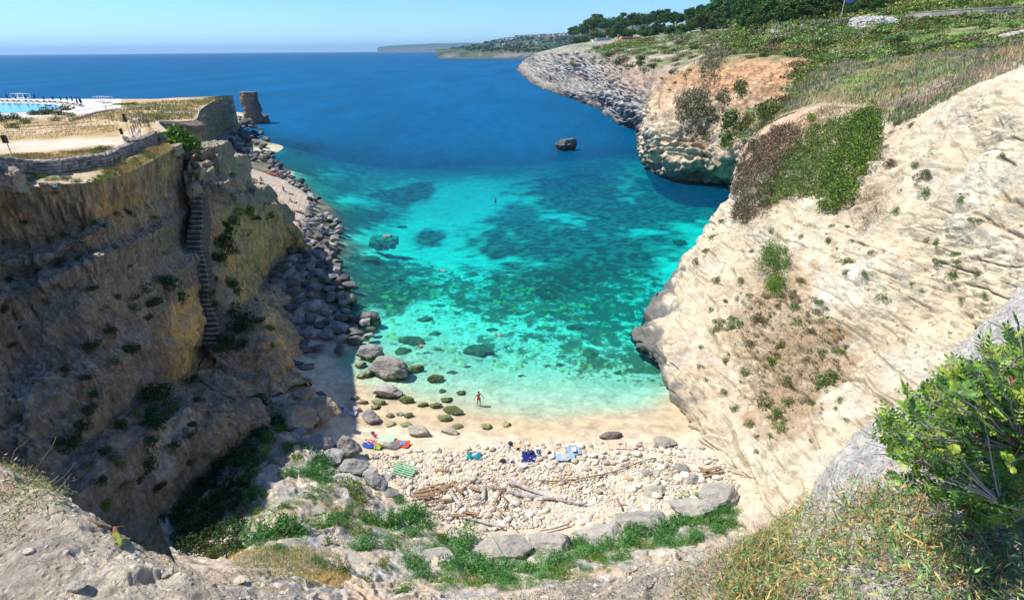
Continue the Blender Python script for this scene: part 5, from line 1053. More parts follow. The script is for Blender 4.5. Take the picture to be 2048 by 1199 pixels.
# carpets of leaves hugging a surface
def carpet(name, surf, poly, n, hgt, size, cols, w, seed, sub=.9, base=.04, maxdepth=None, lump=1.0, **kw):
    V, Nn, q = SURF[surf]; m_ = inpoly(q[:, 0], q[:, 1], poly)
    if maxdepth: m_ &= q[:, 2] < maxdepth
    idx = np.where(m_)[0]; rs = np.random.RandomState(seed)
    if len(idx) < 3: print('EMPTY', name, len(idx)); return None
    n = int(n * (2.2 if n > 10000 else 1.5)); k = rs.choice(idx, n); P0 = V[k] + rs.normal(size=(n, 3)) * .2 * (q[k, 2] / 60)[:, None]
    Nk = Nn[k] * .7 + np.array([0, 0, .5]); Nk /= np.linalg.norm(Nk, axis=1, keepdims=True)
    # thin at the outline
    poly_ = np.array(poly, float); A, B_ = poly_, np.roll(poly_, -1, 0); dmin = np.full(n, 1e9)
    for a, b_ in zip(A, B_):
        t = np.clip(((q[k, :2] - a) @ (b_ - a)) / ((b_ - a) @ (b_ - a)), 0, 1); dmin = np.minimum(dmin, np.linalg.norm(q[k, :2] - a - t[:, None] * (b_ - a), axis=1))
    lum = fbm(P0 * sub, 3, seed=seed); env = sstep(-1, 13, np.minimum(dmin, 26) + 24 * fbm(P0 * .8, 4, seed=seed + 3) + 2) * (.6 + .4 * sstep(-.4, .5, lum) * lump)
    keep = rs.rand(n) < env * 1.6; z = hgt * env * rs.uniform(.15, 1, n) ** .5 + base; P = P0 + Nk * z[:, None]
    zone = sstep(-.25, .25, fbm(P0 * sub * .45 + 7, 3, seed=seed + 1)); nc = len(cols); c1 = palette(n, cols, w, rs); c2 = palette(n, cols, w[::-1], rs)
    c = c1 * zone[:, None] + c2 * (1 - zone)[:, None]; c *= (.75 + .5 * sstep(-.5, .5, fbm(P0 * sub * 2.5, 2, seed=seed + 2)))[:, None]
    return link(name, leafmesh(name, P[keep], (size * (q[k, 2] / 60) ** .5)[keep], mat_leaf, seed, c[keep], **kw))
gC = 'the big scrub patches on the right cliff'; NK = 2.4
o = carpet('scrub_bush', 'right', [(1468,446),(1474,342),(1506,284),(1558,254),(1612,256),(1598,316),(1568,362),(1548,408),(1506,452)], 22000, .9, .10, [(.16, .065, .05), (.13, .085, .07), (.11, .18, .04), (.20, .17, .14)], [4, 3, 2, 2], 1); tag(o, 'reddish-brown end of the scrub carpet at the seaward edge of the right cliff', 'bush', gC)
o = carpet('scrub_bush', 'right', [(1518,418),(1530,376),(1560,330),(1594,280),(1640,250),(1696,240),(1694,294),(1674,344),(1646,394),(1600,400),(1560,412)], 15000, .9, .095, [(.12, .24, .03), (.20, .30, .035), (.19, .18, .13), (.15, .18, .05)], [4, 2, 2, 2], 2); tag(o, 'middle green and grey mat of the scrub carpet on the right cliff', 'bush', gC)
o = carpet('scrub_bush', 'right', [(1640,430),(1632,390),(1650,340),(1672,280),(1706,232),(1752,206),(1768,255),(1758,312),(1738,362),(1706,408),(1672,430)], 17000, 1.2, .10, [(.13, .26, .03), (.21, .31, .035), (.15, .18, .05), (.05, .10, .025)], [4, 2, 3, 1], 3); tag(o, 'thickest bright green mat of the scrub carpet on the right cliff', 'bush', gC)
o = carpet('round_bush', 'right', [(1522,505),(1545,490),(1575,492),(1578,530),(1572,580),(1562,606),(1540,590),(1530,570),(1520,535)], 7000, 1.3, .07, [YELG, GREEN, DKGREEN], [3, 5, 1], 4); tag(o, 'round bright green bush with a reddish left side in the middle of the right cliff', 'bush')
o = carpet('brown_tufts', 'right', [(1712,400),(1745,345),(1765,350),(1780,400),(1775,450),(1745,480),(1715,470)], 2600, .5, .14, [(.22, .17, .10), (.14, .12, .06), (.3, .24, .14)], [3, 2, 2], 5, aspect=.1, updir=1.2); tag(o, 'brown dried tufts hanging under the bright green scrub mat', 'dry tufts', kind='stuff')
o = carpet('cliff_growth', 'right', [(1450,640),(1520,560),(1570,600),(1640,600),(1690,660),(1680,760),(1600,850),(1540,850),(1500,760),(1440,700)], 5500, .22, .065, [BROWN, (.24, .18, .10), OLIVE, GREEN], [4, 3, 2, 1], 6, lump=.8); tag(o, 'thin brown and olive growth spread over the overgrown part of the right cliff', 'ground cover', kind='stuff')
o = None
# headland bushes
for (poly, n_, h_, cs_, lab) in [
  ([(1350,205),(1372,184),(1395,176),(1416,192),(1422,222),(1402,244),(1380,252),(1352,248)], 4200, 2.2, ([BROWN, GREYG, OLIVE], [3, 3, 2]), 'large dull brown-green bush clinging to the face of the second headland'),
  ([(1398,165),(1396,135),(1412,106),(1440,98),(1462,108),(1445,132),(1430,160),(1412,180)], 3800, 2.2, ([(.12, .09, .08), GREYG, OLIVE], [4, 3, 1]), 'wind-bent grey-brown bush at the orange edge of the second headland'),
  ([(1446,300),(1447,240),(1460,220),(1474,222),(1472,260),(1462,300)], 2600, 1.8, ([DKGREEN, OLIVE, GREEN], [4, 3, 2]), 'dark strip of bush in the left side of the headland cleft'),
  ([(1474,270),(1480,235),(1500,230),(1506,262),(1500,292),(1482,288)], 2400, 1.6, ([GREEN, OLIVE, BROWN], [4, 3, 2]), 'green bush in the right side of the headland cleft'),
  ([(1432,200),(1440,180),(1455,184),(1456,205),(1440,216)], 1200, 1.4, ([BROWN, OLIVE, GREYG], [3, 3, 2]), 'round dull bush right of the big headland bush'),
  ([(1470,180),(1478,160),(1490,168),(1490,190),(1478,192)], 1200, 1.4, ([OLIVE, GREEN, BROWN], [3, 3, 2]), 'olive bush under the orange edge of the headland'),
  ([(1410,240),(1415,225),(1432,222),(1438,242),(1425,250)], 1200, 1.2, ([BROWN, GREYG, OLIVE], [3, 3, 2]), 'small dull bush below the big headland bush'),
  ([(1408,272),(1414,266),(1425,268),(1424,278),(1412,280)], 500, .8, ([OLIVE, GREEN], [3, 2]), 'little bush above the cream headland face')]:
    o = carpet('headland_bush', 'head', poly, n_, h_, .16, cs_[0], cs_[1], hash(lab[:6] + 'x') % 97 if False else len(lab) * 7 + n_ % 91, sub=.4)
    if o: tag(o, lab, 'bush', 'bushes on the second headland')
rq = random.Random(31)
HB = [(1140,124,9),(1160,118,8),(1185,122,10),(1143,132,8),(1215,112,14),(1200,128,9),(1232,120,12),(1222,108,14),(1245,118,14),(1255,130,10),(1275,125,12),(1287,115,14),(1290,135,10),(1310,120,14),(1305,132,12),(1345,140,12),(1350,128,11),(1370,148,9),(1378,140,8),(1322,155,8),(1240,140,7),(1335,105,12),(1360,110,12),(1385,112,12),(1410,100,14),(1445,95,12),(1500,112,12),(1530,110,10),(1385,95,12),(1325,95,14),(1300,105,12),(1270,105,12),(1350,120,12),(1168,128,6),(1120,112,6),(1100,108,5),(1130,108,7),(1150,108,8),(1345,165,7),(1335,180,6)]
for (px, py, r) in HB: shrub(rq.choice(['olive', 'dark', 'olive', 'green', 'brown']), 'head', px, py, r, 'bushes along the top of the headlands', squash=.8, stretch=1.5)

# scrub and grass over the hill: many cushions, one mass
MASS_LATER = []
def mass(name, surf, poly, nm, lm, rpx, cols, size, seed, squash=.6, stretch=1.5, maxz=1e9, minz=0, **kw):
    V, Nn, q = SURF[surf]; m_ = np.where(inpoly(q[:, 0], q[:, 1], poly) & (q[:, 2] < maxz) & (q[:, 2] > minz))[0]; rs = np.random.RandomState(seed)
    if len(m_) < 3: print('EMPTY', name); return None
    wgt = .15 + sstep(-.3, .5, fbm(V[m_] * (1.2 if surf == 'floor' else .2), 3, seed=seed + 3)); k = rs.choice(m_, nm, p=wgt / wgt.sum()); P = []; Cc = []; S = []
    for j in k:
        r = rs.uniform(*rpx) * q[j, 2] / F; c = np.array(cols[rs.randint(len(cols))]) * rs.uniform(.7, 1.3)
        p, kk_ = mound_pts(lm, rs, 4, .7); p = p * np.array([r * stretch, r, r * squash * 1.3]); P.append(V[j] + p); Cc.append(np.tile(c, (lm, 1)) * rs.uniform(.75, 1.3, (lm, 1))); S.append(np.full(lm, size * r))
    o = link(name, leafmesh(name, np.concatenate(P), np.concatenate(S), mat_leaf, seed, np.concatenate(Cc), **kw)); o['kind'] = 'stuff'; return o
poly_hill = [(1150,104),(1250,90),(1400,80),(1550,56),(1650,46),(1700,60),(1830,42),(2060,38),(2060,72),(2040,85),(1900,100),(1750,105),(1600,118),(1480,110),(1360,118),(1250,118)]
HC = [(.18, .22, .05), (.14, .27, .04), (.24, .30, .06), (.24, .26, .07), (.05, .11, .025), (.24, .14, .08), (.28, .33, .12), (.06, .10, .03), (.34, .32, .24), (.16, .32, .09)]
o = mass('scrubland', 'hill', [(1430,130),(1470,70),(1550,50),(1650,46),(1700,40),(1790,38),(1830,36),(2140,14),(2140,80),(1900,106),(1750,113),(1640,135),(1560,215),(1500,290),(1440,300)], 2000, 150, (7, 23), HC, .105, 1, squash=.55, stretch=1.9); tag(o, 'low mixed scrub covering the hill between the brow and the concrete wall', 'scrub')
o = mass('scrubland', 'head', [(1170,104),(1250,84),(1400,66),(1560,60),(1640,50),(1640,110),(1500,108),(1360,110),(1250,112),(1200,112)], 800, 90, (5, 12), HC, .13, 2, squash=.6, stretch=1.7); tag(o, 'low scrub in front of the pine wood above the headlands', 'scrub')
o = mass('scrubland', 'hill', [(1470,90),(1480,30),(1560,8),(1700,-20),(2200,-60),(2200,-5),(1960,24),(1830,32),(1700,36),(1550,52)], 1100, 100, (9, 20), HC[:5] + [HC[6]], .12, 3, squash=.7, stretch=1.6); tag(o, 'bushy green slope rising behind the concrete wall', 'scrub')
def blades(name, surf, poly, n, length, width, cols, seed, maxz=1e9, lean=.5, pxmod=1.0):
    V, Nn, q = SURF[surf]; m_ = np.where(inpoly(q[:, 0], q[:, 1], poly) & (q[:, 2] < maxz))[0]; rs = np.random.RandomState(seed)
    if len(m_) < 3: print('EMPTY', name); return None
    # weight by surface spacing so that far ground is not over-full
    k = rs.choice(m_, n); P = V[k] + rs.normal(size=(n, 3)) * np.array([.15, .15, 0]) * (q[k, 2] / 60)[:, None]
    patch = fbm(P * .35, 3, seed=seed); L = length * rs.uniform(.4, 1.2, n) * (.6 + .6 * sstep(-.4, .5, patch)) * np.sqrt(q[k, 2] / 40) ** pxmod; Wd = width * np.sqrt(q[k, 2] / 40) ** pxmod
    d = rs.normal(size=(n, 3)) * lean; d[:, 2] = 1; d /= np.linalg.norm(d, axis=1, keepdims=True); s = rs.normal(size=(n, 3)); s[:, 2] = 0; s /= np.linalg.norm(s, axis=1, keepdims=True)
    tip = P + d * L[:, None]; w = (Wd if np.ndim(Wd) else np.full(n, Wd))[:, None]
    Vv = np.stack([P - s * w, P + s * w, tip + s * w * .3, tip - s * w * .3], 1).reshape(-1, 3)
    nc = len(cols); t = np.clip((sstep(-.5, .5, fbm(P * .25 + 3, 3, seed=seed + 5)) * nc + rs.normal(size=n) * .7), 0, nc - .01).astype(int); c = np.array(cols)[t] * rs.uniform(.7, 1.25, (n, 1))
    o = link(name, mesh_np(name, Vv, np.arange(4 * n).reshape(n, 4), mat_leaf, False, {'Col': np.repeat(c, 4, axis=0)})); o['kind'] = 'stuff'; return o
TAW = [(.52, .39, .23), (.42, .33, .19), (.26, .32, .11), (.15, .27, .08), (.36, .31, .24)]
o = blades('dry_grass', 'hill', [(1500,285),(1560,230),(1640,205),(1740,213),(1830,200),(1930,155),(2060,115),(2090,60),(1960,100),(1800,120),(1650,130),(1560,180)], 34000, .5, .035, TAW, 11); tag(o, 'tall tawny and green grass covering the brow above the right cliff', 'grass')
o = blades('dry_grass', 'right', [(1570,250),(1640,215),(1750,215),(1840,196),(1935,150),(2060,112),(2060,128),(1940,175),(1850,225),(1790,255),(1740,232),(1700,245),(1620,262),(1590,280)], 9000, .42, .03, [(.48, .38, .25), (.38, .32, .21), (.3, .29, .22), (.2, .26, .1)], 12); tag(o, 'dry grass fringe hanging over the top of the right cliff', 'grass')
o = mass('flowering_brush', 'hill', [(1600,215),(1700,190),(1850,170),(1980,130),(2050,95),(2040,75),(1850,100),(1700,120),(1620,160)], 330, 80, (4, 13), [GREEN, BLUEG, GREYG, OLIVE, (.12, .17, .06), (.17, .12, .10)], .11, 13, squash=.7, stretch=1.3); tag(o, 'small green and grey plants growing through the tawny grass', 'brush')
for (px, py, r, k, lab) in [(1787,90,26,'dark','dome-shaped dark bush on the brow, largest of the right hill'),(1765,92,18,'grey','grey bush leaning against the dome-shaped dark bush'),(1895,95,20,'grey','low grey bush near the pale field wall'),(1925,92,14,'grey','second grey bush right of the low grey one'),(1610,148,16,'dark','dark blue-green bush at the edge above the inlet'),(1655,138,20,'lime','bright green cushion on the edge above the inlet'),(1700,112,22,'brown','brown cushion bush on the brow'),(1715,120,16,'olive','olive cushion bush beside the brown one'),(1560,92,18,'brown','brown cushion bush under the short concrete wall'),(1515,88,16,'brown','dark brown cushion bush above the headland cleft'),(1600,85,18,'olive','olive cushion above the brown cushion bush'),(1770,27,22,'grey','grey wind-swept bush beside the rubble heap'),(1985,32,26,'olive','rounded bush in front of the long concrete wall'),(1850,22,14,'olive','small bush at the start of the long concrete wall')]:
    o = shrub(k, 'hill', px, py, r, 'larger bushes of the right hill', lab, squash=1.0 if k == 'dark' else .7, stretch=1.3, name='hill_bush')
o = carpet('heath_edge', 'hill', [(1495,300),(1530,240),(1575,185),(1640,150),(1650,160),(1600,200),(1565,250),(1515,290)], 7000, .5, .09, [GREEN, YELG, OLIVE, (.12, .09, .07)], [4, 3, 2, 1], 14); 
if o: tag(o, 'band of low green heath along the edge above the inlet', 'heath', kind='stuff')

# plateau grass, slopes, gully
o = blades('meadow_grass', 'plateau', [(-60,340),(0,336),(60,345),(130,343),(200,340),(250,322),(225,295),(120,305),(0,312),(-60,318)], 15000, .28, .018, [(.48, .34, .14), (.36, .28, .12), (.22, .22, .08)], 21); tag(o, 'straw-coloured grass between the path and the dry-stone wall', 'grass')
o = blades('meadow_grass', 'plateau', [(-60,280),(0,280),(120,276),(240,262),(230,245),(120,243),(0,243),(-60,245)], 8000, .2, .03, [(.48, .32, .13), (.36, .28, .12), (.22, .22, .08), (.5, .38, .2)], 22); tag(o, 'short straw-coloured grass beyond the path', 'grass')
o = blades('meadow_grass', 'plateau', [(150,240),(260,212),(330,203),(445,197),(440,203),(400,212),(388,238),(312,242),(280,250),(220,240)], 12000, .32, .05, [(.46, .36, .15), (.36, .31, .13), (.24, .25, .09), (.15, .2, .07)], 23); tag(o, 'pale grass on the far end of the plateau', 'grass')
o = blades('meadow_grass', 'plateau', [(180,372),(262,343),(315,316),(350,294),(352,280),(320,286),(290,302),(250,330),(205,355)], 6000, .3, .02, [(.46, .34, .14), (.3, .28, .1), (.2, .24, .06)], 24); tag(o, 'grass between the dry-stone wall and the quarry rim', 'grass')
for (px, py, r, k) in [(230,340,16,'olive'),(205,352,14,'olive'),(190,362,16,'olive'),(215,345,14,'green'),(250,328,12,'olive'),(270,320,12,'olive'),(60,358,12,'green'),(80,352,14,'yellow'),(105,356,14,'yellow'),(130,355,15,'grey'),(35,352,12,'green'),(10,345,14,'green'),(150,360,10,'green'),(292,305,12,'olive'),(310,298,10,'lime'),(205,300,16,'green'),(195,306,10,'lime'),(325,312,9,'tuft'),(5,240,22,'dark'),(25,236,18,'dark'),(45,244,16,'olive'),(62,240,14,'grey'),(90,226,18,'dark'),(105,224,18,'dark'),(118,226,14,'dark'),(75,228,14,'dark'),(134,218,17,'dark'),(140,230,14,'olive'),(110,240,16,'olive'),(30,255,18,'olive'),(150,238,12,'olive')]:
    shrub(k, 'plateau', px, py, r, 'shrubs on the left plateau')
hedge = [(8,190),(30,190),(48,191),(70,192),(85,193),(100,193),(112,193),(128,194),(140,195),(150,196),(165,197),(180,198),(232,201),(243,203),(252,203),(262,206),(270,205),(-10,190),(205,199),(218,200)]
for i, (px, py) in enumerate(hedge): shrub('lime' if i % 3 else 'green', 'plateau', px, 204 if px < 190 else 206, 9, 'hedge bushes along the sea side of the pool deck', squash=.9, stretch=1.5, name='hedge_bush')
GUL = [(455,800),(545,800),(560,865),(520,905),(495,960),(492,1030),(478,1100),(425,1120),(365,1105),(342,1050),(345,1012),(385,985),(420,920),(445,880),(440,840)]
o = mass('undergrowth', 'floor', GUL, 260, 230, (12, 26), [(.035, .085, .022), (.05, .11, .03), (.03, .06, .02), (.12, .13, .05)], .1, 27, squash=.9, stretch=1.1); tag(o, 'dense dark undergrowth filling the shaded gully', 'undergrowth')
o = mass('cliff_plants', 'right', [(1450,600),(1520,540),(1600,560),(1700,640),(1690,780),(1600,870),(1520,860),(1440,740)], 210, 110, (3, 9), [OLIVE, BROWN, GREEN, (.3, .22, .12), GREYG], .13, 28, squash=.8, stretch=1.0); tag(o, 'many small plants dotting the overgrown part of the right cliff', 'plants')
o = mass('cliff_plants', 'right', [(1400,480),(1600,260),(1850,220),(2048,160),(2048,640),(1800,800),(1500,900),(1440,760)], 300, 70, (1.5, 5), [OLIVE, GREYG, GREEN, BROWN], .16, 29, squash=.8, stretch=1.0); tag(o, 'tiny plants dotting the bare faces of the right cliff', 'plants')
o = mass('wall_plants', 'left', [(0,500),(350,430),(390,560),(300,700),(100,900),(0,900)], 110, 70, (1.5, 4), [DKGREEN, OLIVE], .16, 30, squash=.8, stretch=1.0); tag(o, 'tiny plants dotting the shaded quarry wall', 'plants')
o = mass('green_cover', 'floor', [(955,1125),(1050,1100),(1150,1075),(1250,1055),(1330,1040),(1400,1025),(1475,1000),(1480,1060),(1400,1085),(1300,1115),(1150,1160),(1000,1185),(880,1185),(900,1140)], 620, 190, (8, 18), [(.10, .28, .06), (.14, .34, .08), (.07, .19, .06), (.16, .26, .06)], .085, 37, squash=.7, stretch=1.2, aspect=.25, updir=.5); tag(o, 'soft bright green growth under the row of slabs', 'greenery')
o = mass('green_cover', 'floor', [(500,960),(560,1010),(620,960),(680,960),(760,1030),(840,1040),(900,1080),(950,1110),(900,1170),(780,1120),(700,1050),(620,1080),(540,1100),(490,1060)], 420, 170, (6, 15), [(.10, .28, .06), (.14, .34, .08), (.07, .19, .06), (.3, .3, .08)], .085, 38, squash=.6, stretch=1.3, aspect=.25, updir=.5); tag(o, 'patchy soft green growth over the slope left of the slabs', 'greenery')
o = blades('yellow_grass', 'floor', [(455,1112),(520,1092),(600,1092),(680,1108),(690,1135),(700,1150),(680,1175),(620,1168),(560,1160),(480,1145)], 9500, .34, .014, [(.46, .31, .09), (.20, .26, .06), (.42, .30, .10), (.16, .23, .05), (.42, .33, .16)], 25, lean=1.3); tag(o, 'matted yellow and rust dry grass at the bottom of the green slope', 'grass')
o = blades('slope_grass', 'floor', [(500,880),(560,850),(600,900),(700,940),(800,1000),(900,1080),(1000,1120),(1400,1040),(1470,1010),(1460,1070),(1200,1150),(900,1180),(600,1170),(480,1130),(500,1000)], 12000, .15, .014, [(.16, .17, .06), (.08, .15, .04), (.30, .24, .12), (.5, .4, .04)], 26, lean=1.0); tag(o, 'thin grass and yellow flowers between the shrubs of the slope', 'grass')

# ---- pines
def pinemesh(seed, spread, lean=0.0):
    rs = np.random.RandomState(seed); nc = 26; P = []; cc = []
    for c in range(nc):
        th = rs.uniform(0, 6.28); rr = spread * math.sqrt(rs.rand()) * .8; z = 4.6 + (1 - (rr / spread) ** 2) * 3.2 * rs.uniform(.5, 1.1) + rs.uniform(-1.8, .2)
        n = 95; d = rs.normal(size=(n, 3)); d /= np.linalg.norm(d, axis=1, keepdims=True); d[:, 2] = d[:, 2] * .6 + .12
        P.append(np.array([rr * math.cos(th) + lean, rr * math.sin(th), z]) + d * rs.uniform(.65, 1.1, (n, 1)) * 1.15); cc.append(palette(n, [(.07, .15, .03), (.035, .085, .02), (.11, .19, .04)], [3, 3, 1], rs) * rs.uniform(.7, 1.3))
    t = MB(); t.tube([(0, 0, -1), (.1, .05, 1.5), (.35 + lean * .5, .1, 3.4), (lean, 0, 5.6)], [.32, .26, .2, .1], 7)
    for k in range(7):
        th = rs.uniform(0, 6.28); z0 = rs.uniform(2.6, 5); t.tube([(.3 + lean * .5, .1, z0), (math.cos(th) * spread * .4 + lean, math.sin(th) * spread * .4, z0 + 1.2), (math.cos(th) * spread * .75 + lean, math.sin(th) * spread * .75, z0 + 1.8)], [.12, .08, .03], 5)
    return np.concatenate(P), np.concatenate(cc), t
PINES = []
for k, (sp, ln) in enumerate([(3.2, 0), (3.8, .5), (2.8, -.3), (3.4, .2)]):
    P, cc, t = pinemesh(600 + k, sp, ln); r_ = empty('pine_tree'); cr_ = link('crown', leafmesh('pine_crown', P, .34, mat_leaf, 600 + k, cc, aspect=.5), r_); tk = t.build('trunk', mat_wood, r_, True); PINES.append(r_)
fresh = [True] * 4
def pine(px, py, hpx, Y, label, tone=(1, 1, 1)):
    k = rnd.randrange(4); r_ = PINES[k] if fresh[k] else copy_tree(PINES[k]); fresh[k] = False
    p = PY(px, py, Y)
    if px > 1470: p = onsurf('hill', px, py)[0] - np.array([0, 0, .5])
    s = hpx * proj(p)[0, 2] / F / 8.0; r_.location = [float(v) for v in p]; r_.scale = (s * rnd.uniform(.95, 1.3), s, s); r_.rotation_euler = (0, 0, rnd.uniform(0, 6.28))
    for c_ in r_.children: c_.color = tuple(tone) + (1,) if c_.name.startswith('crown') else (1, 1, 1, 1)
    tag(r_, label, 'tree', 'pines of the wood above the headlands'); return r_
TR = []
rq = random.Random(9)
edge_x = [1145,1165,1190,1220,1250,1280,1310,1340,1370,1400,1430,1460,1490,1520,1550,1580,1610,1640,1670,1700]
edge_top = [56,54,44,42,36,36,32,30,34,14,6,2,2,-4,-8,-10,-14,-16,-20,-24]
for i, px in enumerate(range(1148, 1790, 13)):
    tp = np.interp(px, edge_x, edge_top); bs = np.interp(px, [1145,1250,1400,1500,1600,1700,1790], [100, 88, 78, 66, 44, 30, 14]); hgt = bs - tp
    Yd = np.interp(px, [1145, 1250, 1400, 1550, 1700, 1790], [900, 640, 430, 330, 250, 215])
    TR.append((px + rq.uniform(-4, 4), bs - rq.uniform(0, 6) - (hgt * .3 if hgt > 40 else 4), (hgt * .75 if hgt > 40 else hgt) * rq.uniform(.85, 1.1), Yd * 1.18, 1))
    if hgt > 26: TR.append((px + rq.uniform(-6, 6), bs - rq.uniform(-2, 4), hgt * rq.uniform(.45, .7), Yd, 0))
    if px > 1380: TR.append((px + rq.uniform(-6, 6), bs - hgt * .18, hgt * rq.uniform(.5, .75), Yd * 1.08, 0))
words = ['broad', 'round-crowned', 'tall', 'leaning', 'bushy', 'flat-topped']
for i, (px, py, hp, Yd, bk) in enumerate(TR):
    br = rq.random() < .22 and not bk; tone = (1.9, 1.15, 1.25) if br else (rq.uniform(.8, 1.2), rq.uniform(.85, 1.15), .95)
    zone = 'at the seaward end of the wood' if px < 1200 else 'behind the white and red buildings' if px < 1290 else 'at the left part of the wood' if px < 1400 else 'in the middle of the wood' if px < 1520 else 'above the short concrete wall' if px < 1660 else 'behind the tall post with the blue sign'
    pine(px, py, hp, Yd, uniq(f"{words[i % 6]} {'brownish' if br else 'dark green'} pine {zone}, {'back row' if bk else 'front row'}"), tone)

# ================================================================== FAR COAST, TOWN
mat_far = terrain_mat('far_coast_ground', fine=.05, strata=(.01, .01, .05), bump=.5, dist=3, speck=.35)
sky_px = [(872,100),(900,99),(920,97),(945,92),(975,85),(1000,80),(1030,74),(1050,71),(1080,70),(1110,69),(1140,66),(1180,60),(1230,52),(1300,48)]
wl_px = [(872,102),(900,103),(925,103),(950,103.5),(975,104),(985,106),(1010,107),(1040,108),(1070,109),(1090,110),(1130,110),(1180,108),(1230,106),(1300,104)]
rows = [rowy(*[(p[0], p[1], 2300 - (p[0] - 872) * 1.6) for p in wl_px])]
rows[0] = [p * np.array([1, 1, 0]) + np.array([0, 0, -4]) for p in rows[0]]
rows.append([p + np.array([4, 20, 14 if 3 > 2 else 0]) for p in rows[0]])
def hl(k, dY): return rowy(*[(p[0], lerp(w[1], p[1], k), rows[0][i][1] + dY) for i, (p, w) in enumerate(zip(sky_px, wl_px))])
rows += [hl(.33, 90), hl(.62, 320), hl(.85, 600), hl(1.0, 900), [p + np.array([0, 500, -30]) for p in hl(1.0, 900)]]
G0, tr, tc = loft(rows, px=1.6); G0[..., 2] += fbm(G0 * .006, 4, seed=1001) * 9 * sstep(1, 3, tr)[:, None] * sstep(5.2, 4.2, tr)[:, None]
C = np.ones(G0.shape) * np.array([.05, .085, .05]); C = mixc(C, (.13, .14, .08), sstep(0, .5, fbm(G0 * .012, 4, seed=1002)) * .6); C = mixc(C, (.20, .195, .2), sstep(1.7, 1.1, tr)[:, None] * .9 * sstep(-.5, .3, fbm(G0 * .02, 3, seed=1003)))
C = mixc(C, (.10, .09, .09), sstep(.9, .5, tr)[:, None] * 1.0)
gmesh('far_coast', G0, mat_far, C); register('coast', G0)
hp = [(755,98.2),(765,94.5),(790,92),(830,90),(870,87.5),(910,86.5),(950,86),(990,88),(1060,92)]
rows = [rowy(*[(p[0], 99.2 - (p[0] - 755) * .001, 9000) for p in hp])]; rows[0] = [p * np.array([1, 1, 0]) + np.array([0, 0, -8]) for p in rows[0]]
rows += [rowy(*[(p[0], lerp(99, p[1], .55), 9200) for p in hp]), rowy(*[(p[0], p[1], 9900) for p in hp]), [p + np.array([0, 900, -150]) for p in rowy(*[(p[0], p[1], 9900) for p in hp])]]
G0, tr, tc = loft(rows, px=2); G0[..., 2] += fbm(G0 * .002, 3, seed=1011) * 8; C = np.ones(G0.shape) * np.array([.06, .10, .10]); C = mixc(C, (.16, .18, .18), sstep(1, .4, tr)[:, None] * .7)
gmesh('far_headland', G0, mat_far, C)
mat_render = simple('white_render', (.72, .70, .66), .9, .08, .3); mat_rend2 = simple('sand_render', (.62, .52, .40), .9, .08, .3); mat_rend3 = simple('pink_render', (.66, .46, .36), .9, .08, .3)
mat_pane = simple('dark_pane', (.05, .06, .07), .3, .1, 1); mat_tile = simple('red_tile', (.42, .15, .08), .8, .15, 1); mat_grey = mat_grey
def house(kind, mat):
    r_ = empty('house'); w, d, h = kind[:3]; m_ = MB().box((0, 0, h / 2), (w, d, h)); m_.box((w * .2, d * .1, h + .9), (w * .45, d * .5, 1.8)); m_.build('wall', mat, r_)
    MB().box((0, 0, h + .12), (w + .6, d + .6, .24)).build('roof', mat_tile if kind[3] else mat_render, r_)
    win = MB(); nw = int(w // 3)
    for f_ in range(int(h // 3)):
        MB().box((0, -d / 2 - .03, 1.6 + 3 * f_), (w * .8, .12, 1.3)).build('window', mat_pane, r_)
    return r_
HS = [house((12, 10, 6, 0), mat_render), house((16, 10, 9, 0), mat_render), house((10, 9, 6, 1), mat_rend2), house((20, 12, 9, 0), mat_rend3)]
used = [0] * 4; rq = random.Random(4); cols_h = ['white flat-roofed', 'tall white', 'small sand-coloured red-roofed', 'long pink']
hp_ = [(x, np.interp(x, [s[0] for s in sky_px], [s[1] for s in sky_px]) + rq.uniform(.3, 2.2)) for x in np.linspace(1000, 1142, 46)]
hp_ += [(rq.uniform(985, 1135), 0) for _ in range(14)] + [(1008,86),(1012,87),(975,88),(983,85),(1030,72),(1075,83),(1080,83.5),(1110,85),(1040,74),(990,92),(996,93)]
for (px, py) in hp_:
    if py == 0: py = lerp(np.interp(px, [s[0] for s in sky_px], [s[1] for s in sky_px]), 104, rq.uniform(.08, .55))
    k = rq.choices(range(4), (6, 5, 1, 1))[0]; r_ = HS[k] if not used[k] else copy_tree(HS[k]); used[k] = 1
    p, nn, z = onsurf('coast', px, py); r_.location = [float(v) for v in p - np.array([0, 0, 1.0])]; r_.rotation_euler = (0, 0, rq.uniform(-.4, .4)); s = rq.uniform(.8, 1.15); r_.scale = (s, s, s)
    tp = np.interp(px, [s_[0] for s_ in sky_px], [s_[1] for s_ in sky_px]); zone = 'on the skyline of the town' if py - tp < 3 else 'on the wooded slope below the town' if py < 88 else 'near the far shore cliffs'
    sect = 'at its seaward end' if px < 1030 else 'at its middle' if px < 1085 else 'close to the near pine wood'
    tag(r_, uniq(f"{cols_h[k]} house {zone}, {sect}"), 'house', 'houses of the far town')
o = mass('coast_woods', 'coast', [(900,99),(950,91),(1000,80),(1050,73),(1140,68),(1200,60),(1200,106),(1100,106),(990,104),(930,101)], 1500, 26, (2.0, 4.2), [(.03, .07, .025), (.05, .09, .03), (.02, .045, .02), (.10, .12, .06)], .35, 41, squash=.8, stretch=1.2); tag(o, 'dark trees covering the far wooded coast', 'woods')

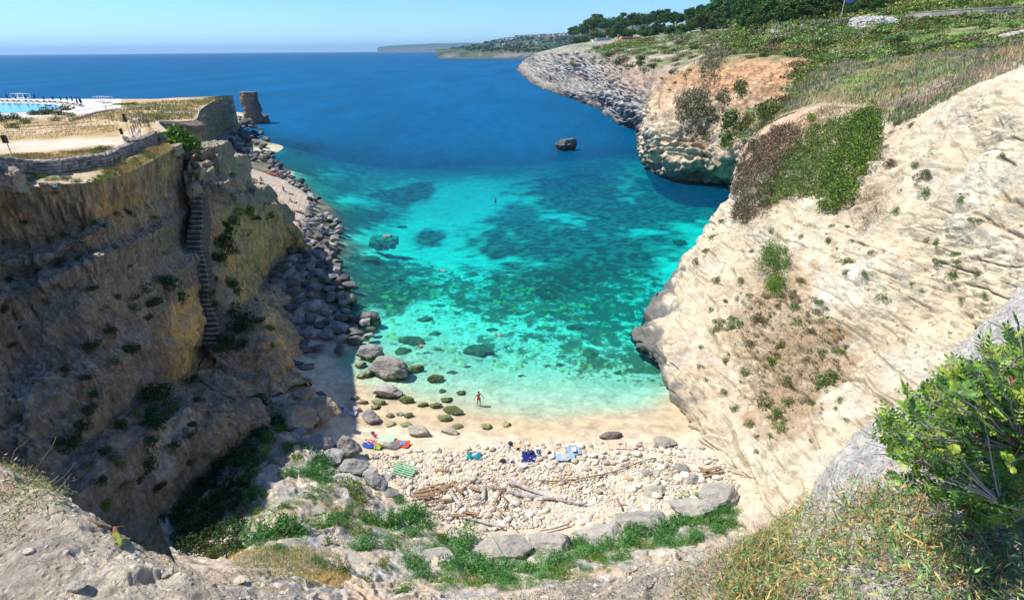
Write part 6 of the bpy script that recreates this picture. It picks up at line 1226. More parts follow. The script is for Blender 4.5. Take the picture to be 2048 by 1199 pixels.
# ================================================================== BUILT THINGS ON THE HILL
mat_conc = simple('old_concrete', (.50, .44, .36), .95, .15, .8, .3, dark=(.30, .27, .23), dscale=.35); mat_white = simple('white_paint', (.78, .78, .76), .7, .05, 2); mat_redp = simple('red_paint', (.62, .10, .045), .7, .12, 1)
mat_steel = simple('grey_steel', (.35, .36, .37), .5, .08, 4, metal=.6); mat_blue = simple('blue_sign_back', (.10, .20, .42), .6, .15, 1.2); mat_black = simple('black_panel', (.02, .02, .022), .5, .1, 3); mat_timber = simple('grey_timber', (.22, .17, .12), .9, .2, 6, .3)
def wallrun(name, pts, thick, mat, cope=.18, top=None):
    """pts: (px, top py, Y, height)"""
    r_ = empty(name, PY(pts[0][0], pts[0][1], pts[0][2])); base = np.array(r_.location); m_ = MB(); c_ = MB()
    P = [PY(a, b_, y) for a, b_, y, h in pts]; A = np.array(P); n = 40; t = np.linspace(0, len(A) - 1, n); A2 = catmull(A, t); hh_ = np.interp(t, range(len(pts)), [p[3] for p in pts])
    V = []; Vc = []
    for i, p in enumerate(A2):
        d = A2[min(i + 1, n - 1)] - A2[max(i - 1, 0)]; d[2] = 0; d /= np.linalg.norm(d); s = np.array([-d[1], d[0], 0]) * thick / 2; p = p - base; dn = np.array([0, 0, hh_[i]])
        V += [p - s, p + s, p + s - dn, p - s - dn]; e = s * 1.25; u_ = np.array([0, 0, cope]); Vc += [p - e, p + e, p + e + u_, p - e + u_]
    Fc = [(i * 4 + k, i * 4 + (k + 1) % 4, i * 4 + 4 + (k + 1) % 4, i * 4 + 4 + k) for i in range(n - 1) for k in range(4)] + [(0, 3, 2, 1), (n * 4 - 4, n * 4 - 3, n * 4 - 2, n * 4 - 1)]
    m_.add(V, Fc); m_.build('wall_body', mat, r_); c_.add(Vc, Fc); c_.build('coping', mat, r_); return r_
w_ = wallrun('concrete_wall', [(1545,50,225,3.0),(1590,46,213,3.2),(1640,42,203,3.6),(1680,38,196,3.8)], .5, mat_conc); tag(w_, 'short weathered concrete wall below the pine wood', 'wall')
w_ = wallrun('concrete_wall', [(1812,30,172,2.2),(1860,24,167,3.6),(1920,20,162,4.2),(1980,17,158,4.2),(2070,12,154,4.5),(2160,5,150,4.5)], .5, mat_conc); tag(w_, 'long pale concrete wall running out of the right side of the hill', 'wall')
# rubble heap
def stonepile(name, surf, poly, n, rpx, hgt, tone, seed, label, cat, group=None):
    V, Nn, q = SURF[surf]; idx = np.where(inpoly(q[:, 0], q[:, 1], poly))[0]; rs = np.random.RandomState(seed); Vv = []; Ff = []; Cc = []; off = 0
    ctr = V[idx].mean(0); rad = np.abs(V[idx] - ctr).max(0) + .1
    for j in rs.choice(idx, n):
        P = protoP[rs.randint(10)]; r = rs.uniform(*rpx) * q[j, 2] / F; a = rs.uniform(0, 6.28); R3 = np.array(Matrix.Rotation(a, 3, 'Z') @ Matrix.Rotation(rs.uniform(-.6, .6), 3, 'X'))
        e = max(0, 1 - np.linalg.norm((V[j] - ctr)[:2] / rad[:2]) ** 2); Q = P @ R3.T * r + V[j] + np.array([0, 0, e * hgt * rs.uniform(.6, 1)])
        Vv.append(Q); Ff.append(F2 + off); off += len(P); Cc.append(np.tile(np.array(tone) * rs.uniform(.65, 1.25), (len(P), 1)))
    o = link(name, mesh_np(name, np.concatenate(Vv), np.concatenate(Ff), mat_pebs, False, {'Col': np.concatenate(Cc)})); tag(o, label, cat, group); return o
stonepile('rubble_heap', 'hill', [(1692,66),(1702,48),(1725,38),(1755,38),(1788,46),(1792,54),(1760,58),(1730,62),(1705,68)], 1500, (2, 4.6), 2.2, (.46, .44, .42), 3, 'mound of pale grey rubble between the two concrete walls', 'rubble')
stonepile('field_wall', 'hill', [(1940,88),(1985,80),(2048,70),(2100,60),(2100,68),(2048,79),(1990,86),(1950,92)], 1200, (2, 4), .8, (.52, .48, .42), 4, 'low tumbled stone wall crossing the brow at the right edge', 'field wall')
# tall post with blue sign
r_ = empty('road_sign', PY(1682, 34, 182)); z_ = proj(np.array(r_.location))[0, 2] / F
MB().tube([(0, 0, -1), (0, 0, 30 * z_)], .14, 8).build('post', mat_conc, r_); MB().box((10 * z_, -.1, 29 * z_), (17 * z_, .12, 9.5 * z_)).build('panel', mat_blue, r_); MB().box((9 * z_, .1, 32 * z_), (19 * z_, .1, .12)).box((9 * z_, .1, 26 * z_), (19 * z_, .1, .12)).build('bracket', mat_steel, r_)
tag(r_, 'tall pale post carrying a blue panel in front of the pines', 'sign')
# two far buildings in the wood
r_ = empty('white_building', PY(1202, 88, 640)); m1 = proj(np.array(r_.location))[0, 2] / F
MB().box((0, 0, 3 * m1), (34 * m1, 12, 6.5 * m1)).build('wall', mat_white, r_); MB().box((3 * m1, 0, 8.2 * m1), (27 * m1, 11, 3.6 * m1)).build('glazed_storey', mat_steel, r_); g_ = MB()
for k in range(11): g_.box((-10 * m1 + k * 2.5 * m1, -5.7, 8.2 * m1), (.35, .2, 3.8 * m1))
g_.build('mullions', mat_white, r_); MB().box((3 * m1, 0, 10.2 * m1), (29 * m1, 12.5, .3)).build('roof', mat_white, r_); tag(r_, 'low white building with a glazed upper storey at the seaward end of the wood', 'building')
r_ = empty('red_building', PY(1258, 82, 520)); m1 = proj(np.array(r_.location))[0, 2] / F
MB().box((0, 0, 3 * m1), (34 * m1, 9, 6 * m1)).build('wall', mat_redp, r_); MB().box((0, 0, 6.3 * m1), (35 * m1, 9.6, .4)).build('roof', mat_white, r_); g_ = MB()
for k in range(5): g_.box((-13 * m1 + k * 6.2 * m1, -4.55, 2.6 * m1), (2.2 * m1, .2, 2.6 * m1))
g_.build('opening', mat_pane, r_); MB().box((-14 * m1, 0, 3.6 * m1), (4 * m1, 9.5, 8 * m1)).build('side_tower', mat_redp, r_); tag(r_, 'bright red single-storey building among the pines', 'building')

# ================================================================== LEFT PLATEAU
# dry-stone walls
def drystone(name, pts, hgt, thick, label, surf='plateau', seed=1, tone=(.36, .32, .27)):
    P = [onsurf(surf, a, b_)[0] for a, b_ in pts]; A = np.array(P); L = np.linalg.norm(np.diff(A, axis=0), axis=1).sum(); n = int(L / .3); A2 = catmull(A, np.linspace(0, len(A) - 1, n)); rs = np.random.RandomState(seed); Vv = []; Ff = []; Cc = []; off = 0
    for i, p in enumerate(A2):
        d = A2[min(i + 1, n - 1)] - A2[max(i - 1, 0)]; a = math.atan2(d[1], d[0]); nl = max(2, int(hgt / .24))
        for L_ in range(nl):
            for side in (-1, 1):
                P_ = protoP[rs.randint(10)]; R3 = np.array(Matrix.Rotation(a + rs.uniform(-.25, .25), 3, 'Z')); sc_ = np.array([.23, .22, .26]) * rs.uniform(.75, 1.3, 3)
                pos = p + np.array([math.cos(a), math.sin(a), 0]) * (rs.uniform(-.08, .08)) + np.array([-math.sin(a), math.cos(a), 0]) * side * thick * .3 * (1 - .25 * L_ / nl) + np.array([0, 0, .08 + L_ * .22])
                Q = (P_ * sc_) @ R3.T + pos; Vv.append(Q); Ff.append(F2 + off); off += len(P_); Cc.append(np.tile(np.array(tone) * rs.uniform(.6, 1.35), (len(P_), 1)))
    o = link(name, mesh_np(name, np.concatenate(Vv), np.concatenate(Ff), mat_pebs, False, {'Col': np.concatenate(Cc)})); tag(o, label, 'stone wall'); return o
drystone('dry_stone_wall', [(-60,334),(0,337),(60,342),(120,340),(180,336),(215,328),(245,313),(268,302)], 1.15, .7, 'grey dry-stone wall curving along the near side of the left plateau')
drystone('dry_stone_wall', [(268,302),(285,296),(300,289),(316,280)], 1.3, .7, 'end of the dry-stone wall stepping up beside the fig bush', seed=2)
drystone('rubble_kerb', [(150,236),(190,226),(225,220),(258,216),(280,212)], .45, .5, 'low pale kerb of stones between the pool deck and the grass', seed=3, tone=(.5, .47, .42))
# boulder toppled on the rim
for (px, py, w, tl, lab) in [(115,386,30,1.2,'square boulder toppled on the rim of the quarry wall'),(50,378,18,1,'flat block on the rim left of the square boulder'),(92,372,18,.8,'pale flat stone on the rim beside the square boulder'),(270,282,24,.9,'pale block behind the notice boards'),(255,279,18,.8,'round stone left of the pale block'),(300,272,20,.7,'pale low block by the end of the fence')]:
    p, nn, z = onsurf('left' if py > 360 else 'plateau', px, py); put_rock(BIG, px, py, w, lab, 'boulder', 'loose blocks on the quarry rim', tl, 'boulder', base=p, color=(1.1, .95, .8), depthk=.8)
# wooden fence
def fence(pts, label, brace=True):
    A = [onsurf('plateau', a, b_)[0] for a, b_ in pts]; r_ = empty('wooden_fence', A[0]); A = [a - A[0] for a in A]
    for i, a in enumerate(A): MB().tube([a + (0, 0, -.2), a + (0, 0, 1.05)], .055, 6).build('post', mat_timber, r_)
    for a, b_ in zip(A, A[1:]):
        MB().tube([a + (0, 0, .95), b_ + (0, 0, .95)], .045, 6).build('rail', mat_timber, r_)
        MB().tube([a + (0, 0, .1), b_ + (0, 0, .9)], .035, 5).tube([a + (0, 0, .9), b_ + (0, 0, .1)], .035, 5).build('brace', mat_timber, r_)
    tag(r_, label, 'fence', 'wooden fences of the left plateau'); return r_
fence([(112,240),(140,240),(168,240),(184,240)], 'left stretch of the rustic wooden fence, one panel sagging'); fence([(197,239),(227,239),(256,238),(283,237),(288,236)], 'middle stretch of the rustic wooden fence with crossed rails')
fence([(288,238),(287,244),(281,250),(274,255),(270,262),(266,268)], 'wooden fence running towards the notice boards')
# signs on posts
def board(px, py, hpx, wpx, phpx, label, two=True, pale=False):
    p, nn, z = onsurf('plateau', px, py); k = z / F; r_ = empty('notice_board', p); MB().tube([(0, 0, -.3), (0, 0, hpx * k * 1.08)], .035, 6).build('post', mat_steel, r_); zz_ = (hpx - phpx / 2) * k * 1.05
    if two:
        MB().box((-wpx * k * .26, -.05, zz_), (wpx * k * .5, .04, phpx * k), rz=.25).build('panel', mat_black, r_); MB().box((wpx * k * .26, -.05, zz_), (wpx * k * .5, .04, phpx * k), rz=-.35).build('panel', mat_black, r_)
    else: MB().box((0, -.05, zz_), (wpx * k, .04, phpx * k), rz=.2).build('panel', mat_white if pale else mat_black, r_)
    tag(r_, label, 'notice board', 'posts with boards on the left plateau'); return r_
board(29,318,47,12,15,'black double notice board alone at the left edge of the plateau'); board(253,286,30,6,11,'smaller black notice board on a thin post by the stones'); board(261,268,40,6,15,'taller black notice board beside the fence'); board(223,238,26,3,4,'thin post with a small white plate in front of the middle fence',False,True)
for (px, py, h_, lab) in [(281,270,53,'bare steel post at the corner of the fence'),(327,284,26,'bare steel post in front of the fig bush')]:
    p, nn, z = onsurf('plateau', px, py); r_ = MB().tube([(0, 0, -.2), (0, 0, h_ * z / F)], .035, 6).build('steel_post', mat_steel); r_.location = [float(v) for v in p]; tag(r_, lab, 'post')
p, nn, z = onsurf('plateau', 331, 285); o = MB().box((0, 0, .35), (.5, .06, 1.0), rot=Matrix.Rotation(.5, 3, 'Y')).build('tilted_panel', mat_steel); o.location = [float(v) for v in p]; tag(o, 'leaning grey sheet at the end of the dry-stone wall', 'panel')
# fig bush
o = carpet('fig_bush', 'plateau', [(312,262),(335,252),(352,256),(372,268),(382,290),(360,300),(330,285)], 100, .5, .1, [GREEN], [1], 50) if False else None
fg = empty('fig_bush', PY(356, 300, 57.5)); rs = np.random.RandomState(6); P, k_ = mound_pts(2600, rs, 16, .8); P = P * np.array([2.3, 1.9, 2.6]); cc = palette(2600, [(.14, .26, .03), (.08, .18, .025), (.04, .09, .02)], [4, 3, 1], rs) * (.7 + .6 * rs.rand(16))[k_][:, None]
link('foliage', leafmesh('fig_leaves', P, .17, mat_leaf, 6, cc, aspect=.8), fg); MB().tube([(0, 0, -1), (.3, .1, 1.4)], [.15, .08], 6).tube([(0, 0, 0), (-1, .3, 1.6)], [.1, .04], 6).tube([(0, 0, 0), (1.4, -.3, 1.5)], [.1, .04], 6).build('branch', mat_wood, fg); tag(fg, 'bright green fig bush at the cliff top between wall and stairway', 'bush')
# pool, deck furniture
m, n, l, b = newmat('pool_water'); b.inputs['Base Color'].default_value = (.045, .36, .45, 1); b.inputs['Roughness'].default_value = .12; nn_ = noise_node(n, l, mapped(n, l), 3, 3); bp = N(n, 'Bump'); bp.inputs['Strength'].default_value = .2; l.new(nn_.outputs[0], bp.inputs['Height']); l.new(bp.outputs[0], b.inputs['Normal']); mat_pool = m
dk = [PH(a, b_, 18.0) for a, b_ in [(-120,193),(0,193),(100,197),(190,200),(243,206),(232,212),(150,226),(118,222),(60,226),(0,228),(-120,228)]]
def slab(name, P, z0, z1, mat):
    n_ = len(P); V = [(p[0], p[1], z1) for p in P] + [(p[0], p[1], z0) for p in P]; return MB().add(V, [tuple(range(n_)), tuple(range(n_, 2 * n_))[::-1]] + [(i, (i + 1) % n_, n_ + (i + 1) % n_, n_ + i) for i in range(n_)]).build(name, mat)
mat_deck = simple('pale_deck', (.56, .52, .48), .9, .06, .5)
SURF_DECK = 18.75
dk = [PH(a, b_, SURF_DECK) for a, b_ in [(-160,196),(0,197),(100,199),(190,202),(243,207),(200,214),(150,222),(130,214),(118,222),(60,228),(0,229),(-160,229)]]
o = slab('pool_deck', dk, 15.5, SURF_DECK, mat_deck); o['kind'] = 'structure'
pl = [PH(a, b_, SURF_DECK) for a, b_ in [(-160,207),(0,206.5),(60,207.5),(110,209.5),(124,214),(112,219),(70,224),(20,226),(-160,226)]]
o = slab('pool_water', pl, 17, SURF_DECK + .06, mat_pool); o['kind'] = 'structure'
def gazebo():
    r_ = empty('gazebo'); w, d, h = 3.0, 2.6, 2.5
    for a in (-1, 1):
        for c_ in (-1, 1): MB().box((a * w / 2, c_ * d / 2, h / 2), (.14, .14, h)).build('post', mat_white, r_)
    MB().box((0, -d / 2, h + .07), (w + .14, .14, .16)).box((0, d / 2, h + .07), (w + .14, .14, .16)).box((-w / 2, 0, h + .065), (.13, d - .14, .15)).box((w / 2, 0, h + .065), (.13, d - .14, .15)).build('top_frame', mat_white, r_)
    MB().box((0, 0, .28), (w - .3, d - .3, .35)).build('daybed', mat_white, r_); return r_
gz0 = gazebo()
for i, (px, py, lab) in enumerate([(35,197,'leftmost open white gazebo behind the pool'),(50,197.5,'second open white gazebo, joined to the leftmost one'),(199,203,'open white gazebo at the right end of the deck, left of the last'),(216,203.5,'last open white gazebo at the right end of the deck')]):
    g_ = gz0 if i == 0 else copy_tree(gz0); g_.location = [float(v) for v in PH(px, py, SURF_DECK)]; s = [1.0, 1.0, 1.0][0] * proj(np.array(g_.location))[0, 2] / F * 13.5 / 3.0; g_.scale = (s, s, s * .8); tag(g_, lab, 'gazebo', 'gazebos on the pool deck')
mat_navy = simple('navy_cloth', (.012, .02, .09), .9, .1, 5)
def parasol():
    r_ = empty('parasol'); MB().tube([(0, 0, 0), (0, 0, 2.5)], .04, 6).build('pole', mat_white, r_); MB().tube([(0, 0, .9), (0, 0, 1.1), (0, 0, 1.8), (0, 0, 2.35), (0, 0, 2.5)], [.16, .24, .18, .08, .02], 8).build('folded_canopy', mat_navy, r_); MB().box((0, 0, .06), (.5, .5, .12)).build('base', mat_white, r_); return r_
pr0 = parasol()
PR = [(17,202),(34,203),(54,203),(72,203),(90,204),(108,205),(124,206),(137,207),(147,208),(156,209),(162,210),(165,211),(157,213),(164,213)]
for i, (px, py) in enumerate(PR):
    g_ = pr0 if i == 0 else copy_tree(pr0); g_.location = [float(v) for v in PH(px, py, SURF_DECK)]; s = rq.uniform(.75, .9); g_.scale = (s, s, s)
    tag(g_, ('closed navy parasol ' + ('in the left half of the row behind the pool' if px < 80 else 'in the right half of the row behind the pool' if px < 135 else 'in the cluster at the right end of the pool')), 'parasol', 'closed parasols on the pool deck ' + ('left' if px < 80 else 'right' if px < 135 else 'cluster'))
def lounger():
    r_ = empty('sun_lounger'); MB().box((0, .25, .35), (.65, 1.4, .1)).build('seat', mat_black, r_); MB().box((0, -.65, .55), (.65, .7, .1), rot=Matrix.Rotation(-.6, 3, 'X')).build('backrest', mat_black, r_)
    for a in (-1, 1):
        for c_ in (-.3, .85): MB().box((a * .28, c_, .15), (.06, .06, .3)).build('leg', mat_white, r_)
    return r_
ln0 = lounger(); i = 0
for px in range(8, 176, 12):
    py = np.interp(px, [0, 110, 140, 175], [204.5, 206.5, 209.5, 215.5]); g_ = ln0 if i == 0 else copy_tree(ln0); i += 1; g_.location = [float(v) for v in PH(px, py, SURF_DECK)]; g_.rotation_euler = (0, 0, rq.uniform(-.3, .3)); tag(g_, 'dark sun lounger ' + ('beside the left half of the pool' if px < 80 else 'beside the right half of the pool'), 'sun lounger', 'sun loungers by the pool ' + ('left' if px < 80 else 'right'))

# ================================================================== STAIRWAY CUT INTO THE ROCK
mat_step = simple('worn_step', (.44, .40, .37), .95, .2, 3, .4, dark=(.22, .2, .18), dscale=1.2)
sp = [(418,686,45.3,14),(421,660,46.2,15),(416,628,47.3,12),(405,600,48.3,10),(404,560,49.2,10),(397,524,50.4,11),(387,500,51.3,14),(387,462,52.4,13),(392,430,53.6,11),(391,400,55.0,9),(391,372,56.4,8)]
A = np.array([PY(a, b_, y) for a, b_, y, w in sp]); W_ = np.array([w for *_, w in sp]); n_ = 33; Lq = np.concatenate([[0], np.cumsum(np.hypot(np.diff([s_[0] for s_ in sp]), np.diff([s_[1] for s_ in sp])))]); t = np.interp(np.linspace(0, Lq[-1], n_), Lq, range(len(sp))); A2 = catmull(A, t); w2_ = np.interp(t, range(len(sp)), W_)
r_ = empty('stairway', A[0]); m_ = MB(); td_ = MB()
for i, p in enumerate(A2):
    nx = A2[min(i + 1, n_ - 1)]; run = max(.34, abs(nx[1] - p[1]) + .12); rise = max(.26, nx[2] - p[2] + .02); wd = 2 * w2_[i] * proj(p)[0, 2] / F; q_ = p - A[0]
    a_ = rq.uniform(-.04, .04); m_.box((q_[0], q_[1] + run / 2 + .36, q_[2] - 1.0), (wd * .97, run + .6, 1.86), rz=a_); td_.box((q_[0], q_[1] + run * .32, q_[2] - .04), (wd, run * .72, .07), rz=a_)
m_.build('rock_flight', simple('riser_shade_rock', (.14, .11, .09), .95, .3, 3, .6), r_); td_.build('treads', mat_step, r_); hr = MB(); hr.tube([a - A[0] + np.array([-.05, -.1, .85]) for a in A2[::3]], .025, 5)  # flight coloured dark to paint the risers' shade below the pale treads
for a in A2[::6]: hr.tube([a - A[0] + np.array([-.05, -.1, 0]), a - A[0] + np.array([-.05, -.1, .85])], .025, 5)
hr.build('handrail', mat_black, r_); tag(r_, 'long steep stairway cut in the rock with a thin rail down its middle', 'stairway')
hose = MB(); hp = [onsurf('spur' if a > 405 else 'left', a, b_)[0] + np.array([0, -.1, .08]) for a, b_ in [(410,700),(402,725),(398,745),(404,757)]] + [onsurf('left', a, b_)[0] + np.array([0, -.05, .12]) for a, b_ in [(425,775),(450,790),(475,800)]]
hose.tube([p - hp[0] for p in hp], .05, 6); o = hose.build('black_hose', mat_black, None, True); o.location = [float(v) for v in hp[0]]; tag(o, 'black hose lying down the rock from the foot of the stairway', 'hose')

# ================================================================== BEACH THINGS
mat_drift = simple('bleached_driftwood', (.46, .43, .40), .95, .2, 4, .6, dark=(.28, .25, .22), dscale=3); mat_driftb = simple('brown_driftwood', (.34, .21, .12), .95, .2, 4, .5, dark=(.20, .13, .08), dscale=3)
def gp(px, py, up=0.0): p = onground(px, py); return p + np.array([0, 0, up])
def log(pts, w0, w1, mat, label, up=.28, name='driftwood_log', cat='driftwood', n=9, grp='driftwood on the stones'):
    A = np.array([gp(a, b_, up) for a, b_ in pts]); k = max(8, len(pts) * 4); t = np.linspace(0, len(A) - 1, k); P = catmull(A, t) if len(A) > 2 else A[0] + (A[1] - A[0]) * (t / t[-1])[:, None]; s = proj(A[0])[0, 2] / F / 2
    P = P + fbm(P * 2.5, 2, seed=len(label))[:, None] * np.array([.03, .03, .02]); rr = np.linspace(w0 * s, w1 * s, k) * (1 + .18 * fbm(P * 3, 2, seed=3)); base = P[0].copy()
    o = MB().tube([p - base for p in P], list(rr), n).build(name, mat, None, True); o.location = [float(v) for v in base]; tag(o, label, cat, grp); return o
for a in [
 ([(1018,968),(1045,978),(1080,992),(1103,1002)],9,4,mat_drift,'thick bleached tree trunk, lower one of the grey pair'),([(1016,985),(1050,996),(1085,1000),(1112,1003)],13,5,mat_drift,'thickest bleached trunk lying across the stones'),([(1012,962),(1035,971),(1062,982)],5,3,mat_drift,'short grey branch above the two thick trunks'),
 ([(1075,966),(1125,966),(1180,958),(1225,948),(1262,935)],3.5,2.5,mat_driftb,'long thin brown branch bent across the right-hand stones'),([(1262,935),(1290,924),(1312,921)],2.5,1.5,mat_driftb,'thin twig continuing the long brown branch'),
 ([(901,984),(910,1000),(922,1018)],7,8,mat_drift,'short thick bleached log standing out among brown planks'),([(966,976),(970,990),(966,1004),(948,1013)],7,3,mat_drift,'curved bleached log shaped like a hook'),
 ([(928,1040),(960,1047),(1008,1060)],4.5,4,mat_drift,'straight bleached pole below the planks'),([(1080,1066),(1110,1060),(1138,1052)],4,4,mat_drift,'pale pole lying next to the two large slabs'),([(1120,1004),(1150,1010),(1170,1012)],5,4,mat_drift,'pale short log right of the thick trunks'),
 ([(1234,1002),(1240,1015),(1244,1025)],4,4,mat_driftb,'single brown stake among the right-hand stones'),([(985,1012),(1000,1028),(1006,1035)],3,3,mat_driftb,'brown stake below the hooked log'),([(990,1012),(1000,990),(1006,980)],4,3,mat_driftb,'brown stick propped between hook and trunks'),([(1008,1020),(1013,1005),(1004,998)],3,3,mat_driftb,'small brown stick right of the hooked log'),
 ([(980,980),(1000,983),(1030,978)],4,4,mat_driftb,'brown timber behind the hooked log'),([(862,1022),(868,1010),(872,1000)],3,2,mat_driftb,'thin reddish stick at the left end of the timber'),([(1010,1045),(1022,1056),(1034,1064)],2,2,mat_driftb,'thin twig between the stakes and the slabs'),([(730,935),(740,945),(745,953)],4,3,mat_drift,'pale stick leaning on the rocks left of the stones')]:
    log(*a)
def plank(p0, p1, w, th, mat, label, name='plank', up=.25, grp='brown planks stacked on the stones'):
    a, b_ = gp(*p0, up), gp(*p1, up); d = b_ - a; L = np.linalg.norm(d); s = proj(a)[0, 2] / F
    o = MB().box((0, 0, 0), (L, w * s, th)).build(name, mat); o.location = [float(v) for v in (a + b_) / 2]; o.rotation_euler = (rnd.uniform(-.15, .15), -math.asin(d[2] / L), math.atan2(d[1], d[0])); tag(o, label, 'plank', grp)
for i, (a, b_) in enumerate([((826,990),(895,976)),((830,996),(905,982)),((835,1003),(880,995)),((822,1000),(868,996)),((880,985),(912,965)),((838,985),(890,970)),((905,972),(925,992)),((930,1032),(958,1036)),((896,1034),(945,1034)),((870,945),(900,945)),((1395,940),(1430,952)),((1400,950),(1440,940)),((1405,958),(1445,945)),((940,978),(958,985)),((850,1012),(900,1004))]):
    plank(a, b_, rnd.uniform(4, 7), .06, mat_driftb, uniq(['weathered brown plank', 'long brown board', 'narrow brown batten'][i % 3] + ' ' + where((a[0] + b_[0]) / 2, (a[1] + b_[1]) / 2)), up=.22 + .06 * (i % 4))
rq2 = random.Random(12)
for i in range(46):
    px, py = rq2.uniform(840, 1080), rq2.uniform(960, 1040); a = rq2.uniform(-.9, .9) + (1.2 if rq2.random() < .3 else 0); L = rq2.uniform(8, 24)
    log([(px, py), (px + L * math.cos(a) / 2 + 1, py + L * math.sin(a) * .35), (px + L * math.cos(a), py + L * math.sin(a) * .7)], rq2.uniform(1.2, 2.6), 1.0, mat_driftb if rq2.random() < .75 else mat_drift, uniq(f"thin stick of driftwood {where(px, py)}"), .3, 'stick', 'stick', 5, 'small sticks of driftwood')
# pallet
r_ = empty('pallet', gp(809, 945, .3)); k = proj(np.array(r_.location))[0, 2] / F; r_.rotation_euler = (.06, .1, -.28); mat_green = simple('green_paint', (.22, .46, .26), .8, .12, 5); L = 44 * k; Wd = 26 * k
for j in range(6): MB().box((0, -Wd / 2 + j * Wd / 5, .06), (L, Wd * .11, .025)).build('slat', mat_green, r_)
for j in (-1, 0, 1): MB().box((j * L * .42, 0, .02), (.09, Wd, .05)).build('bearer', mat_green, r_)
tag(r_, 'pale green slatted pallet lying on the stones', 'pallet')
# cloths
def cloth(px, py, wpx, hpx, col, label, cat='towel', rz=0.0, name='towel', bumpy=.06, up=.12, stripes=None, base=None, pz=None):
    p = base if base is not None else gp(px, py, up); k = proj(p)[0, 2] / F; w = wpx * k; d = hpx * k / .62; nx, ny = 22, 16; rs = np.random.RandomState(int(px + py)); X, Y = np.meshgrid(np.linspace(-.5, .5, nx), np.linspace(-.5, .5, ny))
    Pn = np.stack([X * 3, Y * 3, X * 0 + px], -1); Z = np.abs(fbm(Pn, 3, seed=int(py))) * bumpy + bumpy * .3; X2 = X * w + fbm(Pn + 5, 2, seed=4) * w * .06; Y2 = Y * d + fbm(Pn + 9, 2, seed=5) * d * .08
    V = np.stack([X2, Y2, Z], -1).reshape(-1, 3); Fq = gfaces(ny, nx); Vb = V - np.array([0, 0, .02]); V = np.concatenate([V, Vb]); i = np.arange(nx * ny).reshape(ny, nx); rim_ = list(i[0]) + list(i[1:, -1]) + list(i[-1, ::-1][1:]) + list(i[::-1, 0][1:-1]); side = [(rim_[a], rim_[(a + 1) % len(rim_)], rim_[(a + 1) % len(rim_)] + nx * ny, rim_[a] + nx * ny) for a in range(len(rim_))]
    m_ = simple('cloth_' + cat, col, .95, .12, 20); o = link(name, mesh_np(name, V, np.concatenate([Fq[:, ::-1], np.array(side)]), m_, True)); o.location = [float(v) for v in p]; o.rotation_euler = (0, 0, rz); tag(o, label, cat); return o
cloth(1057,916,27,20,(.012,.02,.13),'navy blue towel spread on the stones'); cloth(948,914,28,12,(.0,.22,.27),'crumpled teal towel on the stones',bumpy=.16); cloth(1130,918,36,13,(.28,.40,.58),'pale blue clothes laid on a flat beige stone',cat='clothes',name='clothes',bumpy=.16,up=.2); cloth(1146,903,28,16,(.25,.32,.42),'grey-blue towel with a white bundle on it',rz=.2,up=.15)
cloth(1147,905,9,7,(.75,.76,.78),'white bundle on the grey-blue towel',cat='clothes',name='clothes',up=.3,bumpy=.2); cloth(1233,890,34,18,(.62,.42,.30),'sheet of brown cardboard on the sand near the brown rock','cardboard',name='cardboard_sheet',bumpy=.03)
cloth(773,879,34,13,(.42,.66,.40),'pale green towel on the sand, below the dry boulder',rz=-.15); cloth(806,890,26,11,(.80,.10,.02),'orange-red towel beside the leaning boulder',bumpy=.14,rz=-.2); cloth(806,891,12,6,(.12,.25,.6),'blue patch of cloth on the orange-red towel',cat='clothes',name='clothes',up=.26,bumpy=.1); cloth(738,892,26,9,(.03,.07,.35),'dark blue towel under the sunbather at the rocks',rz=-.1); cloth(756,896,12,9,(.30,.50,.02),'lime cloth left of the leaning boulder','clothes',name='clothes',bumpy=.15)
cloth(677,821,22,9,(.02,.12,.48),'blue towel at the shade edge by the white stone'); cloth(684,829,26,8,(.62,.35,.34),'pinkish towel below the blue towel'); cloth(703,828,20,8,(.55,.58,.62),'pale grey towel right of the pinkish towel'); cloth(948,883+4,0.1,0.1,(.5,.5,.5),'x') if False else None
cloth(1038,893,24,9,(.50,.38,.24),'beige cloth under the navy bag on the sand','clothes',name='clothes'); cloth(1077,908,9,6,(.02,.18,.35),'small blue bundle on the upper corner of the navy towel','clothes',name='clothes',up=.25,bumpy=.2); cloth(1060,909,12,6,(.05,.08,.15),'dark bundle at the top of the navy towel','clothes',name='clothes',up=.25,bumpy=.2)
def bag(px, py, wpx, col, label, up=.1):
    p = gp(px, py, up); k = proj(p)[0, 2] / F; s = wpx * k / 2; r_ = empty('beach_bag', p); V, Fc = ICO[3]; P = V * np.array([1, .6, .62]); P[:, 2] = np.maximum(P[:, 2], -.45); P = P + V * fbm(V * 2 + px, 2)[:, None] * .1
    link('bag_body', mesh_np('bag', P * s + np.array([0, 0, .45 * s]), Fc, simple('bag_cloth', col, .8, .15, 12), True), r_); t = np.linspace(0, math.pi, 9); MB().tube([np.array([math.cos(a) * s * .5, 0, s * .95 + math.sin(a) * s * .45]) for a in t], s * .06, 5).build('handle', mat_black, r_); tag(r_, label, 'bag'); return r_
bag(1021,889,11,(.015,.05,.16),'navy bag standing on the sand above the stones'); bag(1099,908,9,(.01,.03,.12),'small navy bag right of the navy towel'); bag(1005,925,13,(.03,.03,.03),'black bag among the stones left of the navy towel'); bag(1025,926,8,(.05,.08,.25),'small blue and yellow bag beside the black bag'); bag(1036,900,7,(.03,.03,.03),'little black bag under the navy bag')
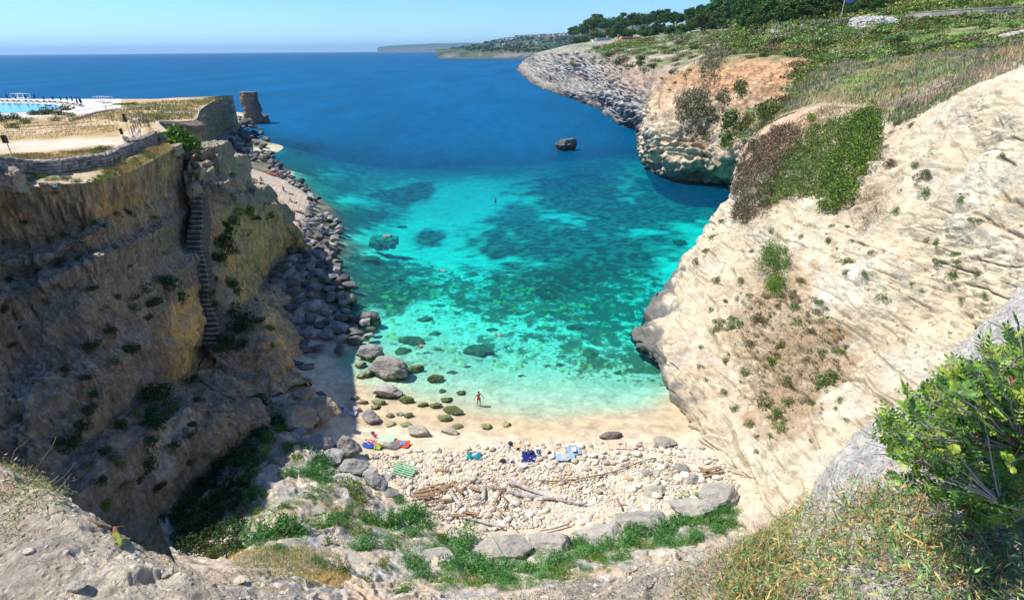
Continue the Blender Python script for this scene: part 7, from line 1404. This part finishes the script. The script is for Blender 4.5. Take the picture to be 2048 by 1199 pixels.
bag(750,874,9,(.65,.01,.10),'round magenta bag left of the pale green towel'); bag(746,868,9,(.12,.10,.12),'dark bag behind the magenta bag'); bag(592,751,8,(.45,.06,.18),'pink bag in the shade under the yellow lobe'); bag(621,772,9,(.35,.01,.02),'dark red bag in the shaded path corner'); bag(645,813,8,(.6,.2,.04),'orange bag beside the brown rock corner',up=.3); bag(668,829,8,(.02,.02,.06),'dark bag beside the blue towel')

# ================================================================== PEOPLE
mat_skin = simple('skin', (.50, .27, .17), .6, .06, 6); mat_hair = simple('hair', (.035, .02, .012), .7, .2, 20)
def hand(side, w, d, out):
    """five fingers from a wrist w, pointing along d"""
    w = np.array(w); d = np.array(d, float); d /= np.linalg.norm(d); s = np.cross(d, [0, 0, 1.0]); s = s / (np.linalg.norm(s) + 1e-6) if np.linalg.norm(s) > .1 else np.array([0, 1.0, 0]); palm = w + d * .075; J = [(w, .024), (palm, .028)]; E = [(0, 1)]
    for k, (o_, L) in enumerate(((-.030, .062), (-.010, .074), (.010, .070), (.028, .055))):
        J += [(palm + s * o_ + d * .018, .011), (palm + s * o_ + d * (.018 + L * .55) + np.array([0, 0, -.006]), .0095), (palm + s * o_ + d * (.018 + L) + np.array([0, 0, -.02]), .008)]; n_ = len(J); E += [(1, n_ - 3), (n_ - 3, n_ - 2), (n_ - 2, n_ - 1)]
    J += [(w + d * .03 - s * .045 * 1, .011), (w + d * .07 - s * .065, .009)]; n_ = len(J); E += [(0, n_ - 2), (n_ - 2, n_ - 1)]; return J, E
POSE = {
 'stand': dict(pel=(0,0,.93), sp=(0,.01,1.12), ch=(0,0,1.30), nk=(0,0,1.44), hd=(0,-.01,1.56), tp=(0,-.01,1.66), hip=(.085,0,.88), kn=(.10,-.03,.49), an=(.11,.02,.09), to=(.12,-.15,.04), sh=(.165,0,1.37), el=(.25,.03,1.12), wr=(.30,-.06,.90)),
 'walk': dict(pel=(0,0,.93), sp=(0,.01,1.12), ch=(0,-.02,1.30), nk=(0,-.03,1.44), hd=(0,-.06,1.55), tp=(0,-.07,1.65), hip=(.085,0,.88), kn=(.10,-.12,.50), an=(.10,.06,.10), to=(.10,-.10,.04), sh=(.165,-.02,1.37), el=(.30,.04,1.18), wr=(.36,-.12,1.04), kn2=(-.10,.05,.49), an2=(-.10,.22,.13), to2=(-.10,.12,.05), el2=(-.30,.05,1.16), wr2=(-.38,.02,.98)),
 'sit': dict(pel=(0,.05,.12), sp=(0,.12,.30), ch=(0,.17,.47), nk=(0,.15,.62), hd=(0,.10,.74), tp=(0,.08,.84), hip=(.09,-.02,.12), kn=(.13,-.34,.42), an=(.12,-.62,.09), to=(.12,-.80,.05), sh=(.165,.16,.55), el=(.22,-.05,.42), wr=(.15,-.28,.44)),
 'lie': dict(pel=(0,0,.12), sp=(0,.19,.13), ch=(0,.37,.14), nk=(0,.51,.15), hd=(0,.63,.17), tp=(0,.72,.17), hip=(.09,-.06,.12), kn=(.11,-.46,.13), an=(.13,-.86,.08), to=(.14,-.94,.14), sh=(.165,.44,.13), el=(.27,.20,.09), wr=(.30,-.04,.08)),
 'swim': dict(pel=(0,0,0), sp=(0,.19,.02), ch=(0,.37,.05), nk=(0,.50,.10), hd=(0,.61,.15), tp=(0,.70,.20), hip=(.09,-.06,0), kn=(.18,-.42,-.06), an=(.28,-.80,-.02), to=(.32,-.95,-.03), sh=(.165,.44,.05), el=(.45,.55,.03), wr=(.68,.66,.0), kn2=(-.22,-.40,-.06), an2=(-.40,-.70,-.02), to2=(-.46,-.83,-.03))}
def body(pose, seed=0):
    p = POSE[pose]; mir = lambda v: (-v[0], v[1], v[2]); J = []; E = []
    def add(v, r, par=None): J.append((np.array(v, float), r)); (E.append((par, len(J) - 1)) if par is not None else 0); return len(J) - 1
    a = add(p['pel'], .125); b_ = add(p['sp'], .105, a); c_ = add(p['ch'], .125, b_); d_ = add(p['nk'], .052, c_); e = add(p['hd'], .085, d_); add(p['tp'], .062, e)
    fwd_ = np.array([0, -1, 0.]) if pose in ('stand', 'walk', 'sit') else np.array([0, 0, 1.0 if pose == 'lie' else -1.0]); add(np.array(p['hd']) + fwd_ * .10, .018, e)
    for sd in (1, -1):
        g = (lambda k: p[k]) if sd == 1 else (lambda k: p.get(k + '2', mir(p[k])))
        h_ = add(g('hip') if sd == 1 else mir(p['hip']), .085, a); k_ = add(g('kn'), .056, h_); n_ = add(g('an'), .036, k_); add(g('to'), .028, n_)
        s_ = add(p['sh'] if sd == 1 else mir(p['sh']), .055, c_); l_ = add(g('el'), .038, s_); w_i = add(g('wr'), .026, l_)
        HJ, HE = hand(sd, g('wr'), np.array(g('wr')) - np.array(g('el')), 0); off = len(J); J.extend(HJ[1:]); E.extend([(w_i if x == 0 else x + off - 1, y + off - 1) for x, y in HE])
    me = bpy.data.meshes.new('tmp'); me.from_pydata([tuple(j[0]) for j in J], E, []); o = bpy.data.objects.new('tmp', me); COL.objects.link(o); m_ = o.modifiers.new('s', 'SKIN'); m_.use_smooth_shade = True
    for i, (v, r) in enumerate(J): me.skin_vertices[0].data[i].radius = (r, r * (.85 if i < 3 else 1))
    me.skin_vertices[0].data[0].use_root = True; o.modifiers.new('d', 'SUBSURF').levels = 1
    dg = bpy.context.evaluated_depsgraph_get(); dg.update(); out = bpy.data.meshes.new_from_object(o.evaluated_get(dg)); bpy.data.objects.remove(o); out.materials.clear(); out.materials.append(mat_skin); out.name = 'person_body'; return out
BODY = {k: body(k) for k in POSE}
def garment(me, pose, kind, mat):
    p = POSE[pose]; V = np.array([v.co[:] for v in me.vertices]); Nn_ = np.array([v.normal[:] for v in me.vertices]); pel = np.array(p['pel']); ch = np.array(p['ch']); ax = (ch - pel) / np.linalg.norm(ch - pel); t = (V - pel) @ ax; lat = np.abs(V[:, 0]) < (.175 if pose != 'swim' else .17)
    far_ = np.linalg.norm(V - pel - t[:, None] * ax, axis=1) < .19
    lo = (t > -.15) & (t < .10) & lat & far_; hi_ = (t > .22) & (t < .44) & lat & far_; sel = lo | hi_ if kind == 'bikini' else (lo | ((t > -.22) & (t <= -.1) & (np.abs(V[:, 0]) < .2) & (np.linalg.norm(V - pel, axis=1) < .34)))
    Fs = [tuple(f.vertices) for f in me.polygons if all(sel[i] for i in f.vertices)]; us = sorted({i for f in Fs for i in f}); mp = {u_: i for i, u_ in enumerate(us)}
    g = bpy.data.meshes.new('garment'); g.from_pydata([tuple(V[i] + Nn_[i] * .02) for i in us], [], [tuple(mp[i] for i in f) for f in Fs]); g.materials.append(mat); return g
GM = {}
def person(pose, pos, rz, suit, suitcol, label, group=None, scale=1.0, skin=None, rx=0.0):
    o = link('person', BODY[pose], loc=pos); o.rotation_euler = (rx, 0, rz); o.scale = (scale,) * 3
    k = (pose, suit, suitcol)
    if k not in GM: GM[k] = garment(BODY[pose], pose, suit, simple('swimwear', suitcol, .8, .08, 9))
    link('bikini' if suit == 'bikini' else 'swim_trunks', GM[k], o)
    if pose not in GM:
        V, Fc = ICO[3]; hd = np.array(POSE[pose]['hd']); tp = np.array(POSE[pose]['tp']); ax = (tp - hd) / np.linalg.norm(tp - hd); back = {'stand': (0, .03, 0), 'walk': (0, .03, 0), 'sit': (0, .03, 0), 'lie': (0, 0, -.02), 'swim': (0, 0, .03)}[pose]
        GM[pose] = mesh_np('hair_mesh', V * .098 + hd + ax * .035 + np.array(back), Fc, mat_hair, True)
    link('hair', GM[pose], o); tag(o, label, 'person', group); return o
SW = 'people in the water of the bay'
person('walk', gp(958, 811, -.12), .5, 'bikini', (.70, .02, .02), 'woman in a red bikini wading at the edge of the bay', SW, 1.12)
person('swim', PH(1001, 671, -.03), 2.2, 'trunks', (.75, .08, .03), 'swimmer with spread arms and red trunks in the bright shallows', SW, 1.1, rx=.15)
person('sit', PH(843, 697, -.35), -1.2, 'trunks', (.02, .02, .02), 'bather leaning forward in waist-deep water beside the sunken rock', SW, 1.1)
person('swim', PH(888, 543, -.04), 1.45, 'bikini', (.45, .10, .08), 'swimmer floating stretched out in the deep turquoise', SW, 1.15)
person('stand', PH(991, 411, -1.25), .3, 'trunks', (.5, .02, .08), 'swimmer with head and shoulders above the dark blue water', SW, 1.15)
person('stand', PH(743, 440, -1.35), .8, 'trunks', (.05, .05, .1), 'swimmer off the boulder bank, only the head and shoulders showing', SW, 1.1)
person('stand', PH(1312, 603, -1.2), .3, 'trunks', (.5, .3, .3), 'pale swimmer close to the dark ledge of the right cliff', SW, 1.0)
person('stand', PH(1319, 600, -1.3), 1.3, 'bikini', (.5, .3, .3), 'second pale swimmer right beside the dark ledge', SW, 1.0)
person('lie', gp(747, 890, .18), 1.1, 'bikini', (.5, .02, .2), 'sunbather lying on the dark blue towel beside the grey boulder', None, 1.1)
def pv_(px, py): p = PH(px, py, 3.0); h = float(ground_h(p[0], p[1])) + PAVE_UP; p = PH(px, py, h); h = float(ground_h(p[0], p[1])) + PAVE_UP; return PH(px, py, h)
PT = [(525,371,'stand',.3,'trunks',(.1,.12,.1),'person standing alone on the paved terrace near its landward side'),(557,356,'stand',.9,'trunks',(.35,.03,.02),'left one of two people standing at the far end of the paved terrace'),(562,354,'walk',2.1,'bikini',(.03,.02,.02),'right one of two people standing at the far end of the paved terrace'),
 (556,366,'lie',1.2,'bikini',(.02,.05,.3),'sunbather lying on a bright blue towel'),(567,381,'sit',.5,'trunks',(.5,.03,.02),'person sitting on a pale blue towel, left of a pair'),(573,385,'lie',1.5,'bikini',(.4,.02,.02),'person lying beside the one on the pale blue towel'),(528,391,'sit',-.8,'trunks',(.05,.05,.25),'person sitting against the rock at the landward edge'),(531,405,'sit',-1.0,'bikini',(.55,.03,.05),'person in red sitting at the landward edge'),(533,411,'lie',.2,'trunks',(.06,.06,.1),'person lying on a dark towel at the landward edge'),
 (582,405,'sit',.9,'trunks',(.1,.05,.04),'person sitting on a white towel in the middle of the paved terrace'),(594,422,'lie',1.1,'bikini',(.35,.04,.03),'sunbather lying near the boulders in the middle of the paved terrace'),(590,441,'lie',1.4,'trunks',(.03,.03,.2),'person lying on a dark bag beside the boulders'),(603,462,'stand',.2,'trunks',(.12,.06,.04),'person standing at the boulders near the lower end of the paved terrace'),(541,347,'lie',1.6,'trunks',(.5,.04,.02),'sunbather at the very far end of the paved terrace')]
for (px, py, ps, rz, su, col, lab) in PT:
    q_ = pv_(px, py); person(ps, q_ + np.array([0, 0, 0.0]), rz, su, col, lab, 'sunbathers on the paved terrace', 1.2)
    if ps in ('lie', 'sit'): cloth(px, py + 1, 22, 6, rnd.choice([(.02,.15,.5),(.6,.6,.62),(.5,.03,.03),(.3,.5,.65),(.1,.1,.12)]), 'towel under the ' + lab[:60].replace('person', 'bather'), base=q_ + np.array([0, 0, .02]), bumpy=.05)

# ================================================================== AT THE PHOTOGRAPHER'S FEET
def fpos(px, py): return onsurf('fore', px, py)[0]
# lizard
lz = [(182,1019,.0022),(198,1028,.0035),(214,1036,.005),(228,1044,.0085),(234,1049,.0115),(239,1056,.0125),(243,1062,.0105),(246,1067,.0075),(249,1073,.010),(251,1078,.0055)]
lz = [(a_ - 6, b_ + 16, c_) for a_, b_, c_ in lz]
base = fpos(234, 1072); up_ = np.array([0, 0, 1.0]); J = [fpos(a, b_) - base + up_ * (.008 + r) for a, b_, r in lz]; me = bpy.data.meshes.new('tmp'); E = [(i, i + 1) for i in range(len(J) - 1)]; Rr = [c_ for *_, c_ in lz]
ax = J[7] - J[4]; ax /= np.linalg.norm(ax); sd_ = np.cross(ax, up_); sd_ /= np.linalg.norm(sd_)
for at_, fw in ((4, -.3), (7, .5)):
    for s_ in (1, -1):
        k1 = J[at_] + sd_ * s_ * .018 + ax * .012 * fw; k2 = k1 + sd_ * s_ * .010 + ax * .014 * fw - up_ * .010; n0 = len(J); J += [k1, k2]; Rr += [.0045, .003]; E += [(at_, n0), (n0, n0 + 1)]
        for t_ in (-2, -1, 0, 1, 2): J.append(k2 + (ax * math.cos(t_ * .45) * (1 if fw > 0 else .6) + sd_ * s_ * math.sin(t_ * .45 + .6)) * .009 - up_ * .002); Rr.append(.0011); E.append((n0 + 1, len(J) - 1))
me.from_pydata([tuple(j) for j in J], E, []); o = bpy.data.objects.new('tmp', me); COL.objects.link(o); m_ = o.modifiers.new('s', 'SKIN'); m_.use_smooth_shade = True
for i, r in enumerate(Rr): me.skin_vertices[0].data[i].radius = (r * 1.15, r * .9)
me.skin_vertices[0].data[5].use_root = True; o.modifiers.new('d', 'SUBSURF').levels = 2; dg = bpy.context.evaluated_depsgraph_get(); dg.update(); out = bpy.data.meshes.new_from_object(o.evaluated_get(dg)); bpy.data.objects.remove(o)
V = np.array([v.co[:] for v in out.vertices]); t_ = sstep(-.035, .005, V @ ax); st_ = sstep(.004, .001, np.abs(V @ sd_ - (J[5] @ sd_) * 0)); Cl = lerp(np.array([.22, .105, .055]), np.array([.19, .24, .04]), t_[:, None]); Cl = mixc(Cl, (.16, .10, .03), st_ * .6)
at = out.attributes.new('Col', 'FLOAT_COLOR', 'POINT'); c4 = np.ones((len(V), 4), np.float32); c4[:, :3] = Cl; at.data.foreach_set('color', c4.ravel()); out.materials.clear(); out.materials.append(terrain_mat('lizard_skin', fine=300, bump=.2, dist=.001, speck=.2, rough=.5))
lzo = link('lizard', out, loc=base); tag(lzo, 'green and brown lizard basking on the rock ledge, long reddish tail', 'lizard'); ey = MB()
hd_ = np.array(J[8]); [ey.tube([hd_ + sd_ * s_ * .008 + up_ * .004, hd_ + sd_ * s_ * .0095 + up_ * .005], .002, 6) for s_ in (1, -1)]; ey.build('eye', mat_black, lzo)
# loose stones on the ledge
for (px, py, w, lab) in [(152,1172,42,'flat loose stone lying on the ledge below the lizard'),(480,1160,30,'grey stone on the ledge beneath the gully'),(60,1100,26,'stone among the dry stems at the left'),(330,1150,24,'small beige stone on the ledge left of the gully'),(1480,1100,40,'angular pale stone beside the daisies'),(1330,1120,70,'broad flat grey stone at the lip of the ledge'),(620,1190,30,'little stone at the lip of the ledge, bottom centre left')]:
    put_rock(SLAB, px, py, w, lab, 'stone', 'loose stones on the ledge', 1.3, 'stone', base=fpos(px, py), color=(1.35, 1.25, 1.1), sink=.004)
rs = np.random.RandomState(3); V, Nn, q = SURF['fore']; idx = np.where((q[:, 0] > -40) & (q[:, 0] < 2090) & (q[:, 1] < 1230) & (q[:, 1] > 500) & (Nn[:, 2] > .3))[0]; Vv = []; Ff = []; Cc = []; off = 0
for j in rs.choice(idx, 2600):
    P = protoP[rs.randint(10)]; r = .0028 + .016 * rs.rand() ** 5 ; r *= q[j, 2] / 3; R3 = np.array(Matrix.Rotation(rs.uniform(0, 6.28), 3, 'Z')); Vv.append((P * r) @ R3.T + V[j]); Ff.append(F2 + off); off += len(P); Cc.append(np.tile(np.array([.52, .46, .38]) * rs.uniform(.55, 1.25), (len(P), 1)))
o = link('gravel', mesh_np('gravel', np.concatenate(Vv), np.concatenate(Ff), mat_pebs, False, {'Col': np.concatenate(Cc)})); tag(o, 'grit and chips scattered over the rock ledge', 'gravel', kind='stuff')
# mastic bush
def twigcurve(a, b_, sag, n=7):
    a, b_ = np.array(a), np.array(b_); t = np.linspace(0, 1, n)[:, None]; return a + (b_ - a) * t + np.array([0, 0, 1.0]) * (sag * 4 * t * (1 - t)) + rs.normal(size=(n, 3)) * .006 * np.linalg.norm(b_ - a)
rs = np.random.RandomState(21); root = np.array([2.75, 1.15, 30.0]); mb_ = MB(); tips = []
POLY = [(1722,890),(1765,830),(1830,775),(1900,735),(1960,690),(2000,655),(2080,640),(2200,640),(2200,1060),(1960,1038),(1880,1015),(1800,960),(1790,915)]
T_ = []
while len(T_) < 680:
    px, py = rs.uniform(1715, 2200), rs.uniform(640, 1060)
    if inpoly([px], [py], POLY)[0]: T_.append(PY(px, py, rs.uniform(1.15, 1.75)))
mains = [PY(a, b_, y) for a, b_, y in [(1850,880,1.6),(1800,840,1.7),(1950,800,1.5),(2020,720,1.7),(1900,950,1.35),(2050,900,1.25),(2100,800,1.4),(2000,1000,1.2),(1980,880,1.45)]]
M_ = []
for m_e in mains:
    c_ = twigcurve(root, m_e, .06, 12); mb_.tube(c_, list(np.linspace(.016, .005, 12)), 7); M_ += list(c_[3:])
M_ = np.array(M_)
for T in T_:
    k = np.argmin(np.linalg.norm(M_ - T, axis=1) + rs.rand(len(M_)) * .12); c_ = twigcurve(M_[k], T, .01, 5); mb_.tube(c_, list(np.linspace(.0032, .0012, 5)), 4, False); tips.append((M_[k], T))
LV = []; LF = []; LC = []; ln_ = 0
shape = np.array([(0, 0), (.22, .42), (.6, .5), (1, 0), (.6, -.5), (.22, -.42)])
def leaflet(p, d, nrm, L, col):
    global ln_
    d = d / (np.linalg.norm(d) + 1e-9); s = np.cross(d, nrm); s /= np.linalg.norm(s) + 1e-9; nn = np.cross(s, d); V_ = [p + d * x * L + s * y * L * .42 + nn * (-abs(y) * L * .10 + x * (1 - x) * L * .12) for x, y in shape]
    LV.extend(V_); LF.append(tuple(range(ln_, ln_ + 6))); ln_ += 6; LC.extend([col] * 6)
for (a, T) in tips:
    D = (T - a) / (np.linalg.norm(T - a) + 1e-9)
    for q_ in range(rs.randint(2, 5)):
        p0 = a + (T - a) * rs.uniform(.45, 1.0); d = D * .6 + rs.normal(size=3) * .6 + np.array([-.1, -.1, .45]); d /= np.linalg.norm(d); nrm = np.array([-.2, -.35, 1.0]) + rs.normal(size=3) * .35; nrm /= np.linalg.norm(nrm); s = np.cross(d, nrm); s /= np.linalg.norm(s)
        u_ = rs.rand(); col = np.array((.21, .35, .04) if u_ < .42 else (.085, .20, .03) if u_ < .80 else (.33, .40, .06) if u_ < .965 else (.30, .09, .04)) * rs.uniform(.75, 1.2); L = rs.uniform(.018, .029)
        for k in range(4):
            pp = p0 + d * (.012 + k * .013)
            for sg in (1, -1): leaflet(pp, s * sg + d * .55, nrm, L * (1 - abs(k - 1.2) * .12), col)
        leaflet(p0 + d * .058, d, nrm, L * .85, col); mb_.tube([p0, p0 + d * .06], .0008, 3, False)
bush = empty('mastic_bush', root); o = mb_.build('branch', simple('grey_bark', (.36, .32, .29), .9, .2, 40), None, True); o.parent = bush; o.location = [-float(v) for v in root]
me = bpy.data.meshes.new('mastic_leaves'); me.from_pydata([tuple(v) for v in LV], [], LF); at = me.attributes.new('Col', 'FLOAT_COLOR', 'POINT'); c4 = np.ones((len(LV), 4), np.float32); c4[:, :3] = np.array(LC); at.data.foreach_set('color', c4.ravel()); me.materials.append(leaf_attr_mat('glossy_leaves', .32, .3)); o = link('foliage', me, bush); o.location = [-float(v) for v in root]
tag(bush, 'bright green mastic bush with small paired leaves growing over the rock at the right edge', 'bush')
for (px, py) in [(1905,925),(1890,935)] : pass
lf = MB(); rsx = random.Random(2)
Vl = []; 
for i in range(90):
    px, py = rsx.gauss(1790, 60), rsx.gauss(985, 40)
    if px < 1690 or py > 1050: continue
    p = fpos(px, py) + np.array([0, 0, .006]); a = rsx.uniform(0, 6.28); d = np.array([math.cos(a), math.sin(a), .1]); s = np.array([-d[1], d[0], rsx.uniform(-.3, .3)]); L = .022; lf.add([p + d * x * L + s * y * L * .45 for x, y in shape], [(0, 1, 2, 3, 4, 5)])
o = lf.build('fallen_leaves', simple('red_brown_leaf', (.40, .11, .06), .7, .3, 60)); tag(o, 'reddish fallen leaves under the mastic bush', 'leaves', kind='stuff')
# weeds on the ledge
def weeds(name, poly, n, hgt, L, asp, cols, w, seed, label, cat, straw=0, clump=.7, kind='stuff', upd=.6):
    V, Nn, q = SURF['fore']; idx = np.where(inpoly(q[:, 0], q[:, 1], poly) & (Nn[:, 2] > .15))[0]; rs = np.random.RandomState(seed)
    if len(idx) < 5: print('EMPTY', name); return None
    den = sstep(-.5, .4, fbm(V[idx] * 3.0, 3, seed=seed)) * clump + 1 - clump; k = rs.choice(idx, n, p=den / den.sum()); z = rs.rand(n) ** 1.3 * hgt * (.5 + .8 * sstep(-.4, .5, fbm(V[k] * 2.2, 2, seed=seed + 1)))
    P = V[k] + rs.normal(size=(n, 3)) * .03 * np.array([1, 1, .2]) + np.array([0, 0, 1.0]) * z[:, None]; c = palette(n, cols, w, rs); c = c * (.55 + .55 * (z / hgt))[:, None] ** 0 ; r_ = MB()
    o = link(name, leafmesh(name, P, L, mat_leaf, seed, c, aspect=asp, updir=upd))
    o['label'] = label; o['category'] = cat; o['kind'] = kind
    if straw:
        ks = rs.choice(idx, straw, p=den / den.sum()); Vs = []
        n_ = straw; p0 = V[ks]; dd = rs.normal(size=(n_, 3)) * np.array([.7, .7, .3]) + np.array([0, 0, .8]); dd /= np.linalg.norm(dd, axis=1, keepdims=True); LL = rs.uniform(.05, .22, n_)[:, None] * (hgt / .15); sd2 = np.cross(dd, rs.normal(size=(n_, 3))); sd2 /= np.linalg.norm(sd2, axis=1, keepdims=True); wd = .0011
        p1 = p0 + dd * LL * .6; p2 = p1 + (dd + rs.normal(size=(n_, 3)) * .35) * LL * .5; Vq = np.concatenate([np.stack([p0 - sd2 * wd, p0 + sd2 * wd, p1 + sd2 * wd, p1 - sd2 * wd], 1), np.stack([p1 - sd2 * wd, p1 + sd2 * wd, p2 + sd2 * wd * .5, p2 - sd2 * wd * .5], 1)]).reshape(-1, 3)
        cs_ = palette(2 * n_, [(.50, .34, .16), (.36, .24, .13), (.55, .44, .28), (.28, .22, .2)], [4, 3, 2, 1], rs); o2 = link('dry_stems', mesh_np('dry_stems', Vq, np.arange(8 * n_).reshape(2 * n_, 4), mat_leaf, False, {'Col': np.repeat(cs_, 4, axis=0)})); o2['label'] = 'dead straw stems tangled through the ' + cat + ' of the ledge'; o2['category'] = 'stems'; o2['kind'] = 'stuff'
    return o
GG = [(.17, .32, .11), (.26, .40, .13), (.10, .20, .06), (.56, .38, .14), (.50, .27, .10)]
weeds('weeds', [(1490,1110),(1560,1050),(1620,1020),(1700,1000),(1800,990),(1950,1020),(2100,1030),(2100,1290),(1500,1290),(1440,1180)], 38000, .17, .019, .17, GG, [4, 4, 2, 3, 2], 31, 'thick tangle of narrow grey-green weeds in the bottom right corner', 'weeds', 2200)
weeds('dry_weeds', [(1330,1250),(1345,1160),(1450,1110),(1500,1070),(1590,1035),(1640,1050),(1560,1130),(1500,1220)], 7000, .11, .014, .18, [(.46, .30, .12), (.30, .22, .10), (.16, .26, .08)], [3, 2, 4], 32, 'rusty dried weeds at the middle of the ledge lip', 'dry weeds', 900)
weeds('weeds', [(-60,900),(0,905),(60,950),(120,985),(125,1015),(70,1040),(40,1080),(0,1100),(-60,1120)], 7000, .06, .013, .2, [(.46, .33, .2), (.16, .28, .08), (.10, .20, .06), (.50, .36, .10)], [3, 3, 2, 1], 33, 'low weeds and dry stems in the bottom left corner', 'weeds', 900)
weeds('weeds', [(860,1250),(880,1190),(960,1185),(1060,1180),(1200,1150),(1300,1110),(1350,1140),(1300,1250)], 2200, .06, .011, .2, [(.36, .24, .16), (.16, .24, .09), (.45, .33, .2)], [3, 3, 2], 34, 'thin dry plants along the bottom centre of the ledge', 'weeds', 500, clump=1)
mat_stalk = simple('green_stalk', (.20, .30, .10), .8, .2, 60); mat_dry = simple('dry_stalk', (.42, .31, .20), .9, .2, 60); mat_petal = simple('white_petal', (.85, .85, .82), .8, .03, 60); mat_yel = simple('yellow_disc', (.75, .45, .01), .8, .1, 60); mat_dark = simple('dead_twig', (.20, .16, .14), .9, .2, 40)
def stalk(pts, Y, r0, mat, label, name='stalk', leaves=0, head=None):
    P = [PY(a, b_, Y + .05 * i) for i, (a, b_) in enumerate(pts)]; A = catmull(np.array(P), np.linspace(0, len(P) - 1, 12)) if len(P) > 2 else np.array([lerp(P[0], P[1], t) for t in np.linspace(0, 1, 12)]); b0 = A[0].copy(); r_ = empty(name, b0); MB().tube([p - b0 for p in A], list(np.linspace(r0, r0 * .45, 12)), 5).build('stem', mat, r_, True)
    if leaves:
        m_ = MB(); rr = random.Random(int(pts[0][0]))
        for k in range(leaves):
            p = A[rr.randrange(1, 11)] - b0; d = np.array([rr.uniform(-1, 1), rr.uniform(-1, 0), rr.uniform(.1, .9)]); d /= np.linalg.norm(d); s = np.cross(d, [0, 0, 1.0]); L = rr.uniform(.025, .05); m_.add([p + d * x * L + s * y * L * .16 for x, y in shape], [(0, 1, 2, 3, 4, 5)])
        m_.build('leaf', mat, r_)
    tag(r_, label, 'plant stem', 'thin stems rising from the ledge'); return r_, A
for a in [([(1042,1178),(1020,1130),(990,1080),(975,1055)],2.05,.0022,mat_stalk,'thin green stem leaning left over the lower slope',5),([(1052,1176),(1064,1130),(1090,1090),(1098,1062)],2.05,.0018,mat_stalk,'thin green stem with a few leaves bending right'),([(1130,1170),(1120,1140),(1113,1118),(1105,1108)],2.1,.0016,mat_stalk,'short green stem right of the bending one'),([(925,1180),(915,1165),(905,1150)],2.05,.0014,mat_dry,'dry twig at the bottom centre of the ledge'),([(1170,1180),(1176,1150),(1178,1110)],2.1,.0015,mat_dry,'straight dry stalk at the bottom centre'),
   ([(1770,1060),(1720,1000),(1680,955),(1645,928)],2.4,.0028,mat_stalk,'long green stem leaning towards the pale cliff',8),([(1620,1080),(1560,1040),(1530,1010),(1515,975)],2.3,.0026,mat_stalk,'green stem with narrow leaves at the lip of the ledge',8),([(1450,1090),(1490,1050),(1500,1040)],2.5,.0016,mat_stalk,'short stem among the daisies',2),([(1700,1085),(1670,1030),(1630,985),(1605,972)],2.3,.002,mat_stalk,'curved stem with a small bud over the pale cliff',3),([(1410,1190),(1415,1140),(1440,1100)],2.2,.002,mat_stalk,'upright stem left of the daisies',5),
   ([(60,960),(80,925),(105,890),(112,872)],2.4,.0016,mat_dry,'dry stalk above the left weeds, tallest'),([(20,930),(30,900),(50,885),(72,862)],2.6,.0013,mat_dry,'dry stalk bending right at the left edge'),([(90,980),(130,950),(150,925)],2.3,.0013,mat_dry,'dry stem pointing over the shaded wall'),([(80,1000),(130,985),(178,994)],2.3,.0012,mat_dry,'nearly level dry stem left of the lizard'),([(2100,690),(2030,665),(1975,642)],3.2,.007,mat_dark,'dead grey branch sticking out above the mastic bush'),([(1840,860),(1790,850),(1762,842),(1748,846)],1.75,.0022,mat_dark,'curled dead twig at the left of the mastic bush'),([(1830,1000),(1785,1012),(1700,1000),(1630,985)],2.2,.0016,mat_dry,'thin tan runner under the mastic bush')]:
    stalk(a[0], a[1], a[2], a[3], a[4], 'plant_stem', a[5] if len(a) > 5 else 0)
for i, (px, py, s, lab) in enumerate([(1483,1057,.75,'small daisy, topmost of the flowers on the ledge lip'),(1482,1069,1.1,'large daisy seen from the side below the topmost one'),(1489,1083,1.0,'daisy just under the large one'),(1457,1109,1.25,'largest daisy, lowest at the left'),(1510,1114,1.1,'daisy lowest at the right'),(1424,1100,.8,'yellow daisy head without open petals')]):
    Yd = 2.3; p = PY(px, py, Yd); r_ = empty('daisy', p); g_ = PY(px + 25, py + 50, Yd - .05); MB().tube([g_ - p, (g_ - p) * .4 + np.array([.005, 0, 0]), np.zeros(3)], .0011, 5).build('stem', mat_stalk, r_, True); R3 = np.array(Matrix.Rotation(.75, 3, 'X')); rr = .0155 * s * .8
    if i < 5:
        m_ = MB()
        for k in range(14):
            a = k / 14 * 6.283; d = np.array([math.cos(a), math.sin(a), -.05]); sd3 = np.array([-d[1], d[0], 0]); m_.add([R3 @ (d * (.3 + .7 * x) * rr + sd3 * y * rr * .36 + np.array([0, 0, .002 - .003 * x])) for x, y in shape], [(0, 1, 2, 3, 4, 5)])
        m_.build('petal', mat_petal, r_)
    V, Fc = ICO[2]; link('flower_centre', mesh_np('disc', (V * np.array([.42, .42, .25]) * rr + np.array([0, 0, .003])) @ R3.T, Fc, mat_yel, True), r_); tag(r_, lab, 'flower', 'daisies at the lip of the ledge')

# ================================================================== HAZE
m = bpy.data.materials.new('haze'); m.use_nodes = True; n = m.node_tree.nodes; n.clear(); om = n.new('ShaderNodeOutputMaterial'); pv2 = n.new('ShaderNodeVolumePrincipled'); pv2.inputs['Color'].default_value = (.42, .70, 1, 1); pv2.inputs['Density'].default_value = 4.6e-5; pv2.inputs['Anisotropy'].default_value = .2
m.node_tree.links.new(pv2.outputs[0], om.inputs['Volume'])
o = MB().box((0, 20000, 160), (90000, 62000, 460)).build('haze', m); tag(o, 'thin blue air between the viewpoint and the far coast', 'haze', kind='stuff'); scene.cycles.volume_bounces = 0
